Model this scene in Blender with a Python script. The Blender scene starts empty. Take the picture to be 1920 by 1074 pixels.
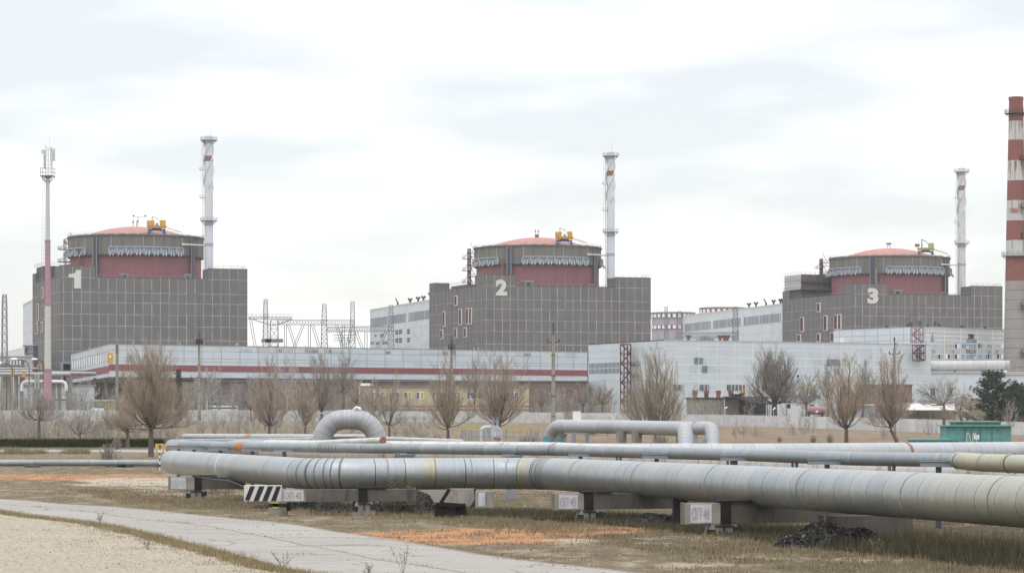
import bpy, math, random
from mathutils import Vector, Matrix, noise
V = Vector
rad = math.radians
# ---------------------------------------------------------------- camera
F = 5200.0            # focal length in pixels of the 1920 wide photograph
CAMZ = 3.3
scene = bpy.context.scene
cam = bpy.data.objects.new('camera', bpy.data.cameras.new('camera'))
scene.collection.objects.link(cam); scene.camera = cam
cam.location = (0, 0, CAMZ); cam.rotation_euler = (rad(90), 0, 0)
cam.data.sensor_width = 36.0; cam.data.lens = 36.0*F/1920
cam.data.shift_y = 253/1920.0
cam.data.clip_start = 0.5; cam.data.clip_end = 30000
# ---------------------------------------------------------------- world: overcast sky
world = bpy.data.worlds.new("World"); scene.world = world; world.use_nodes = True
wn = world.node_tree; wn.nodes.clear()
SUN_EL, SUN_AZ = 62, -35     # sun behind thin cloud, behind-left of the camera
def wnode(t, **k):
    n = wn.nodes.new(t)
    for a, b in k.items(): setattr(n, a, b)
    return n
sky = wnode('ShaderNodeTexSky', sky_type='NISHITA', sun_disc=False)
sky.sun_elevation = rad(SUN_EL); sky.sun_rotation = rad(180+SUN_AZ)
bg1 = wnode('ShaderNodeBackground'); bg1.inputs[1].default_value = 0.05
wn.links.new(sky.outputs[0], bg1.inputs[0])
tc = wnode('ShaderNodeTexCoord')
mp = wnode('ShaderNodeMapping'); mp.inputs['Scale'].default_value = (5.0, 5.0, 21.0); mp.inputs['Location'].default_value = (1.3, 0.4, 0.2)
wn.links.new(tc.outputs['Generated'], mp.inputs[0])
nz = wnode('ShaderNodeTexNoise'); nz.inputs['Scale'].default_value = 1.5; nz.inputs['Detail'].default_value = 5; nz.inputs['Roughness'].default_value = .45
wn.links.new(mp.outputs[0], nz.inputs[0])
cr = wnode('ShaderNodeValToRGB')
cr.color_ramp.elements[0].position = .42; cr.color_ramp.elements[0].color = (.70, .685, .67, 1)
cr.color_ramp.elements[1].position = .57; cr.color_ramp.elements[1].color = (.885, .86, .838, 1)
wn.links.new(nz.outputs[0], cr.inputs[0])
sp = wnode('ShaderNodeSeparateXYZ'); wn.links.new(tc.outputs['Generated'], sp.inputs[0])
mr = wnode('ShaderNodeMapRange'); mr.inputs['From Min'].default_value = .15; mr.inputs['From Max'].default_value = 1
mr.inputs['To Min'].default_value = 1.0; mr.inputs['To Max'].default_value = 2.5
wn.links.new(sp.outputs[2], mr.inputs[0])
bg2 = wnode('ShaderNodeBackground')
mz = wnode('ShaderNodeMapRange'); mz.inputs['From Min'].default_value = .12; mz.inputs['From Max'].default_value = .4; wn.links.new(sp.outputs[2], mz.inputs[0])
mx = wnode('ShaderNodeMix', data_type='RGBA'); wn.links.new(mz.outputs[0], mx.inputs[0]); wn.links.new(cr.outputs[0], mx.inputs[6]); mx.inputs[7].default_value = (.86, .875, .90, 1)
wn.links.new(mx.outputs[2], bg2.inputs[0]); wn.links.new(mr.outputs[0], bg2.inputs[1])
ad = wnode('ShaderNodeAddShader'); wo = wnode('ShaderNodeOutputWorld')
wn.links.new(bg1.outputs[0], ad.inputs[0]); wn.links.new(bg2.outputs[0], ad.inputs[1]); wn.links.new(ad.outputs[0], wo.inputs[0])
# ---------------------------------------------------------------- sun
sl = bpy.data.lights.new('sun', 'SUN'); sl.energy = .6; sl.angle = rad(30); sl.color = (1, .97, .93)
so = bpy.data.objects.new('sun', sl); scene.collection.objects.link(so)
so.rotation_euler = (rad(90-SUN_EL), 0, rad(SUN_AZ))
scene.view_settings.view_transform = 'Standard'; scene.view_settings.look = 'None'
scene.view_settings.exposure = 0.0; scene.view_settings.gamma = 1.0
scene.cycles.max_bounces = 6; scene.cycles.volume_bounces = 0; scene.cycles.use_denoising = True

# ---------------------------------------------------------------- helpers
COL = scene.collection
ORG = {}
def P(px, row, Y): return V(((px-960)/F*Y, Y, CAMZ+(790-row)/F*Y))
def X(px, Y): return (px-960)/F*Y
def Z(row, Y): return CAMZ+(790-row)/F*Y
def lerp(a, b, t): return a+(b-a)*t
def interp(x, tab):
    if x <= tab[0][0]: return tab[0][1]
    for (a, va), (b, vb) in zip(tab, tab[1:]):
        if x <= b: return lerp(va, vb, (x-a)/(b-a))
    return tab[-1][1]
def sm(a, b, x):
    t = min(1, max(0, (x-a)/(b-a))); return t*t*(3-2*t)
def ns(x, y, z=0.0): return noise.noise(V((x, y, z)))
KG = 1.106   # the near ground lies a little lower than the ground further off
ROAD_U = [(x*KG, y*KG) for x, y in [(-130, 395), (-60, 206), (-21.5, 116.7), (-14.6, 105.3), (-10.4, 96.4), (-6.8, 88), (-3.9, 78.7), (0, 66), (2.7, 60.4), (12, 40), (21, 20)]]
ROAD_L = [(x*KG, y*KG) for x, y in [(-136, 395), (-64.5, 206), (-18.6, 101), (-11.8, 85), (-7.7, 71.5), (-4.6, 60.4), (4.0, 40), (13, 20)]]
def ground_z(x, y):
    z = 0.05*ns(x*.13, y*.13)+0.02*ns(x*.5, y*.5)-.35*(1-sm(150, 200, y))
    hi = interp(x*640/max(y, 300), [(-38, 3.4), (14.7, 2.9), (62, 2.0), (105, .8)])
    z += hi*sm(400, 600, y)
    # low berm of sand and grass on the camera's side of the slab road
    xe = interp(-y, [(-b, a) for a, b in ROAD_L])
    d = xe-x
    z += .16*sm(-.2, 2.2, d)*sm(160, 100, y)
    # shallow rise of the verge under the pipes
    return z
def tag(o, label=None, cat=None, group=None, kind=None):
    if label: o['label'] = label
    if cat: o['category'] = cat
    if group: o['group'] = group
    if kind: o['kind'] = kind
    return o
def thing(name, label, cat, loc=(0, 0, 0), rz=0, group=None):
    o = bpy.data.objects.new(name, None); COL.objects.link(o)
    o.location = loc; o.rotation_euler = (0, 0, rz); ORG[o] = V(loc)
    o.empty_display_size = .1
    return tag(o, label, cat, group)
class MB:
    def __init__(s): s.v = []; s.f = []; s.m = []; s.uv = []; s.sm = []
    def add(s, vs, fs, m=0, uvs=None, smooth=False):
        b = len(s.v); s.v.extend(vs)
        for k, f in enumerate(fs):
            s.f.append([b+i for i in f]); s.m.append(m); s.sm.append(smooth)
            s.uv.append(uvs[k] if uvs else None)
    def box(s, x0, x1, y0, y1, z0, z1, m=0, M=None, skip=()):
        vs = [V((x, y, z)) for z in (z0, z1) for y in (y0, y1) for x in (x0, x1)]
        if M is not None: vs = [M @ v for v in vs]
        fs = {'b': (0, 2, 3, 1), 't': (4, 5, 7, 6), 'f': (0, 1, 5, 4), 'k': (2, 6, 7, 3), 'l': (0, 4, 6, 2), 'r': (1, 3, 7, 5)}
        s.add(vs, [f for k, f in fs.items() if k not in skip], m)
    def bar(s, a, b, w, h=None, m=0):
        h = h or w; d = b-a
        if d.length < 1e-6: return
        d.normalize(); up = V((0, 0, 1)) if abs(d.z) < .95 else V((0, 1, 0))
        sx = d.cross(up).normalized()*w/2; sy = sx.cross(d).normalized()*h/2
        vs = [p+i*sx+j*sy for p in (a, b) for (i, j) in ((-1, -1), (1, -1), (1, 1), (-1, 1))]
        s.add(vs, [(0, 1, 2, 3), (7, 6, 5, 4), (0, 4, 5, 1), (1, 5, 6, 2), (2, 6, 7, 3), (3, 7, 4, 0)], m)
    def tube(s, pts, r, n=8, m=0, caps=True, smooth=True, u0=0.0):
        pts = [V(p) for p in pts]; k = len(pts)
        rs = r if isinstance(r, (list, tuple)) else [r]*k
        T = []
        for i in range(k):
            a = pts[max(0, i-1)]; b = pts[min(k-1, i+1)]; T.append((b-a).normalized())
        up = V((0, 0, 1)) if abs(T[0].z) < .9 else V((1, 0, 0))
        N = (up-T[0]*up.dot(T[0])).normalized()
        vs = []; L = u0; Ls = []
        for i in range(k):
            if i: L += (pts[i]-pts[i-1]).length
            Ls.append(L)
            N = (N-T[i]*N.dot(T[i])).normalized(); B = T[i].cross(N)
            for j in range(n):
                a = 2*math.pi*j/n
                vs.append(pts[i]+(N*math.cos(a)+B*math.sin(a))*rs[i])
        fs = []; uv = []
        for i in range(k-1):
            for j in range(n):
                j2 = (j+1) % n
                fs.append((i*n+j, i*n+j2, (i+1)*n+j2, (i+1)*n+j))
                a, b = j/n, (j+1)/n
                uv.append(((Ls[i], a), (Ls[i], b), (Ls[i+1], b), (Ls[i+1], a)))
        s.add(vs, fs, m, uv, smooth)
        if caps:
            b = len(s.v)-len(vs)
            for idx in ([b+j for j in range(n)][::-1], [b+(k-1)*n+j for j in range(n)]):
                s.f.append(idx); s.m.append(m); s.sm.append(False); s.uv.append(None)
    def lathe(s, prof, n=48, c=(0, 0), m=0, smooth=True, a0=0, a1=2*math.pi, sx=1.0):
        full = abs(a1-a0-2*math.pi) < 1e-6; k = len(prof); vs = []; N = n if full else n+1
        for (r, z) in prof:
            for j in range(N):
                a = a0+(a1-a0)*j/n
                vs.append(V((c[0]+r*math.cos(a)*sx, c[1]+r*math.sin(a), z)))
        fs = []; uv = []
        R = max(p[0] for p in prof)
        for i in range(k-1):
            for j in range(n):
                j2 = (j+1) % N
                fs.append((i*N+j, i*N+j2, (i+1)*N+j2, (i+1)*N+j))
                ua, ub = (a0+(a1-a0)*j/n)*R, (a0+(a1-a0)*(j+1)/n)*R
                uv.append(((ua, prof[i][1]), (ub, prof[i][1]), (ub, prof[i+1][1]), (ua, prof[i+1][1])))
        s.add(vs, fs, m, uv, smooth)
    def prism(s, poly, z0, z1, m=0, mt=None):
        n = len(poly); vs = [V((x, y, z0)) for x, y in poly]+[V((x, y, z1)) for x, y in poly]
        s.add(vs, [(i, (i+1) % n, n+(i+1) % n, n+i) for i in range(n)], m)
        s.add(vs[n:], [tuple(range(n))], m if mt is None else mt)
        s.add(vs[:n], [tuple(range(n))[::-1]], m)
    def build(s, name, mats, parent=None, world=False, sharp=.6):
        me = bpy.data.meshes.new(name)
        off = ORG.get(parent, V((0, 0, 0))) if (world and parent) else V((0, 0, 0))
        me.from_pydata([tuple(V(v)-off) for v in s.v], [], s.f)
        mats = mats if isinstance(mats, (list, tuple)) else [mats]
        for m in mats: me.materials.append(m)
        if len(mats) > 1: me.polygons.foreach_set('material_index', s.m)
        if any(u is not None for u in s.uv):
            l = me.uv_layers.new(name='UVMap'); d = []
            for f, u in zip(s.f, s.uv):
                for k in range(len(f)): d.extend(u[k] if u else (0.3, 0.3))
            l.data.foreach_set('uv', d)
        if any(s.sm):
            me.polygons.foreach_set('use_smooth', s.sm)
        me.update()
        if any(s.sm) and sharp: me.set_sharp_from_angle(angle=sharp)
        o = bpy.data.objects.new(name, me); COL.objects.link(o)
        if parent: o.parent = parent; ORG[o] = ORG.get(parent, V((0, 0, 0)))
        return o
def fillet(pts, r, n=7):
    pts = [V(p) for p in pts]; out = [pts[0]]
    for a, b, c in zip(pts, pts[1:], pts[2:]):
        u = (a-b).normalized(); w = (c-b).normalized()
        ang = math.acos(max(-1, min(1, u.dot(w))))
        if ang > 3.1: out.append(b); continue
        d = min(r/math.tan(ang/2), (a-b).length*.49, (c-b).length*.49); rr = d*math.tan(ang/2)
        ctr = b+(u+w).normalized()*rr/math.sin(ang/2)
        p0 = b+u*d-ctr; p1 = b+w*d-ctr; tot = math.pi-ang
        for k in range(n+1):
            t = k/n
            out.append(ctr+(p0*math.sin((1-t)*tot)+p1*math.sin(t*tot))/math.sin(tot))
    out.append(pts[-1]); return out
def subdiv(pts, step):
    out = [pts[0]]
    for a, b in zip(pts, pts[1:]):
        k = max(1, int((b-a).length/step))
        for i in range(1, k+1): out.append(a.lerp(b, i/k))
    return out
# ---------------------------------------------------------------- materials
MATS = {}
class NT:
    def __init__(s, name, rough=.85, metal=0.0, spec=.3):
        s.mat = bpy.data.materials.new(name); s.mat.use_nodes = True
        s.t = s.mat.node_tree; s.b = s.t.nodes['Principled BSDF']
        s.b.inputs['Roughness'].default_value = rough; s.b.inputs['Metallic'].default_value = metal
        s.b.inputs['Specular IOR Level'].default_value = spec
        s.co = s.t.nodes.new('ShaderNodeTexCoord')
    def n(s, t, **k):
        x = s.t.nodes.new(t)
        for a, b in k.items(): setattr(x, a, b)
        return x
    def l(s, a, b): s.t.links.new(a, b)
    def map(s, scale=(1, 1, 1), src='Object'):
        m = s.n('ShaderNodeMapping'); m.inputs['Scale'].default_value = scale
        s.l(s.co.outputs[src], m.inputs[0]); return m.outputs[0]
    def noise(s, scale, vec=None, detail=4, rough=.55):
        x = s.n('ShaderNodeTexNoise'); x.inputs['Scale'].default_value = scale; x.inputs['Detail'].default_value = detail; x.inputs['Roughness'].default_value = rough
        s.l(vec if vec is not None else s.co.outputs['Object'], x.inputs[0]); return x.outputs[0]
    def ramp(s, src, stops):
        r = s.n('ShaderNodeValToRGB'); e = r.color_ramp.elements
        while len(e) < len(stops): e.new(.5)
        for k, (p, c) in enumerate(stops):
            e[k].position = p; e[k].color = (c, c, c, 1) if not isinstance(c, tuple) else (*c[:3], 1)
        s.l(src, r.inputs[0]); return r.outputs[0]
    def mix(s, f, a, b, mode='MIX'):
        x = s.n('ShaderNodeMix', data_type='RGBA', blend_type=mode)
        for sock, val in ((x.inputs[0], f), (x.inputs[6], a), (x.inputs[7], b)):
            if isinstance(val, (int, float)): sock.default_value = val
            elif isinstance(val, tuple): sock.default_value = (*val[:3], 1)
            else: s.l(val, sock)
        return x.outputs[2]
    def math(s, op, a, b=0.0, c=None):
        x = s.n('ShaderNodeMath', operation=op)
        for i, val in enumerate((a, b) if c is None else (a, b, c)):
            if isinstance(val, (int, float)): x.inputs[i].default_value = val
            else: s.l(val, x.inputs[i])
        return x.outputs[0]
    def color(s, c):
        if isinstance(c, tuple): s.b.inputs['Base Color'].default_value = (*c[:3], 1)
        else: s.l(c, s.b.inputs['Base Color'])
    def bump(s, h, d=.02, st=.6):
        x = s.n('ShaderNodeBump'); x.inputs['Distance'].default_value = d; x.inputs['Strength'].default_value = st
        s.l(h, x.inputs['Height']); s.l(x.outputs[0], s.b.inputs['Normal'])
def simple(name, c, rough=.8, metal=0, var=.18, scale=1.5, dirt=None, stretch=(1, 1, 1), spec=.3):
    if name in MATS: return MATS[name]
    t = NT(name, rough, metal, spec)
    n = t.noise(scale, t.map(stretch))
    lo = tuple(x*(1-var) for x in c); hi = tuple(min(1, x*(1+var)) for x in c)
    col = t.ramp(n, [(.3, lo), (.7, hi)])
    if dirt:
        n2 = t.noise(scale*.6, t.map((2.5, 2.5, .35)), 6, .65)
        col = t.mix(t.ramp(n2, [(dirt[1], 0.0), (dirt[1]+.14, .75)]), col, dirt[0])
    t.color(col); MATS[name] = t.mat; return t.mat
def panel_mat(name, c, pw, ph, var=.10, stain=.25, scol=(.1, .09, .08), rot=0.0, rough=.88):
    """concrete or sheet cladding: every panel a slightly different tone, streaked by rain"""
    t = NT(name, rough)
    mp = t.n('ShaderNodeMapping'); mp.inputs['Rotation'].default_value = (0, 0, rot); t.l(t.co.outputs['Object'], mp.inputs[0])
    sp = t.n('ShaderNodeSeparateXYZ'); t.l(mp.outputs[0], sp.inputs[0])
    a = t.math('FLOOR', t.math('DIVIDE', t.math('ADD', sp.outputs[0], 31.8), pw)); a2 = t.math('FLOOR', t.math('DIVIDE', sp.outputs[1], pw)); b = t.math('FLOOR', t.math('DIVIDE', sp.outputs[2], ph))
    cb = t.n('ShaderNodeCombineXYZ'); t.l(a, cb.inputs[0]); t.l(a2, cb.inputs[1]); t.l(b, cb.inputs[2])
    w = t.n('ShaderNodeTexWhiteNoise', noise_dimensions='3D'); t.l(cb.outputs[0], w.inputs[0])
    lo = tuple(x*(1-var) for x in c); hi = tuple(min(1, x*(1+var)) for x in c)
    col = t.mix(w.outputs[0], lo, hi)
    n = t.noise(.5, t.map((1, 1, .12)), 6, .6)
    col = t.mix(t.ramp(n, [(.45, 0.0), (.72, stain)]), col, scol)
    n2 = t.noise(.16, None, 5, .6)
    col = t.mix(t.ramp(n2, [(.3, 0.0), (.75, .35)]), col, tuple(min(1, x*1.25) for x in c))
    n3 = t.noise(3.0, None, 6, .7)
    col = t.mix(.25, col, t.ramp(n3, [(.3, tuple(x*.6 for x in c)), (.7, tuple(min(1, x*1.4) for x in c))]))
    t.color(col); return t.mat
def clad_pipe(name, c, seam=1.25, metal=.75, rough=.42, rust=.0, stain=.25, rustc=(.25, .09, .04), dark=.5, olive=0, spots=()):
    """sheet metal jacket: UV x runs along the pipe in metres, y round it"""
    t = NT(name, rough, metal, .5)
    sp = t.n('ShaderNodeSeparateXYZ'); t.l(t.co.outputs['UV'], sp.inputs[0])
    u = sp.outputs[0]; v = sp.outputs[1]
    uu = t.math('DIVIDE', u, seam); cell = t.math('FLOOR', uu); fr = t.math('FRACT', uu)
    w = t.n('ShaderNodeTexWhiteNoise', noise_dimensions='1D'); t.l(cell, w.inputs['W'])
    col = t.mix(w.outputs[0], tuple(x*.93 for x in c), tuple(min(1, x*1.06) for x in c))
    m = t.n('ShaderNodeMapping'); m.inputs['Scale'].default_value = (9, 1.2, 1); t.l(t.co.outputs['UV'], m.inputs[0])
    n = t.noise(1.3, m.outputs[0], 6, .65)
    col = t.mix(t.ramp(n, [(.35, 0.0), (.75, .5)]), col, tuple(x*.55 for x in c))
    seamf = t.ramp(fr, [(0.0, 1.0), (.020, 1.0), (.034, 0.0), (1.0, 0.0)])
    n2 = t.noise(.9, None, 5, .6)
    col = t.mix(t.math('MULTIPLY', t.ramp(n2, [(.42, 0.0), (.7, 1.0)]), stain), col, (.42, .38, .30))
    if olive: col = t.mix(t.ramp(t.noise(1.6), [(.35, .2), (.65, olive)]), col, (.40, .36, .20))
    near = t.ramp(fr, [(0.0, .5), (.1, .12), (.3, 0.0), (.86, 0.0), (1.0, .35)])
    big = t.math('MULTIPLY', near, t.ramp(w.outputs[0], [(.55, 0.0), (.7, 1.0)]))
    col = t.mix(big, col, (.50, .47, .40))
    if rust:
        m3 = t.n('ShaderNodeMapping'); m3.inputs['Scale'].default_value = (1.1, 3.0, 1); t.l(t.co.outputs['UV'], m3.inputs[0])
        n3 = t.noise(1.1, m3.outputs[0], 7, .75)
        col = t.mix(t.ramp(n3, [(.62-rust*.25, 0.0), (.70-rust*.2, 1.0)]), col, rustc)
    for (c0, hw, k) in spots:      # rust water and oil stains at known joints
        f_ = t.math('SUBTRACT', 1.0, t.math('DIVIDE', t.math('ABSOLUTE', t.math('SUBTRACT', u, c0)), hw)); f_.node.use_clamp = True
        f_ = t.math('MULTIPLY', f_, t.ramp(t.noise(2.6, m.outputs[0], 6, .7), [(.35, .25), (.6, 1.0)]))
        col = t.mix(t.math('MULTIPLY', f_, k), col, (.36, .31, .17))
    col = t.mix(t.math('MULTIPLY', seamf, dark), col, (.05, .05, .05))
    t.color(col)
    rn = t.noise(2.5, m.outputs[0], 4)
    t.l(t.ramp(rn, [(.3, rough-.09), (.7, rough+.14)]), t.b.inputs['Roughness'])
    h = t.math('ADD', t.math('MULTIPLY', seamf, -.5), t.math('MULTIPLY', t.noise(1.5), .9))
    dent = t.noise(.8, None, 3)
    t.bump(t.math('ADD', h, t.math('MULTIPLY', dent, 1.6)), .03, .8)
    MATS[name] = t.mat; return t.mat
BROWN = (.19, .15, .12)
m_wall = panel_mat('reactor_concrete', (.160, .152, .141), 3.0, 4.0, .13, .5)
m_seam = simple('panel_seam', (.40, .39, .365), var=.35, scale=.5)
m_drum = simple('drum_red', (.25, .11, .11), var=.1, scale=.25, dirt=((.14, .065, .062), .62), stretch=(3, 3, .3))
m_ring = panel_mat('ring_concrete', (.17, .155, .13), 4.0, 40, .12, .45, (.07, .065, .05))
m_dome = simple('dome_red', (.40, .19, .155), var=.12, scale=.5, dirt=((.35, .2, .17), .62))
m_lgrey = simple('light_grey_steel', (.42, .44, .46), var=.15, rough=.6)
m_mgrey = simple('mid_grey_steel', (.24, .26, .28), var=.15, rough=.6)
m_dgrey = simple('dark_grey_steel', (.07, .07, .075), var=.2, rough=.7)
m_black = simple('dark_opening', (.03, .028, .03), var=.2, rough=.5)
m_glass = simple('window_glass', (.10, .13, .17), var=.3, rough=.15, spec=.6, scale=.3)
m_bglass = simple('blue_window_glass', (.16, .25, .40), var=.35, rough=.2, spec=.6, scale=.3)
m_white = simple('white_paint', (.78, .78, .77), var=.06, scale=2)
m_offw = simple('weathered_white', (.56, .55, .51), var=.1, dirt=((.33, .31, .27), .6))
m_stack = simple('stack_white', (.60, .62, .63), var=.06, scale=.4, dirt=((.38, .38, .36), .64))
m_stack2 = simple('stack_dirty_white', (.60, .60, .57), var=.12, scale=.8, dirt=((.34, .31, .28), .56))
m_rust = simple('rust_paint', (.25, .125, .08), var=.25)
m_maroon = simple('maroon_steel', (.115, .035, .035), var=.25)
m_purple = simple('faded_maroon_steel', (.25, .15, .17), var=.2)
m_winred = simple('dark_red_infill', (.12, .035, .04), var=.25)
m_yellow = simple('yellow_paint', (.56, .33, .06), var=.15)
m_yel2 = simple('faded_yellow_paint', (.42, .38, .13), var=.12)
m_blue = simple('navy_steel', (.035, .045, .16), var=.2)
m_clad = panel_mat('pale_cladding', (.52, .565, .58), 6.0, 1.9, .07, .2, (.36, .37, .37), rough=.7)
m_clad2 = panel_mat('white_cladding', (.58, .61, .62), 6.0, 2.0, .08, .2, (.42, .42, .39), rough=.7)
m_cladg = panel_mat('grey_cladding', (.47, .47, .45), 6.0, 3.0, .06, .2, (.25, .24, .22), rough=.8)
m_redband = simple('red_band', (.25, .085, .09), var=.1, dirt=((.22, .09, .09), .6))
m_yelwall = simple('pale_yellow_render', (.47, .40, .25), var=.06, dirt=((.4, .32, .2), .62))
m_redtrim = simple('brown_red_trim', (.26, .10, .07), var=.1)
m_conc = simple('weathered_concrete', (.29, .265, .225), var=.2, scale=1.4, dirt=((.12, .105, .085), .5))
m_concd = simple('dark_concrete_and_beam_shade', (.115, .102, .088), var=.3, scale=1.4, dirt=((.035, .032, .028), .5), stretch=(1.5, 1.5, .5))  # plain dark concrete; on the sleeper beams its tone paints in pipe shade
m_concw = simple('pale_wall_concrete', (.48, .48, .465), var=.14, scale=.9, dirt=((.27, .26, .23), .58))
m_chred = simple('chimney_red', (.235, .09, .072), var=.08, scale=.3, dirt=((.2, .09, .07), .62))
m_chwhite = simple('chimney_white', (.50, .485, .45), var=.07, scale=.4, dirt=((.36, .22, .12), .60))
m_chgrey = simple('chimney_concrete', (.30, .275, .245), var=.06, scale=.3, dirt=((.22, .17, .13), .62))
m_lattice = simple('galvanised_lattice', (.23, .235, .25), var=.1)
m_teal = simple('teal_paint', (.135, .275, .255), var=.2, scale=2.5, dirt=((.13, .32, .28), .55))
m_teal2 = simple('bright_teal_trim', (.10, .34, .30), var=.08)
m_brick = simple('pink_brown_brick', (.24, .13, .12), var=.15)
m_roofg = simple('roof_felt_grey', (.2, .2, .2), var=.15)
m_pink = simple('faded_pink_paint', (.40, .235, .27), var=.08, scale=.4, dirt=((.42, .33, .34), .6))
m_cream = simple('cream_mast_paint', (.53, .51, .46), var=.05, dirt=((.40, .37, .32), .62))
m_wood = simple('weathered_wood', (.22, .20, .17), var=.3, stretch=(3, 3, .4))
m_bark = simple('grey_brown_bark', (.135, .11, .09), var=.25, scale=3)
m_birch = simple('pale_birch_bark', (.42, .40, .37), var=.2, scale=3)
m_twig = simple('brown_twigs', (.34, .275, .215), var=.22, scale=.6)
m_twigg = simple('olive_grey_twigs', (.31, .265, .19), var=.22, scale=.6)
m_twigd = simple('grey_twigs', (.28, .25, .215), var=.22, scale=.6)
m_twigo = simple('ochre_twigs', (.36, .29, .20), var=.22, scale=.6)
m_pine = simple('pine_needles', (.07, .09, .05), var=.5, scale=1.2)
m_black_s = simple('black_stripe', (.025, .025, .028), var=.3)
m_redtext = simple('faded_red_lettering', (.36, .16, .15), var=.25, scale=5)
m_redtext2 = simple('bleached_red_lettering', (.44, .30, .30), var=.3, scale=9)
m_redtext3 = simple('nearly_gone_lettering', (.50, .44, .445), var=.15, scale=9)
m_signw = simple('whitewashed_patch', (.50, .50, .51), var=.14, scale=4, dirt=((.4, .38, .35), .6))
m_numeral = simple('numeral_white', (.62, .61, .56), var=.05)
m_pipe = clad_pipe('grey_jacket', (.335, .36, .37), 1.25, .62, .42, stain=.5, dark=.85, spots=((47.3, .45, 1.0), (51.6, .5, .9), (104, 16, .95), (60, 3, .3), (30, 3, .3)))
m_pipeB = clad_pipe('grey_small_jacket', (.26, .29, .30), 2.2, .35, .45, stain=.2, dark=.3)
m_pipew = clad_pipe('white_jacket', (.42, .425, .43), 1.2, .2, .5, stain=.3, dark=.3)
m_piper = clad_pipe('rusty_white_jacket', (.56, .54, .50), 1.3, .1, .65, rust=.35, stain=.4, rustc=(.38, .16, .07), dark=.5)
m_pipeol = clad_pipe('olive_stained_jacket', (.36, .365, .33), 1.4, .2, .5, stain=.3, olive=.85, dark=.5)
m_arch = clad_pipe('arch_jacket', (.36, .365, .38), .62, .3, .5, stain=.3, dark=.5)
m_duct = clad_pipe('duct_jacket', (.50, .50, .48), 2.0, .1, .6, stain=.5, dark=.25, rust=.1)
# ================================================================ SETTING: ground
def steps(a, b, s0, g, mx):
    out = [a]; s = s0
    while out[-1] < b: out.append(out[-1]+s); s = min(mx, s*g)
    return out
xs = [-x for x in reversed(steps(62, 3200, 2, 1.18, 400))]+[i*1.0-61 for i in range(123)]+steps(62, 3200, 2, 1.18, 400)
ys = [-60, -30, -10, 5]+[20+i*1.0 for i in range(240)]+steps(260, 9000, 2.5, 1.10, 900)
vs = [(x, y, ground_z(x, y)) for y in ys for x in xs]
nx = len(xs)
fs = [(j*nx+i, j*nx+i+1, (j+1)*nx+i+1, (j+1)*nx+i) for j in range(len(ys)-1) for i in range(nx-1)]
me = bpy.data.meshes.new('ground'); me.from_pydata(vs, [], fs)
def road_up(y): return interp(-y, [(-b, a) for a, b in ROAD_U])
def road_lo(y): return interp(-y, [(-b, a) for a, b in ROAD_L])
def zones(x, y):
    w = ns(x*.25, y*.25, 3)*1.6+ns(x*.9, y*.9, 7)*.5
    X0, Y0 = x, y; dl = road_lo(y)-x
    kk = lerp(KG, 1, sm(150, 210, y)); x, y = x/kk, y/kk
    sand = orange = green = brown = 0
    if y < 170: sand = sm(-.3, .8, dl+w*.3-.5)
    if y < 110 and dl > 0: green = max(green, sm(1.8, .7, abs(dl-.8+w*.2))*.9)
    # orange soil patches
    def blob(cx, cy, rx, ry, a):
        c, s_ = math.cos(a), math.sin(a); dx, dy = x-cx, y-cy
        return ((dx*c+dy*s_)/rx)**2+((-dx*s_+dy*c)/ry)**2
    o = min(blob(-1.4, 80, 3.8, 7.0, 0), blob(-25.0, 164, 6.0, 8.0, 0), blob(-35, 166, 14, 9, 0), blob(2.6, 84, 2.2, 3.5, 0)+.2)
    orange = sm(1.35, .45, o+w*.35)
    s2 = min(blob(-24, 226, 22, 14, 0), blob(-13.5, 133, 5.5, 13, .2), blob(-20.5, 152, 4.0, 13, .1), blob(-26, 305, 12, 60, .2), blob(5.0, 77, 5.0, 4.5, 0)+.45, blob(9, 68, 6, 4.5, 0)+.35, blob(5, 64, 4, 3, 0)+.3)
    sand = max(sand, sm(1.3, .3, s2+w*.5)*(.9 if x < 2 else .5))
    if y > 380: brown = sm(385, 430, y)*sm(-14, 10, x*430/y)
    # grass belt under and along the pipes
    ax = interp(-y, [(-140, -15), (-110, -9.8), (-96, 0), (-85, 3.5), (-70, 8), (-50, 14)])
    if 60 < y < 118: green = max(green, sm(-5.5, -2.5, (x-ax)+w)*sm(14, 8, x-ax)*.9)
    if y > 330 and y < 350 and x < -30: green = 1
    return sand, orange, green, brown
ca = me.color_attributes.new('zones', 'FLOAT_COLOR', 'POINT')
dat = []
for (x, y, z) in vs: dat.extend(zones(x, y) if y < 700 and abs(x) < 300 else (0, 0, 0, 1 if y > 700 else 0))
ca.data.foreach_set('color', dat)
me.polygons.foreach_set('use_smooth', [True]*len(fs))
t = NT('ground_soil_and_grass', .95, 0, .15)
at = t.n('ShaderNodeAttribute', attribute_name='zones')
sc_ = t.n('ShaderNodeSeparateColor'); t.l(at.outputs['Color'], sc_.inputs[0])
nA = t.noise(1.1, t.map((1, .45, 1)), 8, .68); nB = t.noise(6.5, None, 6, .7); nC = t.noise(.12, t.map((1, .6, 1)), 5, .6); nD = t.noise(28, None, 4, .7)
base = t.ramp(nA, [(.34, (.115, .082, .052)), (.5, (.205, .152, .097)), (.62, (.35, .29, .205))])
base = t.mix(t.ramp(nC, [(.4, 0.0), (.65, .55)]), base, (.15, .135, .07))
base = t.mix(t.ramp(nB, [(.35, .5), (.6, 0.0)]), base, (.11, .085, .055))
gr = t.ramp(nB, [(.3, (.055, .048, .027)), (.55, (.13, .105, .06)), (.75, (.22, .18, .11))])
def msk(f, n, k=.55):   # break a zone's edge up with noise
    return t.ramp(t.math('ADD', f, t.math('MULTIPLY', t.math('SUBTRACT', n, .5), k)), [(.35, 0.0), (.62, 1.0)])
col = t.mix(msk(sc_.outputs[2], nA), base, gr)
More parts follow.
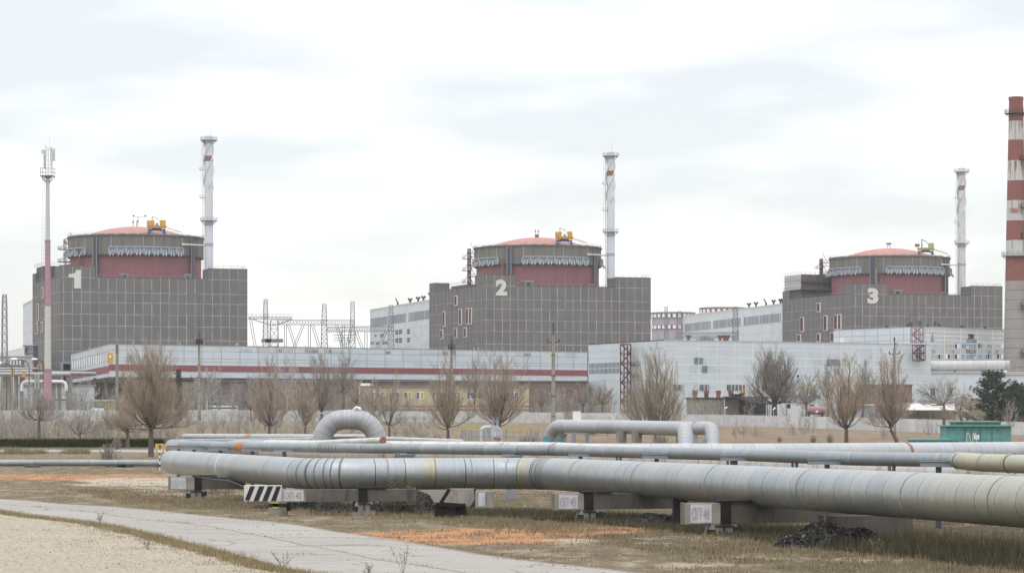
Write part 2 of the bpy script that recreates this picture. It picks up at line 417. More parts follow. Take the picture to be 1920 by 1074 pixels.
col = t.mix(msk(at.outputs['Alpha'], nC, .3), col, t.mix(.5, t.ramp(nC, [(.35, (.13, .095, .06)), (.65, (.27, .195, .125))]), t.ramp(t.noise(.45, None, 6, .7), [(.35, (.12, .09, .06)), (.65, (.27, .20, .13))])))
org = t.ramp(nB, [(.34, (.24, .13, .07)), (.48, (.46, .205, .085)), (.62, (.54, .30, .16))])
col = t.mix(t.math('MULTIPLY', t.math('MULTIPLY', msk(sc_.outputs[1], nB, 1.3), t.ramp(nA, [(.36, .15), (.52, 1.0)])), .85), col, org)
snd = t.ramp(nB, [(.32, (.25, .20, .14)), (.46, (.41, .35, .26)), (.60, (.53, .465, .36))])
snd = t.mix(t.ramp(nD, [(.38, .8), (.5, 0.0)]), snd, (.22, .185, .15))
vo = t.n('ShaderNodeTexVoronoi'); vo.inputs['Scale'].default_value = 3.2; t.l(t.co.outputs['Object'], vo.inputs[0])
snd = t.mix(t.ramp(vo.outputs[0], [(.06, .75), (.16, 0.0)]), snd, (.17, .15, .13))
col = t.mix(msk(sc_.outputs[0], nA, .9), col, snd)
t.color(col)
t.bump(t.math('ADD', nB, t.math('MULTIPLY', nD, .4)), .09, .9)
me.materials.append(t.mat)
g = bpy.data.objects.new('ground', me); COL.objects.link(g); tag(g, kind='structure')

# slab road in the foreground
t = NT('concrete_slabs', .9)
br = t.n('ShaderNodeTexBrick'); br.offset = .45; br.inputs['Scale'].default_value = 1.0
br.inputs['Brick Width'].default_value = 6.0; br.inputs['Row Height'].default_value = 2.9; br.inputs['Mortar Size'].default_value = .045
br.inputs['Mortar Smooth'].default_value = .3
br.inputs['Color1'].default_value = (.275, .252, .222, 1); br.inputs['Color2'].default_value = (.318, .293, .260, 1); br.inputs['Mortar'].default_value = (.13, .115, .07, 1)
wv = t.noise(.7, t.co.outputs['UV']); vm = t.n('ShaderNodeVectorMath', operation='MULTIPLY_ADD'); cb = t.n('ShaderNodeCombineXYZ')
t.l(wv, cb.inputs[0]); t.l(wv, cb.inputs[1]); t.l(cb.outputs[0], vm.inputs[0]); vm.inputs[1].default_value = (.12, .12, 0); t.l(t.co.outputs['UV'], vm.inputs[2])
t.l(vm.outputs[0], br.inputs[0])
vo = t.n('ShaderNodeTexVoronoi', feature='DISTANCE_TO_EDGE'); vo.inputs['Scale'].default_value = .32
wn2 = t.n('ShaderNodeVectorMath', operation='MULTIPLY_ADD'); t.l(t.n('ShaderNodeTexNoise').outputs[1], wn2.inputs[0]); wn2.inputs[1].default_value = (.9, .9, 0); t.l(t.co.outputs['Object'], wn2.inputs[2]); t.l(wn2.outputs[0], vo.inputs[0])
crack = t.ramp(vo.outputs[0], [(.0, .9), (.012, .5), (.02, 0.0)])
n1 = t.noise(.5, None, 6, .65); n2 = t.noise(9, None, 5, .7)
col = t.mix(t.ramp(n1, [(.4, 0.0), (.75, .5)]), br.outputs[0], (.30, .27, .23))
col = t.mix(t.ramp(n2, [(.62, 0.0), (.72, .5)]), col, (.2, .18, .15))
col = t.mix(t.math('MULTIPLY', crack, t.ramp(n1, [(.45, 0.0), (.55, .8)])), col, (.12, .10, .07))
t.color(col); t.bump(n2, .02, .5)
mb = MB(); N = 120; rows = []
for k in range(N+1):
    y = 20+(425-20)*(k/N)**1.5
    row = [(V((lerp(road_lo(y), road_up(y), j/8), y, 0)), j) for j in range(9)]
    rows.append(row)
L = 0; vsr = []; Ls = []
for k, row in enumerate(rows):
    if k: L += (row[4][0]-rows[k-1][4][0]).length
    Ls.append(L)
    for p, j in row:
        e = .12*ns(p.y*.8, j*.1, 5) if j in (0, 8) else 0
        vsr.append(V((p.x+e, p.y, ground_z(p.x, p.y)+.035)))
fsr = []; uvr = []
for k in range(N):
    for j in range(8):
        fsr.append((k*9+j, k*9+j+1, k*9+9+j+1, k*9+9+j))
        wv_ = [j*.725+.05, (j+1)*.725+.05]
        uvr.append(((Ls[k], wv_[0]), (Ls[k], wv_[1]), (Ls[k+1], wv_[1]), (Ls[k+1], wv_[0])))
mb.add(vsr, fsr, 0, uvr, True)
JOINTS = []
def road_pt(s_, t_):
    k = 0
    while k < N-1 and Ls[k+1] < s_: k += 1
    f_ = (s_-Ls[k])/(Ls[k+1]-Ls[k]); a_ = rows[k][0][0].lerp(rows[k+1][0][0], f_); b_ = rows[k][8][0].lerp(rows[k+1][8][0], f_); return a_.lerp(b_, t_)
_r = random.Random(2)
for q in range(1400):
    s_ = _r.uniform(0, 130); JOINTS.append(road_pt(s_, .49+_r.gauss(0, .006)))
for q in range(60):
    row_ = q % 2; s_ = 6*(q//2)+(2.7 if row_ else 0)
    for w_ in range(26): JOINTS.append(road_pt(min(s_+_r.gauss(0, .04), 170), (row_+_r.random())*.5))
tag(mb.build('road', t.mat), kind='structure')
# asphalt road further off on the left
m_asph = simple('worn_asphalt', (.27, .265, .255), var=.1, scale=.8, dirt=((.20, .19, .17), .6))
mb = MB(); pr = None
for k in range(61):
    x = -180+k*2.6; w = 1.0*ns(x*.1, 0)
    a = V((x, 297+w, ground_z(x, 297)+.03)); b = V((x, 322+w*.5+x*.02, ground_z(x, 322)+.03))
    if pr: mb.add([pr[0], a, b, pr[1]], [(0, 1, 2, 3)], 0)
    pr = (a, b)
tag(mb.build('asphalt_road', m_asph), kind='structure')

# ================================================================ REACTOR BUILDINGS
TH = rad(20); CT, ST = math.cos(TH), math.sin(TH)
def text_mesh(name, s, w, h, mat, parent, M, depth=.05, bold=0.0, shear=0.0):
    """lettering fitted to w x h, standing in the local xz plane of M"""
    cu = bpy.data.curves.new(name, 'FONT'); cu.body = s; cu.size = 1; cu.extrude = depth; cu.offset = bold; cu.shear = shear; cu.resolution_u = 4
    tmp = bpy.data.objects.new(name, cu); COL.objects.link(tmp)
    bpy.context.view_layer.update()
    me = bpy.data.meshes.new_from_object(tmp.evaluated_get(bpy.context.evaluated_depsgraph_get()))
    bpy.data.objects.remove(tmp)
    xs_ = [v.co.x for v in me.vertices]; ys_ = [v.co.y for v in me.vertices]
    x0, x1, y0, y1 = min(xs_), max(xs_), min(ys_), max(ys_)
    off = ORG.get(parent, V((0, 0, 0))) if parent and parent.rotation_euler.z == 0 else V((0, 0, 0))
    for v in me.vertices:
        v.co = (M @ V(((v.co.x-x0)/(x1-x0)*w, -v.co.z, (v.co.y-y0)/(y1-y0)*h)))-off
    me.name = name; me.materials.clear(); me.materials.append(mat)
    o = bpy.data.objects.new(name, me); COL.objects.link(o); o.parent = parent
    return o
class Unit: pass
def loc2w(U, u, v, z=0): return V((U.cx+CT*u-ST*v, U.cy+ST*u+CT*v, z))
def to_px(p): return 960+p.x/p.y*F
def solve(fn, px, a, b):   # parameter at which fn(t) projects on column px
    for _ in range(50):
        m = (a+b)/2
        if (to_px(fn(m))-px)*(to_px(fn(b))-px) > 0: b = m
        else: a = m
    return (a+b)/2
ZL = [51.5, 46.7, 43.3, 39.3, 35.4, 30.8, 26.9, 22.9, 18.9, 14.9, 10.9]
def face_seams(mb, rnd, axis, fixed, a, b, ztop, first, m=1, faint=1.0, pitch=3.0):
    """thin light joints on a wall plane; axis 'u' runs in x, 'v' in y"""
    cols = []; x = first
    while x < b-.3: cols.append(x); x += pitch
    zs = [z for z in ZL if z < ztop-.5]; lv = [ztop]+zs+[0]
    def strip(p0, p1, z0, z1):
        e = .035
        if axis == 'u': mb.box(p0, p1, fixed-e, fixed-.002, z0, z1, m)
        else: mb.box(fixed-e, fixed-.002, p0, p1, z0, z1, m)
    for c in cols:
        for z1, z0 in zip(lv, lv[1:]):
            if rnd.random() < .012: continue
            w = rnd.choice((.06, .07, .08, .10))*faint; j = rnd.uniform(-.06, .06)
            strip(c+j-w, c+j+w, z0+.02, z1-.02)
    ed = [a]+cols+[b]
    for z in zs:
        for p, q in zip(ed, ed[1:]):
            if rnd.random() < .01: continue
            w = rnd.choice((.06, .07, .09))*faint; j = rnd.uniform(-.08, .08)
            strip(p, q, z+j-w, z+j+w)
def rail(mb, pts, h=1.0, post=2.0, r=.035, m=0, lv=2):
    for a, b in zip(pts, pts[1:]):
        k = max(1, int((b-a).length/post))
        for i in range(k+1):
            p = a.lerp(b, i/k); mb.bar(p, p+V((0, 0, h)), r*2, m=m)
        for i in range(lv):
            dz = V((0, 0, h*(1-i/lv))); mb.bar(a+dz, b+dz, r*1.8, m=m)
def circ(r, z, a0, a1, n): return [V((r*math.sin(lerp(a0, a1, i/n)), -r*math.cos(lerp(a0, a1, i/n)), z)) for i in range(n+1)]
UN = []
m_tube = simple('tube_grey', (.33, .34, .345), var=.25)
m_anch = simple('anchor_grey', (.33, .36, .385), var=.2)
def reactor(i, cx, cy, label, A, AL, ladders, back, blk_l, rnd):
    U = Unit(); U.cx, U.cy = cx, cy; UN.append(U)
    T = thing('reactor_building', label, 'reactor building', (cx, cy, 0), TH, 'reactor buildings in a row'); U.T = T
    mb = MB()
    mb.box(-33, 31.5, -33, back, -1, 51.7)
    mb.box(-33, blk_l, -33, -24, 51.7, 55.4, skip='b')
    mb.box(17.7, 31.5, -33, -25, 51.7, 55.3, skip='b')
    mb.box(-33, -27, back-6, back, 51.7, 55.1, skip='b')
    face_seams(mb, rnd, 'u', -33, -33, 31.5, 51.7, -31.8)
    for c in range(40):   # joints of the raised ends
        u = -31.8+3.0*c
        if u < blk_l-.4 or 18 < u < 31: mb.box(u-.07, u+.07, -33.035, -33.002, 51.75, 55.3, 1)
    mb.box(-33, blk_l, -33.035, -33.002, 51.5, 51.65, 1); mb.box(17.7, 31.5, -33.035, -33.002, 51.5, 51.65, 1)
    face_seams(mb, rnd, 'v', -33, -33, back, 51.7, -31, faint=.7, pitch=4.2)
    # parapet capping
    for (a, b, y0, y1, z) in ((blk_l+.01, 17.69, -33.05, -32.6, 51.7), (-33.05, blk_l, -33.05, -32.6, 55.4), (17.7, 31.55, -33.05, -32.6, 55.3)):
        mb.box(a, b, y0, y1, z, z+.18, 2)
    mb.box(-33.05, -32.6, -32.6, back-6.01, 51.7, 51.88, 2)
    mb.build('wall', [m_wall, m_seam, m_concd], T)
    # drum, ring, dome
    mb = MB(); mb.lathe([(22.7, 51.5), (22.7, 60.4)], 96); mb.build('containment_drum', m_drum, T)
    mb = MB(); mb.lathe([(22.7, 60.25), (23.5, 60.25), (23.5, 66.9), (23.9, 66.9), (23.9, 67.25), (20.0, 67.3)], 120)
    mb.lathe([(23.58, 60.15), (23.58, 60.45)], 120, m=1)
    for k in range(40):     # joints and kerb blocks on the rim
        a = k/40*2*math.pi+.05
        Mx = Matrix.Rotation(a, 4, 'Z')
        mb.box(-.07, .07, -23.56, -23.48, 60.5, 66.8, 2 if k % 3 else 3, Mx)
        if rnd.random() < .85: mb.box(-1.3, 1.3, -23.6, -23.0, 67.25, 67.55, 4, Mx)
    ringo = mb.build('containment_ring', [m_ring, m_dgrey, m_concd, m_lgrey, m_mgrey], T)
    mb = MB(); R = (20.5**2+4.7**2)/(2*4.7); prof = []
    for k in range(13):
        r = 20.5*(1-k/12)+1e-3; prof.append((r, 71.3-4.7+math.sqrt(R*R-r*r)-(R-4.7)))
    mb.lathe(prof, 72); mb.build('dome', m_dome, T, sharp=0)
    mb = MB(); c = circ(23.6, 67.3, 0, 2*math.pi, 72); rail(mb, c, 1.1, 4, .025); mb.build('rim_railing', m_lgrey, T); mb = MB(); rail(mb, circ(19.5, 67.3, -1.4, 1.4, 20), .9, 3, .025); mb.build('rim_railing', m_lgrey, T)
    # tendon anchorage boxes
    pc = -TH-math.atan2(cx, cy)
    def phi(px, r=24.0, z=61):
        return solve(lambda a: loc2w(U, r*math.sin(a), -r*math.cos(a), z), px, pc-1.5, pc+1.5)
    for (p0, p1, cnt) in A+AL:
        if p0 is None: a0, a1 = pc+p1[0], (phi(p1[1]) if p1[1] > 9 else pc+p1[1])
        else: a0, a1 = phi(p0), phi(p1)
        mb = MB(); seg = max(6, cnt*2)
        for k in range(seg):
            q0, q1 = lerp(a0, a1, k/seg), lerp(a0, a1, (k+1)/seg)
            for (ra, rb, za, zb) in ((23.55, 24.3, 62.7, 63.1), (23.55, 23.75, 60.4, 62.7)):
                vs_ = [V((r*math.sin(q), -r*math.cos(q), z)) for z in (za, zb) for r in (ra, rb) for q in (q0, q1)]
                mb.add(vs_, [(0, 1, 3, 2), (4, 6, 7, 5), (2, 3, 7, 6), (0, 4, 5, 1), (0, 2, 6, 4), (1, 5, 7, 3)], 0)
        nr = max(2, cnt//2)
        for k in range(nr+1):
            Mx = Matrix.Rotation(lerp(a0, a1, k/nr), 4, 'Z')
            mb.box(-.35, .35, -24.3, -23.76, 60.7, 62.5, 0, Mx)
        fr = mb.build('anchor_frame', m_anch, T)
        for k in range(cnt):
            a = lerp(a0, a1, (k//2*2+.62+(k % 2)*.76)/cnt)
            er, et = V((math.sin(a), -math.cos(a), 0)), V((math.cos(a), math.sin(a), 0))
            tl = .35 if p0 is not None and (p0 > U.px) else -.35
            p = er*23.9+V((0, 0, 61.5)); q = er*25.0+et*tl*1.5+V((0, 0, 59.9))
            mb = MB(); mb.tube([p, q], .27, 10); mb.build('anchor_tube', m_tube, fr)
    for (px, z0, z1, w, mt) in ladders:
        a = phi(px, 23.9); Mx = Matrix.Rotation(a, 4, 'Z'); mb = MB()
        for sx in (-w, w): mb.box(sx-.12, sx+.12, -24.3, -23.95, z0, z1, 0, Mx)
        mb.box(-w+.12, w-.12, -23.99, -23.96, z0, z1, 1, Mx)
        z = z0+.4
        while z < z1: mb.box(-w+.12, w-.12, -24.2, -24.05, z, z+.12, 0, Mx); z += .9
        mb.build('access_ladder', [mt, m_dgrey if mt is m_mgrey else mt], T)
    # roof vents and railings at the foot of the drum
    for (px, w, h) in back_vents[i]:
        u = solve(lambda s: loc2w(U, s, -30, 52), px, -30, 30); mb = MB()
        mb.box(u-w/2, u+w/2, -31, -28.6, 51.7, 51.7+h*.75); mb.box(u-w*.6, u+w*.6, -31.3, -28.4, 51.7+h*.75, 51.7+h, 1)
        mb.box(u-w*.2, u+w*.2, -31.03, -31.002, 51.9, 51.7+h*.6, 2)
        mb.build('roof_vent', [m_conc, m_mgrey, m_black], T)
    mb = MB()
    rail(mb, [V((blk_l+.2, -32.2, 51.8)), V((17.4, -32.2, 51.8))], .9, 3, .03)
    rail(mb, [V((18, -32.5, 55.4)), V((31, -32.5, 55.4)), V((31, -26, 55.4))], 1.1, 2.2, .03)
    rail(mb, [V((-32.6, -32.5, 51.8)), V((-32.6, back-7, 51.8))], .9, 3, .03)
    mb.build('parapet_railing', m_mgrey, T)
    # windows of the left face
    for (px, r0, r1) in wins[i]:
        l = solve(lambda s: loc2w(U, -33, s, 40), px, -33, back)
        Yw = loc2w(U, -33, l).y; z1, z0 = Z(r0, Yw), Z(r1, Yw)
        mb = MB(); mb.box(-33.10, -33.01, l-1.15, l+1.3, z0+.3, z1-.3); w = mb.build('window', m_winred, T)
        mb = MB()
        mb.box(-33.14, -33.0, l-2.2, l-1.16, z0, z1); mb.box(-33.12, -33.0, l+1.31, l+1.6, z0, z1)
        mb.box(-33.14, -33.0, l-1.15, l+1.3, z1-.29, z1); mb.box(-33.13, -33.0, l-1.15, l+1.3, z0, z0+.29)
        mb.build('frame', m_offw, w)
    return U
back_vents = [[(233, 2.2, 1.6), (351, 2.0, 1.8)], [(989, 3.6, 2.0), (1107, 1.4, 1.2)], [(1681, 3.6, 1.8), (1769, 1.2, 1.4), (1720, 2, .6)]]
wins = [
 [(79.5, 538, 559), (70.5, 569, 602), (83, 570, 600), (68.5, 605, 626), (78, 603, 623)],
 [(854.5, 554, 573), (832, 583, 612.5), (863, 579, 609), (876, 577.5, 608), (881.5, 577, 608), (828, 617.5, 635.5), (854, 615, 634), (872, 613.5, 632)],
 [(1534.5, 567.5, 585), (1503.5, 594, 622), (1547.5, 591, 620), (1567, 589.5, 618), (1573.5, 589, 618), (1498, 626.5, 641), (1534.5, 624.5, 641), (1560.5, 623, 641)]]
rn = random.Random(4)
class _U: pass
Upx = [255, 1008, 1668]
for i, (cx, cy) in enumerate([(-131.5, 970), (9.5, 1027), (148.5, 1091)]):
    Unit.px = Upx[i]
    lab = ['grey panelled reactor building marked 1 with red drum and low red dome',
           'grey panelled reactor building marked 2 in the middle with red drum and dome',
           'grey panelled reactor building marked 3 beside the striped chimney'][i]
    A = [[(205, 343, 18)], [(980, 1102, 18)], [(1662, 1769, 16)]][i]
    AL = [[(None, (-1.5, 160), 6)], [(None, (-1.5, 934), 8), (None, (1.32, 1.6), 4)], [(None, (-1.5, 1614), 10), (None, (1.32, 1.6), 4)]][i]
    lad = [[(178.5, 52, 66.6, .75, m_mgrey), (360.5, 52, 66, .65, m_mgrey), (149, 52.5, 62.5, .28, m_rust)],
           [(955, 54, 66.6, .8, m_mgrey), (1116, 52, 66, .7, m_mgrey), (943, 55, 62, .22, m_rust)],
           [(1637, 54, 66.6, 1.1, m_mgrey), (1774, 52, 66, 1.2, m_mgrey), (1643, 54, 62, .3, m_conc)]][i]
    U = reactor(i, cx, cy, lab, A, AL, lad, [18, 28, 28][i], [-21.2, -20.7, -18.2][i], rn)
    # numeral
    pxc, r0, r1, w = [(140, 506, 540.5, 4.1), (940, 524, 554, 4.3), (1636.5, 540, 569.5, 4.6)][i]
    u = solve(lambda s: loc2w(U, s, -33, 50), pxc, -33, 0); Yw = loc2w(U, u, -33).y
    z0, z1 = Z(r1, Yw), Z(r0, Yw); T = U.T
    if i == 0:
        mb = MB(); h = z1-z0; pts = [(.45, 0), (1, 0), (1, 1), (.62, 1), (.58, .9), (.5, .83), (.3, .78), (0, .77), (0, .58), (.45, .58)]
        a = [V((u-w/2+x*w, -33.2, z0+y*h)) for x, y in pts]; b = [p+V((0, .14, 0)) for p in a]; n = len(a)
        mb.add(a+b, [tuple(range(n))]+[(k, n+k, n+(k+1) % n, (k+1) % n) for k in range(n)])
        mb.build('numeral', m_numeral, T)
    else:
        text_mesh('numeral', '23'[i-1], w, z1-z0, m_numeral, T, Matrix.Translation((u-w/2, -33.12, z0)), .06, .055)
# extra roof structures on the left wings
def wing(U, v0, v1, u0, u1, z0, z1, light, i):
    mb = MB(); mb.box(u0, u1, v0, v1, z0, z1)
    if light:
        mb.box(u0-.06, u0-.005, v0, v1, z0+.1, z1, 1)
        for k in range(5): mb.box(u0-.09, u0-.061, v0, v1, z0+(z1-z0)*k/5, z0+(z1-z0)*k/5+.1, 2)
    mb.build('roof_house', [m_concd, m_cladg, m_conc], U.T)
    mb = MB()
    for z in ((z1,) if not light else (z1, lerp(z0, z1, .52), z0+.1)):
        mb.box(u0-.8, u1+.8, v0-.9, v0-.01, z-.12, z, 0) if z < z1 else None
        rail(mb, [V((u0-.7, v1, z)), V((u0-.7, v0-.8, z)), V((u1+.7, v0-.8, z))], 1.1, 2, .03)
    mb.build('roof_walkway', m_purple, U.T)
wing(UN[0], 2, 16, -32, -19, 51.9, 57.2, False, 0)
wing(UN[1], 8, 26, -25, -9, 51.9, 54.0, False, 1)
wing(UN[2], 12, 27, -32.6, -16.5, 55.2, 61.2, True, 2)
mb = MB(); mb.box(-31.9, -17, 13, 26.5, 51.75, 55.1); mb.build('roof_house', m_concd, UN[2].T)
# small weather masts on the domes
for i, U in enumerate(UN):
    T = thing('weather_mast', ['small black weather mast on top of the dome of building 1', 'small red and white mast on the dome of building 2', 'short square-topped mast on the dome of building 3'][i], 'mast', loc2w(U, -.3, 0, 71.2), TH, 'masts on the dome tops')
    T.scale = (.78, .78, .78); mb = MB()
    if i == 0:
        mb.bar(V((-1, 0, 0)), V((-.6, 0, 3.4)), .22); mb.bar(V((1.4, 0, 0)), V((1.4, 0, 5.2)), .13); mb.bar(V((-.9, 0, 4.7)), V((4.6, 0, 4.8)), .12); mb.bar(V((.6, 0, 0)), V((.9, 0, 3.0)), .3)
        for q in ((-.8, 5), (4.6, 5.1), (-1, 2.2), (1, 2.6)): mb.box(q[0]-.3, q[0]+.3, -.2, .2, q[1]-.3, q[1]+.4)
        mb.build('mast_frame', m_dgrey, T)
    elif i == 1:
        for q in (-.9, .9): mb.bar(V((q, 0, 0)), V((q, 0, 4.0)), .14)
        mb.box(-.9, .9, -.3, .3, .1, 1.7, 1); mb.box(-1.1, -.5, -.2, .2, 2.8, 3.6); mb.box(.5, 1.1, -.2, .2, 2.8, 3.6); mb.bar(V((-.9, 0, 2.6)), V((.9, 0, 2.6)), .14)
        mb.build('mast_frame', [m_mgrey, m_rust], T)
    else:
        for q in (-.9, .9): mb.bar(V((q, 0, 0)), V((q*.7, 0, 2.6)), .14)
        mb.box(-1.2, 1.2, -.5, .5, 2.2, 2.9); mb.bar(V((-.9, 0, .9)), V((.7, 0, 2.2)), .1); mb.bar(V((.9, 0, .9)), V((-.7, 0, 2.2)), .1)
        mb.build('mast_frame', m_dgrey, T)

# ---------------------------------------------------------------- vent stacks
def lad(mb, p, z0, z1, side, m=0):
    """caged ladder standing off the -x side"""
    x = p-.55*side
    for dy in (-.22, .22): mb.bar(V((x, dy, z0)), V((x, dy, z1)), .07, m=m)
    z = z0
    while z < z1:
        mb.bar(V((x, -.22, z)), V((x, .22, z)), .05, m=m); mb.bar(V((x-.7*side, 0, z)), V((x, 0, z)), .04, m=m); z += .8
    mb.bar(V((x-.7*side, 0, z0)), V((x-.7*side, 0, z1)), .04, m=m)
for i, U in enumerate(UN):
    T = thing('vent_stack', ['tall white vent stack with rust band rising right of the dome of building 1', 'tall white vent stack with rust band rising behind building 2', 'tall spotted white vent stack with spiral strakes behind building 3'][i], 'vent stack', loc2w(U, 21.3, -19.4, 51.7), TH, 'white vent stacks')
    b = -51.7; mt = m_stack if i < 2 else m_stack2
    mb = MB(); mb.lathe([(1.9, 0), (1.9, .8), (1.55, .8), (1.5, 20), (1.42, 43), (1.40, 50.1)], 32); mb.lathe([(1.40, 50.1), (1.2, 50.1), (1.2, 48)], 32, m=0)
    for zz in (12.2, 12.8, 19.3): mb.lathe([(1.62, zz), (1.62, zz+.25)], 32, m=1)
    # rust band near the top
    mb.lathe([(1.445, 41.4), (1.435, 43.3)], 32, m=2)
    mb.build('stack_pipe', [mt, m_mgrey, m_rust if i < 2 else m_purple], T)
    for s in range(3):
        mb = MB(); pts = []
        for k in range(60):
            z = 32+16.5*k/59; a = s*2.094+(z-32)*.30; pts.append(V((1.6*math.cos(a), 1.6*math.sin(a), z)))
        mb.tube(pts, .26, 5); mb.build('strake', mt, T)
    for (z, r, full) in ((48.6, 2.9, 1), (20.8, 2.9, 1), (38.3, 2.4, 0), (28.7, 2.4, 0)):
        mb = MB()
        if full:
            mb.lathe([(1.5, z), (r, z), (r, z+.14), (1.5, z+.14)], 24)
            for k in range(8):
                a = k*math.pi/4; e = V((math.cos(a), math.sin(a), 0)); mb.bar(e*1.4+V((0, 0, z-1.2)), e*(r-.2)+V((0, 0, z)), .14)
            rail(mb, [V((r*math.cos(k*math.pi/8), r*math.sin(k*math.pi/8), z+.14)) for k in range(17)], 1.1, 1.2, .035)
        else:
            mb.box(-3.2, -1.4, -.6, .6, z, z+.12); rail(mb, [V((-1.5, -.6, z)), V((-3.2, -.6, z)), V((-3.2, .6, z))], 1.0, .8, .03)
        mb.build('platform', m_mgrey if i < 2 else m_cladg, T)
    mb = MB(); lad(mb, -1.5, 0, 48.6, 1); mb.build('ladder', m_mgrey, T)
    mb = MB(); mb.tube([V((-1.4, 0, 12.4)), V((-9.8, -1.2, 12.5))], .28, 10); mb.box(-9.9, -9.0, -1.9, -.6, 12.1, 12.9)
    mb.build('branch_duct', m_offw, T)
    mb = MB(); mb.bar(V((.5, 0, 48)), V((.5, 0, 53.5)), .06); mb.build('lightning_rod', m_mgrey, T)

# ---------------------------------------------------------------- stair masts at the drums
for i, U in enumerate(UN):
    T = thing('stair_mast', ['red scaffold stair at the left of the drum of building 1', 'maroon stair mast at the left of the drum of building 2', 'pale purple stair mast at the left of the drum of building 3'][i], 'stair tower', loc2w(U, -20, 19.7, 51.8), TH, 'stair towers beside the drums')
    h = 16.2; mb = MB(); w = .42 if i else 1.3
    for a in (-w, w):
        for b_ in (-w, w): mb.bar(V((a, b_, 0)), V((a, b_, h)), .3 if i else .15)
    k = 0
    while k < 7:
        z0, z1 = k*2.3, (k+1)*2.3
        mb.bar(V((-w, -w, z0)), V((w, -w, z1)), .14); mb.bar(V((w, -w, z1)), V((-w, -w, z1)), .14); mb.bar(V((-w, w, z1)), V((w, w, z0)), .12); mb.bar(V((-w, -w, z0)), V((-w, w, z1)), .12); k += 1
    mb.build('mast_frame', [m_purple, m_maroon][i == 0], T)
    for k in range(7):
        z = 1.2+k*2.2; mb = MB(); s = 1 if k % 2 else -1
        xa, xb_ = (-w-2.2, w+.2) if s > 0 else (-w-.2, w+2.0); mb.box(xa, xb_, -w-.9, w+.5, z, z+.16); rail(mb, [V((xa, w, z)), V((xa, -w-.9, z)), V((xb_, -w-.9, z))], 1.1, 1.2, .05); mb.bar(V((xa if s > 0 else xb_, -w-.5, z)), V((0, -w-.5, z+4)), .16)
        mb.build('landing', [m_purple, m_maroon][i == 0], T)
    mb = MB(); mb.box(0, 5.2, -.5, .4, 13.1, 13.3); rail(mb, [V((0, -.5, 13.3)), V((5.2, -.5, 13.3))], 1.1, 1.3, .04); mb.build('bridge', [m_purple, m_maroon][i == 0], T)
# ---------------------------------------------------------------- rooftop cranes
for i, U in enumerate(UN):
    T = thing('dome_crane', ['orange crane on a navy frame upon the dome of building 1', 'orange crane with raised jib strut on the dome of building 2', 'faded yellow crane with brown cab on the dome of building 3'][i], 'crane', loc2w(U, [3.2, 3.4, 6.0][i], -18.5, 68.0), 0, 'cranes on the domes')
    body = m_yellow if i < 2 else m_yel2; base = m_blue if i < 2 else m_dgrey
    mb = MB()
    for x in (-2.6, 2.6):
        for y in (-1.2, 1.2): mb.box(x-.2, x+.2, y-.2, y+.2, 0, 1.3)
        mb.box(x-.5, x+.5, -1.6, 1.6, -.1, .2)
    mb.box(-2.9, 2.9, -1.3, 1.3, .95, 1.35); mb.lathe([(1.6, 1.35), (1.6, 1.7)], 20)
    for x in (-1, 1): mb.bar(V((x*2.6, -1.2, .1)), V((x*.6, -1.2, 1.1)), .25)
    mb.build('undercarriage', base, T)
    mb = MB(); mb.box(-3.2, 3.2, -1.1, 1.1, 1.7, 2.6)
    for z in (1.95, 2.3): mb.box(-3.2, 3.2, -1.14, -1.101, z, z+.06, 1)
    if i < 2: mb.box(-3.3, -.9, -1.2, 1.2, 2.6, 4.3)
    mb.build('machine_deck', [body, m_rust], T)
    mb = MB(); mb.box(1.2, 3.0, -1.25, 1.25, 2.2, 4.4); mb.box(1.5, 2.7, -1.29, -1.251, 2.6, 3.9, 0); mb.build('counterweight_box', body, T)
    mb = MB(); mb.box(-.3, .6, -1, -.2, 2.6, 3.4) if i < 2 else mb.box(-4.1, -2.5, -.9, .9, 3.0, 4.1); mb.build('cab', m_mgrey if i < 2 else m_rust, T)
    mb = MB(); mb.bar(V((-1.6, 0, 2.6)), V((-1.6, 0, 5.9)), .22); mb.bar(V((-1.6, 0, 5.8)), V((.4, 0, 4.9)), .25); mb.bar(V((.4, 0, 4.9)), V((1.4, 0, 3.2)), .16); mb.bar(V((-1.6, 0, 5.8)), V((-1.2, .3, 2.6)), .16)
    mb.build('jib_strut', [m_yellow, m_yellow, m_dgrey][i], T)
    mb = MB()
    for dy, dz in ((-.4, 0), (.4, 0), (0, .6)): mb.bar(V((3.0, dy, 1.7+dz)), V((8.6, dy, .25)), .13)
    for k in range(7):
        t_ = k/7; mb.bar(V((3+5.6*t_, -.4, 1.7-1.45*t_)), V((3.4+5.6*t_, 0, 2.2-1.8*t_)), .1)
    mb.build('jib', body, T)
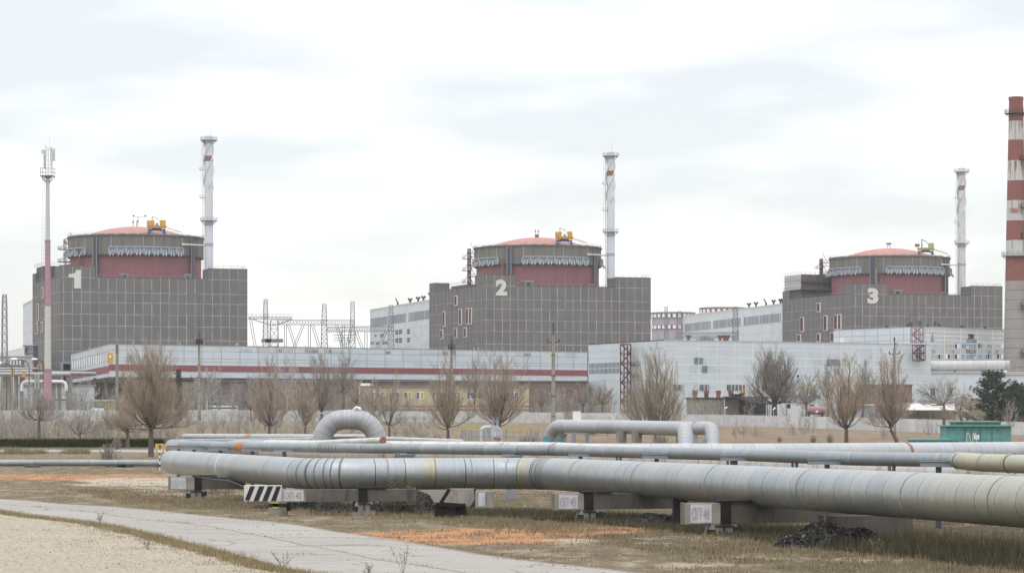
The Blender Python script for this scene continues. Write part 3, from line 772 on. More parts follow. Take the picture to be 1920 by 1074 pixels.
# ================================================================ OTHER PLANT BUILDINGS
class Edge:
    """a wall seen from above as the line A-B; s metres along it, n points at the camera"""
    def __init__(e, a, b):
        e.a = V((a[0], a[1], 0)); e.b = V((b[0], b[1], 0)); d = e.b-e.a; e.len = d.length; e.d = d.normalized()
        e.n = V((e.d.y, -e.d.x, 0))
        if e.n.dot(e.a) > 0: e.n = -e.n
    def p(e, s, out=0, z=0): return e.a+e.d*s+e.n*out+V((0, 0, z))
    def s(e, px): # distance along the wall where column px meets it
        k = (px-960)/F; return (k*e.a.y-e.a.x)/(e.d.x-k*e.d.y)
    def zz(e, px, row): return Z(row, e.p(e.s(px)).y)
    def box(e, mb, s0, s1, z0, z1, o0=0.0, o1=.1, m=0):
        vs = [e.p(s, o, z) for z in (z0, z1) for o in (o1, o0) for s in (s0, s1)]
        mb.add(vs, [(0, 2, 3, 1), (4, 5, 7, 6), (0, 1, 5, 4), (2, 6, 7, 3), (0, 4, 6, 2), (1, 3, 7, 5)], m)
    def grid(e, mb, z0, z1, hs, vs, w=.07, m=1, rnd=None, skip=.0, s0=0, s1=None):
        s1 = s1 or e.len
        for z in hs:
            if z0 < z < z1:
                s = s0
                while s < s1-.1:
                    q = min(s1, s+6)
                    if not (rnd and rnd.random() < skip):
                        j = rnd.uniform(-.05, .05) if rnd else 0
                        e.box(mb, s, q, z-w+j, z+w+j, .003, .03, m)
                    s = q
        for s in vs: e.box(mb, s-w, s+w, z0, z1, .003, .045, m)
rn = random.Random(11)
def poly_building(name, label, cat, poly, z0, z1, mats, grp=None):
    T = thing(name, label, cat, (poly[0][0], poly[0][1], z0), 0, grp)
    mb = MB(); mb.prism(poly, z0, z1, 0, 2)
    return T, mb
def frange(a, b, s):
    out = []
    while a < b: out.append(a); a += s
    return out
# ---- turbine halls (pale, behind the reactors)
def hall(label, A, B, ztop, strip, wins_, vents, C):
    poly = [A, B, (B[0]+C[0], B[1]+C[1]), (A[0]+C[0], A[1]+C[1])]
    T, mb = poly_building('turbine_hall', label, 'turbine hall', poly, 0, ztop, None, 'turbine halls behind the reactors')
    e = Edge(A, B)
    e.grid(mb, 1, ztop, frange(3.6, ztop-7, 3.6), frange(0.2, e.len, 12), .06, 3, rn, .1)
    e.box(mb, 0, e.len, ztop-.5, ztop+.05, .0, .12, 1)
    mb.build('wall', [m_clad2, m_offw, m_roofg, m_cladg], T, True)
    for (s0, s1) in strip:
        mb = MB(); e.box(mb, s0, s1, ztop-7.2, ztop-3.8, .004, .05, 0)
        s = s0
        while s < s1: e.box(mb, s, s+.25, ztop-7.2, ztop-3.8, .051, .12, 1 if rn.random() < .75 else 2); s += rn.choice((1.2, 1.8, 2.4))
        mb.build('window_strip', [m_mgrey, m_lgrey, m_white], T, True)
    for (px, r0, r1, w) in wins_:
        s = e.s(px); mb = MB(); z0, z1 = e.zz(px, r1), e.zz(px, r0)
        e.box(mb, s-w, s+w, z0, z1, .004, .06, 0); e.box(mb, s-w*.08, s+w*.08, z0, z1, .061, .1, 1); e.box(mb, s-w, s+w, (z0+z1)/2-.1, (z0+z1)/2+.1, .061, .1, 1)
        mb.build('window', [m_black, m_lgrey], T, True)
    for (px, k) in vents:
        s = e.s(px); q = e.p(s, -1.5, ztop); mb = MB()
        mb.tube([q-V((0, 0, .2)), q+V((0, 0, 1.3))], .38, 8)
        if k:
            mb.tube([q+V((0, 0, 1.1)), q+V((-.75, 0, 2.0))], [.3, .45], 8); mb.tube([q+V((0, 0, 1.1)), q+V((.75, 0, 2.0))], [.3, .45], 8)
        else: mb.bar(q+V((0, 0, 1)), q+V((-.9, 0, 2.9)), .45)
        mb.build('roof_vent', m_dgrey, T, True)
    return T
hall('long pale turbine hall with roof vents left of reactor building 2', (X(694, 1140), 1140), (-30.6, 1046), 49.3, [(1, 30), (33, 60), (64, 97)],
     [(744, 619, 627, 2.2), (751, 618, 626, 2.2), (766, 617, 626, 2.0), (744, 634, 642, 2.2), (751, 633.5, 642, 2.2), (766, 633, 641, 2.0), (704, 627, 631, 2), (716, 626, 632, 3), (698, 641, 645, 3), (708, 641, 646, 3), (722, 640, 645, 4)],
     [(739, 0), (762, 1), (777, 1), (787, 1), (800, 0)], (60, 22))
hall('long pale turbine hall with wide glazed strip left of reactor building 3', (X(1280, 1240), 1240), (108.4, 1112), 50.6, [(3, 40), (44, 80), (84, 130)],
     [], [(1398, 1), (1411, 1), (1430, 0), (1444, 1), (1457, 1), (1461, 1)], (60, 22))
T = hall('strip of pale turbine hall at far left beside reactor building 1', (X(43.5, 1045), 1045), (X(66, 992), 992), 47.4, [], [], [], (40, 14))
# ---- cooling towers far off
def cooling(label, pxc, hw, r_top, r0, Y, rows):
    T = thing('cooling_tower', label, 'cooling tower', (X(pxc, Y), Y, 0), 0, 'cooling towers far behind')
    R = hw/F*Y; zt = Z(r_top, Y); mb = MB()
    mb.lathe([(R*1.02, 0), (R*1.0, zt-.5)], 64)
    mb.build('shell', simple('violet_grey_shell', (.36, .34, .37), var=.15, scale=.3, stretch=(3, 3, .2)), T)
    mb = MB(); mb.lathe([(R*1.05, zt-.8), (R*1.06, zt), (R*.9, zt)], 64); mb.build('rim', m_mgrey, T)
    for (ra, rb) in rows:
        za, zb = Z(rb, Y), Z(ra, Y); mb = MB(); mb.lathe([(R*1.02+.05, za), (R*1.02+.05, zb)], 64)
        for k in range(26):
            Mx = Matrix.Rotation(k*2*math.pi/26, 4, 'Z'); w = R*.075
            mb.box(-w, w, -R*1.02-.5, -R*1.02-.1, za+.2, zb-.2, 1, Mx)
        mb.build('window_band', [m_redband, m_white], T)
cooling('low round cooling tower with two red and white window bands', 1262, 40, 586, 0, 1480, [(589, 597), (610, 618)])
cooling('round cooling tower peeping over the turbine hall roof', 1355, 42, 577, 0, 1560, [(580, 590)])
# ---- low gallery with the red band
gl, gr_ = (X(205, 800), 800.0), (X(1101, 892), 892.0)
gb = (X(133, 925), 925.0)
zb, zt = 16.2, 25.6
T = thing('overhead_gallery', 'long pale blue-grey gallery with a dark red band in front of the reactors', 'gallery', (gl[0], gl[1], 0))
mb = MB(); poly = [gl, gr_, (gr_[0]-3, gr_[1]+14), (gl[0]+12, gl[1]+26), (gb[0]+22, gb[1]+8), gb]
mb.prism(poly, zb, zt, 0, 2)
e = Edge(gl, gr_); e2 = Edge(gl, gb)
cols = [e.s(p) for p in (238, 273, 309, 345, 379, 415, 450, 485, 519, 553, 587, 621, 655, 688, 722, 756, 789, 821, 854, 886, 919, 951, 982, 1013, 1045, 1075)]
h0, h1 = zt-1.7, zt-4.6
e.grid(mb, zb, zt, [h0, h0-2.1, h1-.1], [], .05, 3, rn, .05)
for s in cols: e.box(mb, s-.06, s+.06, 19.2, zt, .003, .05, 3)
for k in range(24):     # replaced and bare sheets along the eaves
    s = rn.uniform(2, e.len-6); e.box(mb, s, s+rn.uniform(1.5, 6), zt-1.6, zt-rn.choice((.1, .7)), .004, .02, rn.choice((4, 5, 5)))
e2.grid(mb, zb, zt, [zt-2, zt-4.8], frange(4, e2.len, 9), .06, 3)
for k in range(8): e2.box(mb, k*9+rn.uniform(0, 3), k*9+6+rn.uniform(0, 3), zt-1.9, zt-.2, .004, .03, rn.choice((4, 5)))
e.box(mb, 0, e.len, zt, zt+.15, -.4, .12, 3); e2.box(mb, 0, e2.len, zt, zt+.15, -.4, .12, 3)
mb.build('wall', [m_clad, m_offw, m_roofg, m_mgrey, m_offw, m_cladg], T, True)
mb = MB(); e.box(mb, -.12, e.len, 18.0, 19.8, .003, .14, 0); e2.box(mb, .0, e2.len, 17.4, 19.4, .003, .14, 0); mb.build('red_band', m_redband, T, True)
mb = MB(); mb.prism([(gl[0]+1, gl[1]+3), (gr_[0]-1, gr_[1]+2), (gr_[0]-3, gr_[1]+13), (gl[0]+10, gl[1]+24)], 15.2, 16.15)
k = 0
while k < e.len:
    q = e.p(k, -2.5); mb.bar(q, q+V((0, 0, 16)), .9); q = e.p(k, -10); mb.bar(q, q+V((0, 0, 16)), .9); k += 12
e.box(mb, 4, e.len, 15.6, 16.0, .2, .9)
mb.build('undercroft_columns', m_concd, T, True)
for k in range(13):
    px = lerp(137, 190, k/12); s = e2.s(px); w = 1.35
    mb = MB(); e2.box(mb, s-w*1.4, s+w*1.4, 20.6, 23.3, .004, .07, 0); e2.box(mb, s-w*1.7, s-w*1.4, 20.4, 23.5, .004, .12, 1); mb.build('window', [m_white, m_mgrey], T, True)
mb = MB(); s = e.s(206.5); e.box(mb, s-.85, s+.85, 20.1, 23.1, .004, .12, 0); e.box(mb, s-.35, s+.3, 21.7, 22.4, .121, .15, 1); mb.build('door', [m_yellow, m_white], T, True)
mb = MB(); q = P(127, 700, 928); mb.box(q.x-1.8, q.x-.9, 924, 930, 0, 22.5); mb.box(q.x+1.4, q.x+2.2, 925, 930, 0, 22.5); mb.box(q.x-1.8, q.x+6, 924.5, 930, 22.5, 23.2); mb.box(q.x-.9, q.x+1.4, 926, 930, 0, 22.4, 1)
mb.build('stair_shaft', [m_mgrey, m_black], T, True)
for px in (164, 250, 338, 443, 446, 890, 898, 1090, 660, 838):
    s = e.s(px) if px > 204 else e2.s(px); q = (e if px > 204 else e2).p(s, -.5, zt); mb = MB(); mb.tube([q, q+V((0, 0, .5))], .12, 6); mb.tube([q+V((0, 0, .5)), q+V((.35, 0, .75))], .16, 6); mb.build('roof_floodlight', m_lgrey, T, True)
# ---- dark low sheds under the gallery
def shed(name, label, cat, x0, x1, Y0, dep, z0, z1, mats, extra=None, grp=None):
    T = thing(name, label, cat, (x0, Y0, z0), 0, grp); mb = MB(); mb.box(x0, x1, Y0, Y0+dep, z0, z1, 0); mb.box(x0-.4, x1+.4, Y0-.4, Y0+dep, z1, z1+.3, 1)
    e_ = Edge((x0, Y0), (x1, Y0))
    if extra: extra(mb, e_, T)
    mb.build('wall', mats, T, True); return T
def dark_extra(mb, e_, T):
    for k in range(int(e_.len/4)):
        if rn.random() < .6: e_.box(mb, k*4+.6, k*4+2.6, 7.4, 9.2, .004, .05, 2)
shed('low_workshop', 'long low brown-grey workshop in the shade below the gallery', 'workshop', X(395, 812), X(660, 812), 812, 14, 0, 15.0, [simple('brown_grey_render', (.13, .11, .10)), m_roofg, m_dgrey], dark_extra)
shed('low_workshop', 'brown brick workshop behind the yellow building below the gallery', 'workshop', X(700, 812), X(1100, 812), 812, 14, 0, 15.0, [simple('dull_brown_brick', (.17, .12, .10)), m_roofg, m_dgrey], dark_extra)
# ---- yellow building
def yel_extra(mb, e_, T):
    for px in (703, 713, 742, 765, 788, 817, 838, 857, 883, 905, 925, 944, 965):
        s = e_.s(px); z0, z1 = e_.zz(px, 748.5), e_.zz(px, 734)
        m2 = MB(); e_.box(m2, s-.95, s+.95, z0, z1, .004, .06, 0); e_.box(m2, s-.95, s-.2, z0+.15, z1-.15, .061, .08, 1) ; e_.box(m2, s+.1, s+.85, z0+.15, z1-.15, .061, .08, rn.choice((1, 2, 1)))
        m2.build('window', [m_white, m_glass, m_yellow if px > 760 else m_glass], T, True)
        if rn.random() < .5:
            m2 = MB(); e_.box(m2, s-.5, s+.3, z0-.95, z0-.3, .05, .6, 0); e_.box(m2, s-.35, s+.1, z0-.85, z0-.4, .601, .62, 1); m2.build('air_conditioner', [m_offw, m_mgrey], T, True)
    for z in (7.2, 6.3): e_.box(mb, 0, e_.len, z, z+.35, .004, .03, 2)
    for px in range(700, 980, 22):
        s = e_.s(px); e_.box(mb, s-1.5, s+1.5, 3.2, 4.6, .004, .03, 3)
shed('office_block', 'low pale yellow office block with brown stripes behind the bare trees', 'office block', X(675, 745), X(992, 745), 745, 14, 0, Z(725, 745), [m_yelwall, m_roofg, m_redtrim, m_glass], yel_extra)
# ---- big white hall on the right of the gallery
hc = (X(1245, 780), 780.0); hl = (X(1103.5, 823), 823.0); hr = (X(1745, 826), 826.0)
zt = 26.1
T = thing('process_hall', 'large pale clad hall with white seams right of the long gallery', 'industrial hall', (hc[0], hc[1], 0))
e = Edge(hc, hr); e2 = Edge(hl, hc)
mb = MB(); mb.prism([hc, hr, (hr[0]-15, hr[1]+40), (hl[0]+30, hl[1]+30), hl], 0, zt, 0, 2)
e.grid(mb, 2, zt, [zt-1.1, zt-2.3, zt-4.6, zt-6.8, zt-9.2, zt-11.4, zt-13.8, zt-16], [e.s(p) for p in (1310, 1345, 1378, 1411, 1478, 1511, 1543, 1577, 1611, 1640, 1675)], .06, 1, rn, .12)
e2.grid(mb, 2, zt, [zt-2.2, zt-4.2, zt-6.4, zt-11, zt-13.4, zt-16], [], .05, 3, rn, .05)
for k in range(10): s = rn.uniform(6, e.len-10); z = zt-rn.choice((6.7, 9.1, 4.5, 11.3)); e.box(mb, s, s+rn.uniform(2, 7), z, z+2.1, .0035, .012, rn.choice((4, 4)))
e.box(mb, 0, e.len, zt, zt+.2, -.4, .1, 3); e2.box(mb, 0, e2.len, zt, zt+.2, -.4, .1, 6)
for px in (1496,): s = e.s(px); e.box(mb, s-.35, s+.35, e.zz(px, 707), e.zz(px, 702.5), .004, .05, 6)
mb.build('wall', [m_clad, m_white, m_roofg, m_lgrey, simple('bluish_sheet', (.46, .53, .54)), m_offw, m_black], T, True)
for (pa, pb, ra, rb) in ((1105, 1162, 680, 689), (1105, 1162, 691, 699.5), (1184, 1200, 678, 687), (1184, 1200, 700, 708)):
    s0, s1 = e2.s(pa), e2.s(pb); z0, z1 = e2.zz((pa+pb)/2, rb), e2.zz((pa+pb)/2, ra); mb = MB()
    e2.box(mb, s0, s1, z0, z1, .004, .06, 0); s = min(s0, s1)
    while s < max(s0, s1): e2.box(mb, s, s+.12, z0, z1, .061, .12, 1); s += .85
    mb.build('window_strip', [m_glass, m_white], T, True)
for (pa, pb, ra, rb) in ((1312, 1329, 721, 731), (1363, 1396, 721, 731), (1429, 1440, 721, 732), (1262, 1279, 721, 731)):
    s0, s1 = e.s(pa), e.s(pb); z0, z1 = e.zz(pa, rb), e.zz(pa, ra); mb = MB()
    e.box(mb, s0, s1, z0, z1, .004, .2, 1); z = z0+.1
    while z < z1-.1: e.box(mb, s0+.15, s1-.15, z, z+.09, .201, .3, 2); z += .22
    k = s0+1.2
    while k < s1: e.box(mb, k, k+.15, z0, z1, .31, .36, 0); k += 1.25
    mb.build('louvre_vent', [m_white, m_concd, m_mgrey], T, True)
mb = MB(); s = e2.s(1136.5); e2.box(mb, s-2.2, s+2.2, e2.zz(1136, 766), e2.zz(1136, 737), .004, .15, 0); e2.box(mb, s-.05, s+.05, e2.zz(1136, 766), e2.zz(1136, 737), .151, .17, 1); mb.build('door', [simple('ochre_door', (.50, .38, .16)), m_mgrey], T, True)
mb = MB(); s0, s1 = e.s(1511), e.s(1530); e.box(mb, s0, s1, e.zz(1520, 733), e.zz(1520, 721), .004, .15, 0); e.box(mb, s0, s1, e.zz(1520, 727), e.zz(1520, 726), .151, .2, 1); mb.build('hatch', [simple('lime_panel', (.45, .45, .22)), m_mgrey], T, True)
# ---- scaffold stair towers
def scaffold(label, pxc, Y, wpx, rt, rb, mat, zig=True, grp='red scaffold stair towers'):
    w = wpx/2/F*Y; z0, z1 = max(0, Z(rb, Y)), Z(rt, Y)
    T = thing('scaffold_stair', label, 'scaffold stair', (X(pxc, Y), Y, z0), 0, grp); h = z1-z0; mb = MB()
    for a in (-w, -w*.3, w*.35, w):
        for b_ in (-1.4, 1.4): mb.bar(V((a, b_, 0)), V((a, b_, h)), .22)
    n = max(2, int(h/2.6)); st = h/n
    mb2 = MB()
    for k in range(n+1):
        z = k*st
        for b_ in (-1.4, 1.4): mb.bar(V((-w, b_, z)), V((w, b_, z)), .2)
        if k < n:
            s = 1 if k % 2 else -1
            for b_ in (-1.4, 1.4): mb.bar(V((-w*s, b_, z)), V((w*s, b_, z+st)), .12); mb.bar(V((w*s, b_, z)), V((-w*s, b_, z+st)), .1)
            mb2.bar(V((-w*.8*s, -.5, z)), V((w*.8*s, -.5, z+st)), 1.0, .25); mb2.bar(V((-w*.8*s, -1.2, z+1)), V((w*.8*s, -1.2, z+st+1)), .1)
    mb.build('frame', mat, T); mb2.build('stair_flight', mat, T)
scaffold('tall dark red scaffold stair against the left end of the white hall', 1173, 796, 19, 645, 770, m_maroon)
scaffold('greyish red scaffold stair high between the white hall and office block', 1720, 832, 22, 612, 642, m_purple)
scaffold('dark red zigzag stair below the greyish one beside the blue-windowed block', 1721.5, 822, 24, 647, 676, m_maroon)
# ---- admin block with blue windows
ac = (X(1732, 850), 850.0); al = (X(1563, 885), 885.0); ar = (X(1893, 884), 884.0); zt = 32.4
T = thing('laboratory_block', 'grey-white block with rows of blue and curtained windows below building 3', 'office block', (ac[0], ac[1], 0))
e = Edge(ac, ar); e2 = Edge(al, ac); mb = MB(); mb.prism([ac, ar, (ar[0]-14, ar[1]+40), (al[0]+6, al[1]+22), al], 0, zt, 0, 2)
e.grid(mb, 14, zt, [zt-1.3, zt-2.6, zt-4.0], [e.s(p) for p in (1740, 1770.5, 1801, 1832, 1861.5)], .09, 1, rn, .05)
e2.grid(mb, 14, zt, [zt-2.2, zt-4.0, zt-5.7, zt-7], frange(3, e2.len, 6), .05, 3, rn, .1)
e2.box(mb, 0, e2.len, 20, zt-.01, .001, .0025, 4)
e.box(mb, 0, e.len, zt, zt+.2, -.4, .1, 3); e2.box(mb, 0, e2.len, zt, zt+.2, -.4, .1, 3)
for (a, b, ra, rb, k) in ((1815.5, 1826, 626, 635, 5), (1747, 1749, 626, 632, 5), (1812, 1831, 635.5, 642, 6), (1745, 1751, 633, 641, 6), (1811, 1830, 655, 662, 7)):
    e.box(mb, e.s(a), e.s(b), e.zz(a, rb), e.zz(a, ra), .004, .03, k)
s = e2.s(1579); e2.box(mb, s-1, s+1, e2.zz(1579, 642), e2.zz(1579, 632), .03, .1, 1)
mb.build('wall', [m_cladg, m_white, m_roofg, m_mgrey, m_clad2, m_black, m_mgrey, simple('mossy_stain', (.24, .23, .15))], T, True)
for fl, (ra, rb) in enumerate(((643.5, 653), (663, 672.5))):
    for k, (a, b) in enumerate(((1741, 1767.5), (1772, 1799), (1803, 1829.5), (1833.5, 1859.5), (1864, 1882))):
        s0, s1 = e.s(a), e.s(b); z0, z1 = e.zz(a, rb), e.zz(a, ra); mb = MB(); e.box(mb, s0, s1, z0, z1, .004, .05, 0); n = 6 if k < 4 else 4
        for q in range(n):
            c0, c1 = lerp(s0, s1, q/n), lerp(s0, s1, (q+1)/n)
            m = 1 if k in (2, 3) and rn.random() < .8 else rn.choice((2, 3, 2, 3, 4))
            if k == 1 and q in (5,): m = 5
            if k == 1 and q == 0: m = 6 if fl == 0 else 5
            if k == 4 and q == 3: m = 5
            e.box(mb, c0+.1, c1-.1, z0+.12, z1-.12, .051, .07, m)
            if m == 1 and rn.random() < .3: e.box(mb, c0+.2, c1-.2, z0+.2, z0+.8, .071, .09, 5)
        mb.build('window', [m_white, m_bglass, simple('curtained_glass', (.42, .45, .45), rough=.3), simple('pale_blind_glass', (.33, .38, .40), rough=.3), m_black, m_white, m_yellow], T, True)
        if rn.random() < .8:
            s = rn.uniform(s0+1, s1-1); mb = MB(); e.box(mb, s-.5, s+.4, z0-1.2, z0-.4, .05, .6, 0); e.box(mb, s-.35, s+.1, z0-1.1, z0-.5, .601, .62, 1); mb.build('air_conditioner', [m_lgrey, m_mgrey], T, True)
for px in (1653, 1693, 1699, 1730, 1735, 1763, 1771, 1813, 1817, 1857):
    ee = e if px > 1732 else e2; q = ee.p(ee.s(px), -2, zt); mb = MB(); mb.box(q.x-.4, q.x+.4, q.y-.4, q.y+.4, zt-.1, zt+rn.uniform(.6, 1.8)); mb.build('roof_vent', rn.choice((m_dgrey, m_maroon)), T, True)
# ---- striped chimney
T = thing('chimney', 'tall red and white striped concrete chimney at the right edge', 'chimney', (X(1902, 862)+.5, 862, 0))
def chr_(z): return lerp(4.3, 2.15, min(1, z/103.5))
mb = MB(); rows = [(182.5, 228, 1), (228, 263, 2), (263, 302, 1), (302, 339, 2), (339, 376.5, 1), (376.5, 414, 2), (414, 451, 1), (451, 481, 2), (481, 527, 1), (527, 812, 0)]
for ra, rb, m in rows: mb.lathe([(chr_(Z(rb, 862)), Z(rb, 862)), (chr_(Z(ra, 862)), Z(ra, 862))], 40, m=m)
for r in range(545, 780, 18): z = Z(r, 862); mb.lathe([(chr_(z)+.015, z), (chr_(z)+.015, z+.12)], 40, m=3)
z = Z(182.5, 862); mb.lathe([(2.3, z-.9), (2.3, z), (1.8, z), (1.8, z-3)], 40, m=1)
for k in range(26):    # rust runs below the platforms
    a = rn.uniform(-2.8, -.2); r_ = rn.choice((229, 303, 377, 452)); L = rn.uniform(1.5, 6); z1 = Z(r_, 862); Mx = Matrix.Rotation(a+math.pi/2, 4, 'Z'); R0 = chr_(z1-L/2)+.03
    mb.box(-.09, .09, -R0-.03, -R0+.1, z1-L, z1, 4, Mx)
mb.build('shaft', [m_chgrey, m_chred, m_chwhite, m_concd, m_rust], T)
for row in (213, 480):
    z = Z(row, 862); R0 = chr_(z); mb = MB(); mb.lathe([(R0, z-.2), (R0+1.3, z-.15), (R0+1.3, z), (R0, z)], 32)
    for k in range(12): a = k*math.pi/6; e_ = V((math.cos(a), math.sin(a), 0)); mb.bar(e_*R0+V((0, 0, z-1.1)), e_*(R0+1.2)+V((0, 0, z-.1)), .1)
    rail(mb, [V(((R0+1.3)*math.cos(k*math.pi/8), (R0+1.3)*math.sin(k*math.pi/8), z)) for k in range(17)], 1.2, 1.2, .04, lv=3); mb.build('platform', m_dgrey if row == 213 else m_mgrey, T)
for row, m in ((301, m_maroon), (391, m_dgrey), (574, m_dgrey), (663, m_maroon)):
    z = Z(row, 862); R0 = chr_(z); mb = MB(); mb.box(.8, 3.8, -R0-1.2, -R0+.8, z, z+.15); rail(mb, [V((.8, -R0-.2, z)), V((.8, -R0-1.2, z)), V((3.8, -R0-1.2, z))], 1.3, .9, .05, lv=3); mb.bar(V((1, -R0-1.1, z)), V((1.2, -R0+.3, z-2)), .12); mb.build('small_platform', m, T)
mb = MB()
for dx in (2.05, 2.5): mb.bar(V((dx+.55, -3.6, 8)), V((dx-.2, -2.0, 101)), .09)
z = 8
while z < 100: t_ = (z-8)/93; mb.bar(V((lerp(2.6, 1.85, t_), lerp(-3.6, -2, t_), z)), V((lerp(3.05, 2.3, t_), lerp(-3.6, -2, t_), z)), .06); z += .9
mb.build('ladder', m_dgrey, T)
mb = MB(); z = Z(443, 862); mb.box(1.1, 1.5, -chr_(z)-.05, -1, z-1, z+1); mb.build('opening', m_black, T)
zc = Z(396, 862); R0 = chr_(zc)
text_mesh('year_lettering', '1984', 2.6, 1.7, m_redtext, T, Matrix.Translation(T.location) @ Matrix.Rotation(rad(-24), 4, 'Z') @ Matrix.Translation((-1.3, -R0-.12, zc-.85)), .06, .02)
# ---- flue duct and its frame
T = thing('flue_duct', 'thick pale flue duct running into the chimney foot', 'duct', P(1690, 684, 846))
mb = MB(); mb.tube(subdiv([P(1688, 686, 850), P(1893, 685, 842)], 4), 1.55, 24); mb.build('duct_pipe', m_duct, T, True)
for px in (1711, 1739, 1886):
    q = P(px, 685.5, 848-(px-1700)*.03); mb = MB(); mb.tube([q-V((.12, 0, 0)), q+V((.12, 0, 0))], 1.66, 24); mb.build('flange', m_rust if px < 1800 else m_mgrey, T, True)
q = P(1725, 690, 847); mb = MB(); mb.box(q.x-2.2, q.x+2.2, q.y-1.6, q.y+1.7, q.z-4, q.z); mb.tube([q+V((-2.2, 0, .8)), q+V((2.2, 0, .8))], 1.9, 20); mb.build('duct_housing', m_duct, T, True)
for px in (1714, 1738, 1790, 1845): q = P(px, 695, 848); mb = MB(); mb.box(q.x-.35, q.x+.35, q.y-.4, q.y+.4, 0, q.z); mb.build('support_leg', m_conc, T, True)
mb = MB(); a = P(1894, 664, 842); 
for dx in (-1.6, 0, 1.6): mb.bar(V((a.x+dx, 840, 15)), V((a.x+dx, 840, a.z if dx > -1 else a.z-2)), .18)
mb.bar(V((a.x-7, 840, a.z)), V((a.x+1.6, 840, a.z)), .12); mb.bar(V((a.x-2, 840, a.z-4)), V((a.x+1.6, 840, a.z-2)), .1); mb.build('access_frame', m_mgrey, T, True)
# ---- low pale buildings on the right
def seamx(mb, e_, T):
    e_.grid(mb, .5, 40, [e_.zz(1800, 712)], [], .06, 3)
T = shed('low_annex', 'low pale annex with dark doors beneath the flue duct', 'annex', X(1716, 838), X(1960, 838), 838, 12, 0, Z(699, 838), [m_clad2, m_offw, m_black, m_lgrey])
e = Edge((X(1716, 838), 838), (X(1960, 838), 838))
for a, b, ra, rb in ((1744, 1753, 727, 741), (1722, 1730, 705, 720), (1780, 1786, 726, 742)):
    mb = MB(); e.box(mb, e.s(a), e.s(b), e.zz(a, rb), e.zz(a, ra), .01, .08, 0); e.box(mb, e.s((a+b)/2)-.1, e.s((a+b)/2)+.1, e.zz(a, rb), e.zz(a, ra), .081, .1, 1)
    mb.build('doorway', [m_dgrey, m_lgrey], T, True)
mb = MB(); mb.box(X(1864, 838), X(1890, 838), 839, 845, Z(699, 838)+.31, Z(694, 838)); mb.build('roof_cabin', m_clad2, T, True)
T = shed('low_annex', 'pale blue-grey low hall half hidden by pines at the right edge', 'annex', X(1878, 800), X(1990, 800), 800, 12, 0, Z(702, 800), [m_clad, m_offw])
# ---- yard buildings behind the perimeter wall
gz = lambda px, Y: ground_z(X(px, Y), Y)
def yard(name, label, cat, a, b, Y, rt, dep, mats, extra=None, grp=None):
    return shed(name, label, cat, X(a, Y), X(b, Y), Y, dep, gz((a+b)/2, Y)-1, Z(rt, Y), mats, extra, grp)
def can_extra(mb, e_, T):
    for a, b, ra, rb, m in ((1360, 1384, 748, 762, 2), (1386, 1436, 748, 776, 3)):
        e_.box(mb, e_.s(a), e_.s(b), e_.zz(a, rb), e_.zz(a, ra), .01, .05, m)
yard('flat_roofed_store', 'grey flat roofed store with rusty mushroom vents on its roof', 'storehouse', 1292, 1440, 690, 747, 10, [m_conc, m_dgrey, m_mgrey, m_dgrey], can_extra)
T = thing('canopy', 'thin dark canopy on posts in front of the store under the big bare tree', 'canopy', P(1358, 746, 686)); mb = MB()
a, b = P(1357, 745.5, 686), P(1438, 745.5, 684); mb.box(a.x, b.x, 680, 690, a.z, a.z+.3); mb.build('roof_sheet', m_dgrey, T, True)
for px in (1358, 1437): q = P(px, 746, 681); mb = MB(); mb.bar(V((q.x, 681, gz(px, 681))), q, .22); mb.build('post', m_lgrey, T, True)
for k, px in enumerate((1303, 1324.5, 1347, 1370, 1392.5)):
    Tm = thing('mushroom_vent', ['rusty brown roof vent, leftmost of the row on the store', 'rusty roof vent on a tall neck, second on the store', 'orange rusted roof vent in the middle of the row', 'wide rusted vent above the black box on the roof', 'yellow-rimmed rusty vent, last of the row on the store'][k], 'roof vent', P(px, 745, 694), 0, 'rusty roof vents'); mb = MB()
    mb.lathe([(.55, 0), (.5, .9), (.35, 1.0)], 14); mb.build('neck', m_rust if k != 1 else m_dgrey, Tm)
    mb = MB(); mb.lathe([(.4, .9), (.7, 1.0), (.72, 1.15), (.6, 1.2)], 14); mb.lathe([(.62, 1.2), (.62, 1.55), (.74, 1.6), (.74, 1.75), (0.01, 1.85)], 14, m=1); mb.build('cap', [m_rust, m_rust if k < 4 else m_yellow], Tm)
Tm = thing('roof_machine', 'black tangled machine box lying on the store roof between vents', 'machine', P(1379, 744.5, 693)); mb = MB()
for k in range(14): x = rn.uniform(-1.3, 1.1); mb.box(x, x+.5, -.4, .4, 0, rn.uniform(.3, .9))
mb.build('machine_casing', m_black, Tm)
def wsh(mb, e_, T):
    for a, b, ra, rb, m in ((1475, 1482, 757, 765, 2), (1509, 1515, 757, 768, 3), (1518, 1526, 758, 762, 2)): e_.box(mb, e_.s(a), e_.s(b), e_.zz(a, rb), e_.zz(a, ra), .01, .05, m)
yard('white_outbuilding', 'small white outbuilding with grey roof right of the big bare tree', 'outbuilding', 1465, 1536, 700, 744, 8, [m_clad2, m_mgrey, m_black, m_teal], wsh)
T = thing('rail_tank', 'faded red cylindrical tank behind the perimeter wall', 'tank', P(1512, 770, 668)); mb = MB(); q = P(1512, 769, 668); mb.tube(subdiv([q, q+V((4.4, 0, 0))], 1), 1.0, 16); mb.build('tank_shell', simple('faded_red_tank', (.33, .19, .18)), T, True)
mb = MB(); mb.box(q.x+.4, q.x+.8, 667.4, 668.6, q.z-2.2, q.z-.7); mb.box(q.x+3.6, q.x+4, 667.4, 668.6, q.z-2.2, q.z-.7); mb.build('cradle', m_dgrey, T, True)
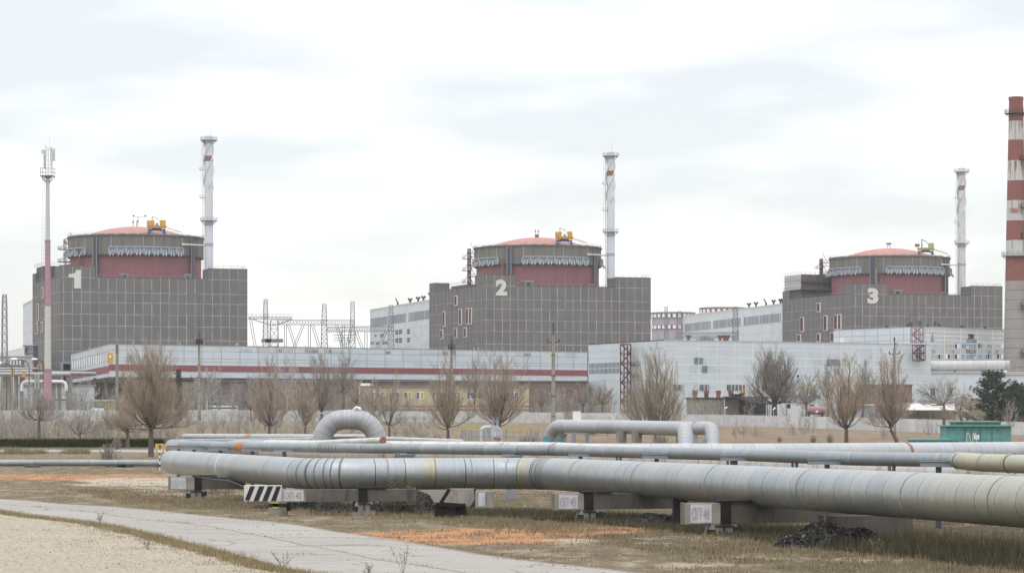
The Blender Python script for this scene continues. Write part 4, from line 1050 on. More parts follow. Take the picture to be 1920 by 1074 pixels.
yard('open_shed', 'white roofed open shed with dark front behind the leaning bare tree', 'shed', 1690, 1792, 665, 757, 12, [m_conc, m_white], lambda mb, e_, T: e_.box(mb, 1, e_.len-1, e_.zz(1700, 778), e_.zz(1700, 769), .01, .05, 0))
T = thing('awning_roof', 'sloping white sheet awning on the open shed', 'awning', P(1690, 768, 660)); mb = MB(); a, b, c_, d_ = P(1688, 768, 655), P(1790, 768, 655), P(1790, 757, 664), P(1694, 757, 664); mb.add([a, b, c_, d_]+[p-V((0, 0, .12)) for p in (a, b, c_, d_)], [(0, 1, 2, 3), (7, 6, 5, 4), (0, 4, 5, 1)]); mb.build('roof_sheet', m_offw, T, True)
yard('blue_container', 'pale blue container behind the wall under the reddish tree', 'container', 1590, 1640, 668, 760, 3, [simple('pale_blue_sheet', (.34, .38, .46)), m_white])
yard('brick_building', 'reddish brown brick building behind the leaning bare tree', 'building', 1612, 1710, 780, 722, 10, [simple('dull_red_brick', (.20, .12, .11)), m_roofg])
yard('green_container', 'lime green container behind the wall left of the big bare tree', 'container', 179, 222, 700, 751.5, 3, [simple('lime_sheet', (.33, .44, .13)), m_offw])
for k, (a, b, Y, rt, lab, m) in enumerate(((288, 345, 690, 747, 'dark roofed parked truck body behind the bare tree', m_offw), (350, 410, 695, 752, 'grey tarpaulin covered trailer beside the tall mast', m_mgrey), (362, 378, 680, 760, 'white lorry cab at the left of the white bus', m_white), (382, 445, 680, 760.5, 'long white bus parked behind the perimeter wall', m_white))):
    T = thing('parked_vehicle', lab, 'vehicle', P(a, rt, Y)); q0, q1 = P(a, rt, Y), P(b, rt, Y); gz_ = gz(a, Y); mb = MB()
    mb.box(q0.x, q1.x, Y, Y+2.5, gz_+.5, q0.z); mb.box(q0.x+.1, q1.x-.1, Y-.02, Y+.2, q0.z-.75, q0.z-.3, 1)
    mb.build('body', [m, m_glass], T, True)
    for x in (q0.x+.8, q1.x-.8): mb = MB(); mb.tube([V((x, Y-.1, gz_+.5)), V((x, Y+.3, gz_+.5))], .5, 14, m=0); mb.build('wheel', m_black, T, True)
T = thing('parked_car', 'silver-white car parked by the green container', 'car', P(183, 765, 672)); q = P(187, 764, 672); mb = MB()
mb.prism([(q.x-2, 671), (q.x+2, 671), (q.x+2, 672.7), (q.x-2, 672.7)], q.z-.7, q.z-.1); mb.prism([(q.x-1.2, 671.1), (q.x+1, 671.1), (q.x+1, 672.6), (q.x-1.2, 672.6)], q.z-.1, q.z+.4, 1, 0); mb.build('body', [m_white, m_glass], T, True)
for dx in (-1.3, 1.3): mb = MB(); mb.tube([V((q.x+dx, 670.95, q.z-.75)), V((q.x+dx, 671.2, q.z-.75))], .32, 12); mb.build('wheel', m_black, T, True)
# ---- perimeter wall
T = thing('perimeter_wall', 'long pale concrete panel wall across the field', 'wall', (0, 640, 0))
wp = [(-160, 790, 640), (0, 769, 650), (420, 768.5, 645), (660, 770, 640), (1080, 773, 636), (1330, 777, 630), (1480, 779.5, 625), (1640, 783, 600), (1900, 790, 545), (2060, 796, 515)]
wp[0] = (-160, 769, 655)
pts = [P(*a) for a in wp]; mb = MB(); fine = subdiv(pts, 3.0)
for a, b in zip(fine, fine[1:]):
    za = ground_z(a.x, a.y)-.6; zb_ = ground_z(b.x, b.y)-.6; j = rn.uniform(-.04, .04); w = V((0, .18, 0)); tp = V((0, 0, j))
    A0, B0 = V((a.x, a.y, za)), V((b.x, b.y, zb_))
    mb.add([A0, B0, b+tp, a+tp, A0+w, B0+w, b+tp+w, a+tp+w], [(0, 1, 2, 3), (5, 4, 7, 6), (3, 2, 6, 7), (0, 3, 7, 4), (1, 5, 6, 2)], 0 if rn.random() < .9 else 1)
    mb.bar(V((a.x, a.y-.1, za)), V((a.x, a.y-.1, a.z+.05)), .22, m=1)
mb.build('wall_panels', [m_concw, m_offw], T, True)
mb = MB(); rail(mb, subdiv([P(115, 768, 651), P(200, 768, 650)], 3), .9, 2, .03, lv=3); rail(mb, subdiv([P(960, 772, 637), P(1050, 773, 637)], 3), .9, 1.5, .03, lv=3); mb.build('wall_railing', m_mgrey, T, True)
for (px, lab) in ((1420, ''),): pass
# small concrete box on the wall
T = thing('concrete_box', 'small white and grey concrete cabin behind the pipe loop near the pole', 'cabin', P(1075, 785, 628)); mb = MB()
a = P(1058, 770, 628); b = P(1089, 770, 628); mb.box(a.x, a.x+1.8, 628, 631, gz(1070, 628), a.z, 1); mb.box(a.x+1.9, b.x, 628, 631, gz(1070, 628), a.z, 0); mb.box(a.x-.2, b.x+.2, 627.9, 631, a.z, a.z+.1, 1); mb.build('cabin_wall', [m_white, m_conc], T, True)
# ---- gantries and pylons
def lattice(mb, c, z0, z1, w0, w1, seg, r=.12, dense=1):
    def cor(t_):
        w = lerp(w0, w1, t_)/2; z = lerp(z0, z1, t_); return [V((c[0]+a*w, c[1]+b*w, z)) for a, b in ((-1, -1), (1, -1), (1, 1), (-1, 1))]
    for k in range(seg):
        p, q = cor(k/seg), cor((k+1)/seg)
        for i in range(4):
            j = (i+1) % 4
            mb.bar(p[i], q[i], r*1.5); mb.bar(p[i], q[j], r*.8); mb.bar(p[j], q[i], r*.8); mb.bar(q[i], q[j], r*.8)
def beam(mb, a, b, h, d, seg, r=.11):
    for k in range(seg):
        p, q = a.lerp(b, k/seg), a.lerp(b, (k+1)/seg)
        for dy in (-d/2, d/2):
            o = V((0, dy, 0)); H = V((0, 0, h))
            mb.bar(p+o, q+o, r*1.3); mb.bar(p+o+H, q+o+H, r*1.3); mb.bar(p+o, q+o+H, r*.8); mb.bar(p+o+H, q+o, r*.8)
        mb.bar(p-V((0, d/2, 0)), p+V((0, d/2, 0)), r*.7)
YP = 1130
for px, rt, wb, wt, Y, lab in ((498, 561, 11, 7, YP, 'lattice pylon nearest reactor building 1'), (608, 570, 13, 8, YP, 'middle lattice pylon of the switchyard gantry'), (661, 565, 11, 7, YP, 'lattice pylon just left of the pale turbine hall'), (733, 572, 12, 8, 1060, 'lattice pylon standing before the pale turbine hall'), (1379, 575, 14, 8, 1100, 'lattice pylon before the turbine hall left of building 3'), (8.5, 552, 11, 8, 800, 'lattice pylon at the left edge of the picture'), (1249, 575, 8, 6, 1250, 'thin lattice pylon in front of the low cooling tower'), (1274, 583, 9, 7, 1240, 'short lattice pylon between cooling tower and hall')):
    T = thing('lattice_pylon', lab, 'pylon', (X(px, Y), Y, 0), 0, 'lattice pylons'); mb = MB(); zt = Z(rt, Y)
    z0 = Z(650, Y)-6 if px > 20 else Z(700, Y)-6
    lattice(mb, (0, 0), z0, zt-3, wb/F*Y, wt/F*Y, 11); lattice(mb, (0, 0), zt-3, zt, wt/F*Y, wt/F*Y*.8, 2)
    for a in (-1, 1):
        for b in (-1, 1): mb.bar(V((a*wb/F*Y/2, b*wb/F*Y/2, 0)), V((a*wb/F*Y/2, b*wb/F*Y/2, z0)), .25)
    mb.build('pylon_frame', m_lattice, T)
def gantry(label, a, b, h, seg, walk=False, drops=()):
    T = thing('gantry_beam', label, 'gantry', a, 0, 'switchyard gantry beams'); mb = MB(); beam(mb, a, b, h, 2, seg)
    mb.build('beam_frame', m_lattice, T, True)
    if walk: mb = MB(); rail(mb, [a+V((0, -1, h)), b+V((0, -1, h))], 1.3, 1.5, .05); mb.build('railing', m_lattice, T, True)
    for (t_, dx, L) in drops:
        p = a.lerp(b, t_); q = p+V((dx*.5, 0, -L*.55)); r_ = p+V((dx, 0, -L)); mb = MB()
        mb.tube([p, q, r_], .14, 5); mb.tube([p+V((.9, 0, 0)), q+V((.9, 0, 0)), r_+V((.7, 0, 0))], .14, 5)
        if dx: 
            for k in range(3): mb.tube([r_+V((math.cos(j*.8)*1.0, 0, -.6*k+math.sin(j*.8)*1.0)) for j in range(9)], .07, 4)
        else: mb.box(r_.x-.5, r_.x+1.4, r_.y-.3, r_.y+.3, r_.z-.5, r_.z)
        mb.build('insulator_string', m_lattice, T, True)
gantry('short gantry with railed walkway left of the first pylon', P(466, 598, YP), P(548, 598, YP), .8, 12, True, [(.02, 5, 27)])
T = thing('gantry_bracket', 'triangular bracket and dark lattice stand below the walkway', 'bracket', P(505, 612, YP)); mb = MB()
mb.bar(P(466, 596, YP), P(505, 608.5, YP), .35); mb.bar(P(505, 608.5, YP), P(521, 608.5, YP), .35); mb.bar(P(521, 608.5, YP), P(548, 598, YP), .35)
lattice(mb, (X(514, YP), YP), 2, Z(600, YP), 4.5, 3.0, 12)
for r0 in (637, 640): a = P(495, r0, YP-3); mb.box(a.x-1, a.x+3, YP-4, YP-2, a.z-.4, a.z+.4); a = P(512, r0, YP-3); mb.box(a.x-3, a.x+4, YP-4, YP-2, a.z-.4, a.z+.4)
mb.build('bracket_frame', m_lattice, T, True)
gantry('long sagging gantry beam between the first and third pylons', P(520, 608.5, YP), P(665, 609, YP), 1.9, 26, False, [(.09, 0, 25), (.13, 6, 18), (.32, -6, 14), (.4, 0, 25), (.44, 6, 18), (.75, 5, 18), (.84, 0, 22), (.95, -5, 20)])
gantry('lower gantry beam running to the pylon before the turbine hall', P(612, 622, YP), P(735, 621, 1062), 2.0, 26, False, [(.2, 4, 10), (.45, 4, 10), (.6, 0, 16), (.9, -4, 8)])
gantry('lattice gantry beam in front of the turbine hall near building 3', P(1266, 634, 1180), P(1384, 634, 1100), 2.4, 30, False, [(.2, 0, 3), (.6, 0, 3), (.8, 0, 4)])
T = thing('insulator_stand', 'short insulator stand in the switchyard between two pylons', 'insulator stand', (X(644, YP), YP, 0)); mb = MB()
mb.bar(V((-1, 0, 0)), V((-1, 0, Z(622, YP))), .3); mb.bar(V((2, 0, 0)), V((2, 0, Z(630, YP))), .3)
for r in (628, 633, 638): mb.bar(V((-4, 0, Z(r, YP))), V((5, 0, Z(r, YP))), .25)
mb.build('stand_frame', m_lattice, T)
T = thing('rooftop_machinery', 'rusty funnels and boxes on the hall roof before the lattice gantry', 'machinery', P(1355, 638, 802)); mb = MB()
for px in (1291, 1350, 1358, 1364): a = P(px, 641, 800); mf = MB(); mf.tube([a+V((0, 0, 0)), a+V((0, 0, 1.0)), a+V((0, 0, 1.9))], [.3, .4, .9], 8, m=0); mf.build('funnel', m_rust, T, True)
for px in (1310, 1318, 1326, 1334, 1362, 1380): a = P(px, 641, 803); mf = MB(); mf.box(a.x-.7, a.x+.7, 803, 804, a.z-.2, a.z+rn.uniform(.7, 1.8)); mf.build('machine_box', m_mgrey, T, True)
# ================================================================ MASTS AND POLES
T = thing('antenna_mast', 'tall pink and cream banded tubular mast with antennas and railed top platform', 'antenna mast', (X(89.5, 690), 690, 2.5)); g0 = 2.5
mb = MB(); rr = [(333, 3.6, 0), (452, 4.2, 0), (452, 5.0, 1), (571, 5.4, 1), (571, 5.6, 0), (693, 6.3, 0), (693, 7.2, 1), (800, 7.6, 1)]
for (ra, wa, m), (rb, wb, _) in zip(rr[::2], rr[1::2]): mb.lathe([(wb/F*690, Z(rb, 690)-g0), (wa/F*690, Z(ra, 690)-g0)], 24, m=m)
for r, w in ((333, 6), (452, 5.6), (571, 6.4), (693, 8.2)): z = Z(r, 690)-g0; mb.lathe([(w/F*690*.7, z-.2), (w/F*690, z-.2), (w/F*690, z+.25), (w/F*690*.6, z+.25)], 24, m=2)
mb.build('shaft', [m_cream, m_pink, m_mgrey], T)
mb = MB(); zp = Z(331, 690)-g0; w = 1.55
mb.box(-w, w, -w, w, zp, zp+.15); rail(mb, [V((-w, -w, zp)), V((w, -w, zp)), V((w, w, zp)), V((-w, w, zp)), V((-w, -w, zp))], 2.0, 1.55, .04)
for a in (-1, 1): mb.bar(V((a*w, -w, zp)), V((a*.3, -.3, zp-1.6)), .12); mb.bar(V((a*w, w, zp)), V((a*.3, .3, zp-1.6)), .12)
mb.build('platform', m_purple, T)
zt = Z(276, 690)-g0; mb = MB()
for x in (-.5, .1, .9): mb.bar(V((x, 0, zp)), V((x*.9, 0, zt)), .11)
for k in range(6): z = lerp(zp, zt, k/6+.05); mb.bar(V((-.5, 0, z)), V((.9, 0, z)), .06)
mb.bar(V((.5, 0, zt)), V((.5, 0, zt+2.2)), .05); mb.bar(V((-.2, 0, zt)), V((-.7, 0, zt+.4)), .1)
mb.build('head_frame', m_mgrey, T)
mb = MB(); mb.tube([V((-1.05, -.5, Z(285, 690)-g0)), V((-1.05, .1, Z(285, 690)-g0))], .55, 20); mb.build('dish_antenna', m_offw, T)
for (x, y, ra, rb, wd) in ((1.55, 0, 279, 302, .35), (1.0, -.4, 281, 313, .3), (.75, .6, 277, 300, .25), (-.75, -.4, 290, 316, .22)): mb = MB(); mb.box(x-wd/2-.1, x+wd/2+.1, y-.2, y+.2, Z(rb, 690)-g0, Z(ra, 690)-g0); mb.build('panel_antenna', m_offw if x > .9 else m_lgrey, T)
mb = MB()
for r in range(338, 770, 7): z = Z(r, 690)-g0; mb.bar(V((-1.6, -.3, z)), V((-.6, -.3, z)), .035); 
for x in (-1.55, -1.05): mb.bar(V((x-.1, -.3, 0)), V((x+.3, -.3, zp)), .04)
mb.build('caged_ladder', m_mgrey, T)
def pole(px, Y, rt, rb, w, label, mat, head, name='lightning_mast', cat='mast', grp=None):
    zb_ = ground_z(X(px, Y), Y); T = thing(name, label, cat, (X(px, Y), Y, zb_), 0, grp); R0 = w/2/F*Y; h = Z(rt, Y)-zb_
    mb = MB(); mb.lathe([(R0*1.25, 0), (R0*.85, h), (.01, h)], 12)
    for k in range(int(h/3)): mb.lathe([(R0*1.28, k*3+1), (R0*1.28, k*3+1.12)], 12, m=1)
    mb.build('shaft', [mat, m_dgrey], T); mb = MB()
    if head == 'lamp':
        mb.lathe([(.5, h), (.8, h), (.8, h+.15), (.5, h+.15)], 10); rail(mb, [V((.8*math.cos(a*math.pi/4), .8*math.sin(a*math.pi/4), h+.1)) for a in range(9)], 1.0, .6, .05)
        mb.lathe([(.45, h+1), (.25, h+2.2), (.06, h+3.4), (.05, h+7.5), (.02, h+12)], 8); mb.box(-.35, .35, -.3, .3, h+.1, h+1.1)
        mb.build('lantern_head', m_dgrey, T)
    elif head == 'cross':
        mb.bar(V((-.85, 0, h-1.1)), V((.85, 0, h-1.0)), .14); mb.bar(V((0, 0, h)), V((0, 0, h+1.4)), .18)
        for x in (-.85, .85, 0): mb.lathe([(.1, h-.95 if x else h+1.3), (.16, h-.8 if x else h+1.5), (.08, h-.6 if x else h+1.8)], 8, c=(x, 0))
        mb.bar(V((0, 0, h+.5)), V((.3, 0, h+.9)), .12)
        mb.build('cross_arm', m_dgrey, T)
    return T
pole(373.5, 640, 645, 0, 5.5, 'slim concrete lightning mast with lantern head right of the broad bare tree', m_conc, 'lamp', grp='lightning masts')
pole(846.5, 655, 655, 0, 5.2, 'slim brownish lightning mast with lantern head before building 2', m_wood, 'lamp', grp='lightning masts')
pole(1037.5, 410, 628, 0, 7, 'concrete power pole with insulators standing by the pipe loop', m_conc, 'cross', 'power_pole', 'power pole', 'power poles')
pole(1677, 470, 652, 0, 5.5, 'concrete power pole behind the leaning bare tree', m_conc, 'cross', 'power_pole', 'power pole', 'power poles')
T = thing('broken_mast', 'tall thin wooden mast with rust cap just right of the yellow gallery door', 'mast', (X(219.5, 660), 660, 3)); mb = MB(); mb.lathe([(.45, 0), (.32, Z(640, 660)-3), (.01, Z(640, 660)-3)], 10); mb.build('shaft', m_wood, T); mb = MB(); z = Z(652, 660)-3; mb.lathe([(.37, z-1.5), (.37, z+.6)], 10); mb.build('rusted_sleeve', m_rust, T)
def lamp(px, Y, rt, dx, label, mat):
    zb_ = ground_z(X(px, Y), Y); T = thing('street_lamp', label, 'street lamp', (X(px, Y), Y, zb_), 0, 'curved arm street lamps'); h = Z(rt, Y)-zb_; r = .09
    mb = MB(); mb.lathe([(.2, 0), (.16, h*.62)], 10); mb.build('post', m_conc, T)
    mb = MB(); mb.tube(fillet([V((0, 0, h*.62)), V((0, 0, h)), V((dx, 0, h+.25))], 1.9, 8), .085, 8); mb.build('curved_arm', mat, T)
    mb = MB(); s = 1 if dx > 0 else -1; mb.lathe([(.01, h+.1), (.28, h+.14), (.42, h+.28), (.3, h+.5), (.01, h+.6)], 14, c=(dx+s*.3, 0), sx=1.9); mb.build('lamp_head', m_white, T)
lamp(54.5, 560, 676, -2.7, 'red curved street lamp with white head over the pipe rack', m_maroon)
lamp(23, 560, 683, -2.4, 'lower red curved street lamp near the left edge', m_maroon)
lamp(81, 640, 676, -1.7, 'street lamp with white head just left of the pink mast', m_maroon)
def small_light(px, rt, Y, lab, tilt):
    q = P(px, rt, Y); zb_ = ground_z(q.x, Y); T = thing('floodlight_post', lab, 'floodlight', (q.x, Y, zb_), 0, 'small floodlight posts along the wall'); h = q.z-zb_
    mb = MB(); mb.bar(V((0, 0, 0)), V((0, 0, h)), .09); mb.build('post', m_lgrey, T); mb = MB(); mb.tube([V((-.1, 0, h)), V((.45, 0, h+tilt))], [.12, .2], 8); mb.build('lamp_head', m_white, T)
small_light(588.5, 748, 560, 'white floodlight on a thin post left of the big pipe arch', .1)
small_light(1360, 765, 620, 'white floodlight post before the store', .2)
small_light(1450, 768, 612, 'tilted white floodlight below the big bare tree', .5)
small_light(1795, 744, 600, 'thin light post left of the pines', .1)
small_light(1530, 772, 612, 'thin post before the faded red tank', .1)
# ================================================================ PIPE RACK ON THE LEFT
YR = 700
T = thing('pipe_rack', 'rack of pale overhead pipes on concrete posts left of the gallery', 'pipe rack', P(60, 700, YR))
for (pa, ra, pb, rb, d, y, m) in ((-90, 702, 132, 701, 7.5, YR, m_pipew), (-90, 696, 60, 695, 4, YR-1.5, m_pipew), (94, 699, 180, 700.5, 8, YR+2, m_pipeB), (60, 693.5, 180, 695.5, 1.6, YR, m_maroon), (-90, 690, 70, 690.5, 3, YR+2, m_pipew)):
    mb = MB(); mb.tube(subdiv([P(pa, ra, y), P(pb, rb, y)], 3), d/2/F*y, 14); mb.build('rack_pipe', m, T, True)
for (pa, pb, rt, rb) in ((41, 124, 715, 733),):
    mb = MB(); mb.tube(fillet([P(pa, rb, YR), P(pa, rt, YR), P(pb, rt, YR), P(pb, rb, YR)], 1.6, 8), .42, 14); mb.build('loop_pipe', m_white, T, True)
for px, rt in ((-20, 703), (9, 706), (17, 706), (30, 704), (40, 706), (66, 700), (72, 700), (100, 705), (111, 708), (129.5, 702)):
    q = P(px, rt, YR+1); mb = MB(); w = .42 if px != 129.5 else .75; mb.box(q.x-w, q.x+w, YR+.8, YR+1.8, 3, q.z); mb.build('post', m_conc, T, True)
for px in (66.5, 72): mb = MB(); mb.tube([P(px, 700, YR-2), P(px, 730, YR-2)], .3, 10); mb.build('down_pipe', m_pipew, T, True)
for px, r in ((45, 701), (24, 698)): q = P(px, r, YR-2); mb = MB(); mb.box(q.x-.35, q.x+.35, q.y-.6, q.y+.6, q.z-.8, q.z+.6); mb.build('pipe_clamp', m_yellow, T, True)
for px in (47, 54, 62, 70, 77): q = P(px, 690, YR+1); mb = MB(); mb.box(q.x-.1, q.x+.1, q.y, q.y+.3, q.z-.5, q.z+1.0); mb.build('handrail_post', m_yellow, T, True)
T = shed('low_tank_house', 'grey-blue panelled low tank house under the pipe rack', 'plant house', X(31, 712), X(168, 712), 712, 8, 2, Z(723, 712), [m_clad, m_mgrey, m_mgrey], lambda mb, e_, T: e_.grid(mb, 3, 13, [Z(740, 712), Z(755, 712)], [e_.s(p) for p in (52, 82, 108, 140)], .05, 2))
T = thing('lagged_pipe', 'white lagged low pipe before the tank house', 'pipe', P(96, 747, 705)); mb = MB(); mb.tube(subdiv([P(95, 747.5, 705), P(137, 748, 705)], 2), .42, 12); mb.build('lagged_pipe_body', m_piper, T, True)
shed('conveyor_house', 'slanted grey conveyor house with glazed strip at the far left', 'building', X(-90, 860), X(46, 860), 860, 14, 0, Z(668, 860), [m_cladg, m_offw, m_glass, m_mgrey], lambda mb, e_, T: (e_.box(mb, 0, e_.len, e_.zz(10, 684), e_.zz(10, 675), .01, .1, 2), [e_.box(mb, e_.s(p)-.3, e_.s(p)+.3, e_.zz(10, 684), e_.zz(10, 675), .101, .2, 1) for p in range(-40, 44, 6)], e_.box(mb, 0, e_.len, e_.zz(10, 697), e_.zz(10, 687), .02, .3, 3)))
T = thing('sloping_gallery', 'sloping grey gallery rising to reactor building 1', 'gallery', P(0, 660, 870)); mb = MB(); a, b = P(-40, 672, 875), P(46, 650, 870)
mb.add([a+V((0, 0, -4)), b+V((0, 0, -4.3)), b, a]+[p+V((0, 8, 0)) for p in (a+V((0, 0, -4)), b+V((0, 0, -4.3)), b, a)], [(0, 1, 2, 3), (7, 6, 5, 4), (3, 2, 6, 7), (0, 4, 5, 1)]); mb.build('gallery_shell', m_cladg, T, True)
T = shed('lift_tower', 'tall grey ribbed lift tower between hall and reactor building 1', 'tower', X(44, 930), X(62, 930), 930, 10, 0, Z(648, 930), [m_mgrey, m_lgrey, m_dgrey], lambda mb, e_, T: e_.grid(mb, 0, 30, [Z(r, 930) for r in (655, 662, 668, 678, 690)], [], .12, 2))
T = thing('platform_walkway', 'dark steel walkway structure left of the mast', 'walkway', P(20, 690, 760)); mb = MB()
a, b = P(-60, 694, 760), P(50, 694, 760); beam(mb, a, b, 1.2, 2, 14)
for px in (-10, 12, 30, 45): q = P(px, 694, 760); mb.bar(V((q.x, 760, 2)), q, .3)
mb.build('walkway_frame', m_dgrey, T, True)

# ================================================================ FOREGROUND PIPELINES
def pipeline(name, label, pts, R, mat, n=36, fil=3.0, step=1.2, group='insulated pipelines', ends=('dome', 'dome'), cat='pipe', bands=(), rings=None):
    T = thing(name, label, cat, pts[0] if isinstance(pts[0], V) else V(pts[0]), 0, group)
    path = subdiv(fillet(pts, fil, 9), step); rs = [R]*len(path)
    if ends[0] == 'dome':
        d = (path[1]-path[0]).normalized(); pre = []; pr_ = []
        for k in range(5): a = k/5*math.pi/2; pre.append(path[0]-d*R*.33*math.cos(a)); pr_.append(max(.02, R*math.sin(a)))
        path = pre+path; rs = pr_+rs
    if ends[1] == 'dome':
        d = (path[-1]-path[-2]).normalized()
        for k in range(4, -1, -1): a = k/5*math.pi/2; path.append((path[-1] if k == 4 else base_)+d*0); base_ = path[-1]; path[-1] = base_+d*R*.33*math.cos(a); rs.append(max(.02, R*math.sin(a))) if False else rs.append(R*math.sin(a) if k else .02)
    mb = MB(); mb.tube(path, rs, n, caps=True, smooth=True); mb.build('jacket', mat, T, True, sharp=.9)
    T['n'] = len(path); del T['n']
    return T, path
def along(path, s):
    L = 0
    for a, b in zip(path, path[1:]):
        l = (b-a).length
        if L+l >= s: return a.lerp(b, (s-L)/l), (b-a).normalized()
        L += l
    return path[-1], (path[-1]-path[-2]).normalized()
def at_px(path, px):
    best = None
    for a, b in zip(path, path[1:]):
        pa, pb = to_px(a), to_px(b)
        if min(pa, pb) <= px <= max(pa, pb): return a.lerp(b, (px-pa)/(pb-pa) if pb != pa else 0), (b-a).normalized()
    return path[-1], (path[-1]-path[-2]).normalized()
def ring(T, path, px, R, w, mat, name='band'):
    p, d = at_px(path, px); mb = MB(); mb.tube([p-d*w/2, p+d*w/2], R, 36, caps=False); mb.build(name, mat, T, True)
A_pts = [P(322, 867.5, 138), P(452, 876, 111.5), P(560, 884, 108.5), P(1030, 886.5, 113.5), P(1112, 893, 103), P(1250, 903, 91), P(1420, 911.5, 81), P(1610, 921, 72.3), P(1800, 931.5, 67.3), P(1925, 937, 63.0), P(2150, 953, 55)]
A_pts[1] = P(500, 880, 108)
A = [V((-19.0, 155, 1.04)), V((-8.2, 113.2, 1.15)), V((1.25, 115.2, 1.16)), V((12.8, 70.5, 1.27)), V((18, 50, 1.30))]
TA, pA = pipeline('big_pipe', 'thick grey metal-jacketed pipe nearest the camera, domed at its left end', A, .65, m_pipe, 56, 2.4, .3)
m_bluest = simple('pale_blue_stain', (.40, .52, .58), var=.2, scale=6); m_creamband = simple('cream_band', (.55, .53, .45), var=.1)
ring(TA, pA, 428, .656, .55, m_bluest, 'painted_band'); ring(TA, pA, 429, .662, .12, m_creamband, 'painted_band')
# segmented elbows: overlapping lobster-back rings
def lobster(T, path, p0, p1, R, n, mat):
    for k in range(n): ring(T, path, lerp(p0, p1, k/(n-1)), R, .05, mat, 'elbow_ring')
m_strap1 = simple('dull_cream_strap', (.36, .345, .30), var=.3, scale=5)
m_strap2 = simple('grey_strap', (.24, .255, .265), var=.2)
m_ringd = simple('dark_jacket_edge', (.13, .14, .15), var=.2)
lobster(TA, pA, 566, 645, .658, 7, m_ringd); lobster(TA, pA, 1012, 1040, .658, 5, m_ringd)
for px in (376, 412, 463, 520, 723, 880, 955, 1095, 1215, 1355, 1530, 1728, 1895): ring(TA, pA, px, .663, .09 if px in (412, 1095, 1355, 1728) else .05, m_strap1 if px in (412, 1095, 1355, 1728) else m_strap2, 'jacket_strap')
C_pts = [P(323, 837, 238), P(700, 849, 146), P(1040, 853, 138), V((13.2, 106, 1.32)), V((18.5, 90, 1.32)), V((26, 66, 1.32))]
TC, pC = pipeline('rusty_pipe', 'thick pipe with grey left end and white rust-streaked length behind the nearest one', C_pts, .64, m_pipe, 36, 3, .8)
mb = MB(); mb.tube([p for p in pC if to_px(p) > 500], .652, 36, caps=False); mb.build('rusty_jacket', m_piper, TC, True, sharp=.9)
B_pts = [P(p_, c_, 6916/(c_-790)) for p_, c_ in ((340, 833.5), (400, 835), (450, 836.5), (600, 839.2), (650, 839.8), (1040, 843.8), (1210, 848.3), (1400, 852.3), (1600, 859.3), (1797, 862.3))]
TB, pB = pipeline('slim_pipe', 'slim blue-grey pipe carried on brackets above the thick pipes', B_pts, .25, m_pipeB, 24, 2, 1.0)
ring(TB, pB, 452, .257, .45, simple('orange_band', (.50, .20, .07), var=.1), 'orange_band'); ring(TB, pB, 458.5, .257, .45, MATS['orange_band'], 'orange_band')
for p_ in (604, 609, 616, 623, 630, 636): ring(TB, pB, p_, .257, .05, m_ringd, 'elbow_ring')
for p_ in (1036, 1040, 1045): ring(TB, pB, p_, .257, .05, m_ringd, 'elbow_ring')
O_pts = [P(1797, 863, 95.5), P(1830, 866, 92), P(1848, 867, 91), P(1905, 869, 88), P(1960, 871, 85), P(2100, 878, 78)]
TO, pO = pipeline('stained_pipe', 'olive stained lumpy pipe continuing the slim one at the right edge', O_pts, .295, m_pipeol, 24, 1, .5)
for p_, r_ in ((1802, .33), (1848, .305), (1897, .33)): ring(TO, pO, p_, r_, .18, m_pipeol, 'joint_collar')
G_pts = [P(346, 818, 240), P(470, 819, 215), P(705, 820.5, 195)]
TG, pG = pipeline('slim_far_pipe', 'slim pale pipe with two orange bands, furthest of the bundle at left', G_pts, .25, m_pipew, 18, 2, 1.5)
ring(TG, pG, 466, .257, .5, MATS['orange_band'], 'orange_band'); ring(TG, pG, 471, .257, .5, MATS['orange_band'], 'orange_band')
H_pts = [P(352, 826.5, 215), P(560, 825, 180), P(640, 822.5, 178), P(702, 821, 180)]
TH_, pH = pipeline('slim_far_pipe', 'thin grey pipe squeezed between the two banded pipes', H_pts, .17, m_pipeB, 16, 2, 1.5)
Fp = [P(560, 833, 150), P(640, 828, 146), P(718, 825, 142)]
TF, pF = pipeline('lagged_pipe', 'cream lagged pipe with open rusty end below the arch', Fp, .15, simple('cream_lagging', (.52, .50, .44), dirt=((.3, .27, .22), .55)), 14, 2, 1, ends=('dome', 'flat'))
q, d_ = at_px(pF, 717); mb = MB(); mb.tube([q, q+d_*.1], .18, 12); mb.build('open_end', m_rust, TF, True)
Jp = [P(722, 823, 185), P(820, 826, 180), P(866, 828, 182)]
TJ, pJ = pipeline('lagged_pipe', 'white lagged pipe with drooping end right of the arch', Jp, .17, m_pipew, 14, 2, 1)
Dp = [P(700, 852, 172), P(1440, 849, 165), P(1700, 848, 168), P(2150, 846, 176)]
Dp = [P(700, 851.5, 165), P(1200, 851.5, 163), P(1440, 852, 161), P(1700, 849, 170), P(2150, 845, 184)]
TD, pD = pipeline('long_white_pipe', 'long white jacketed pipe running crosswise behind the slim grey pipe', Dp, .65, m_pipew, 36, 10, 1.3)
ring(TD, pD, 1696, .66, .25, m_rust, 'rust_band')
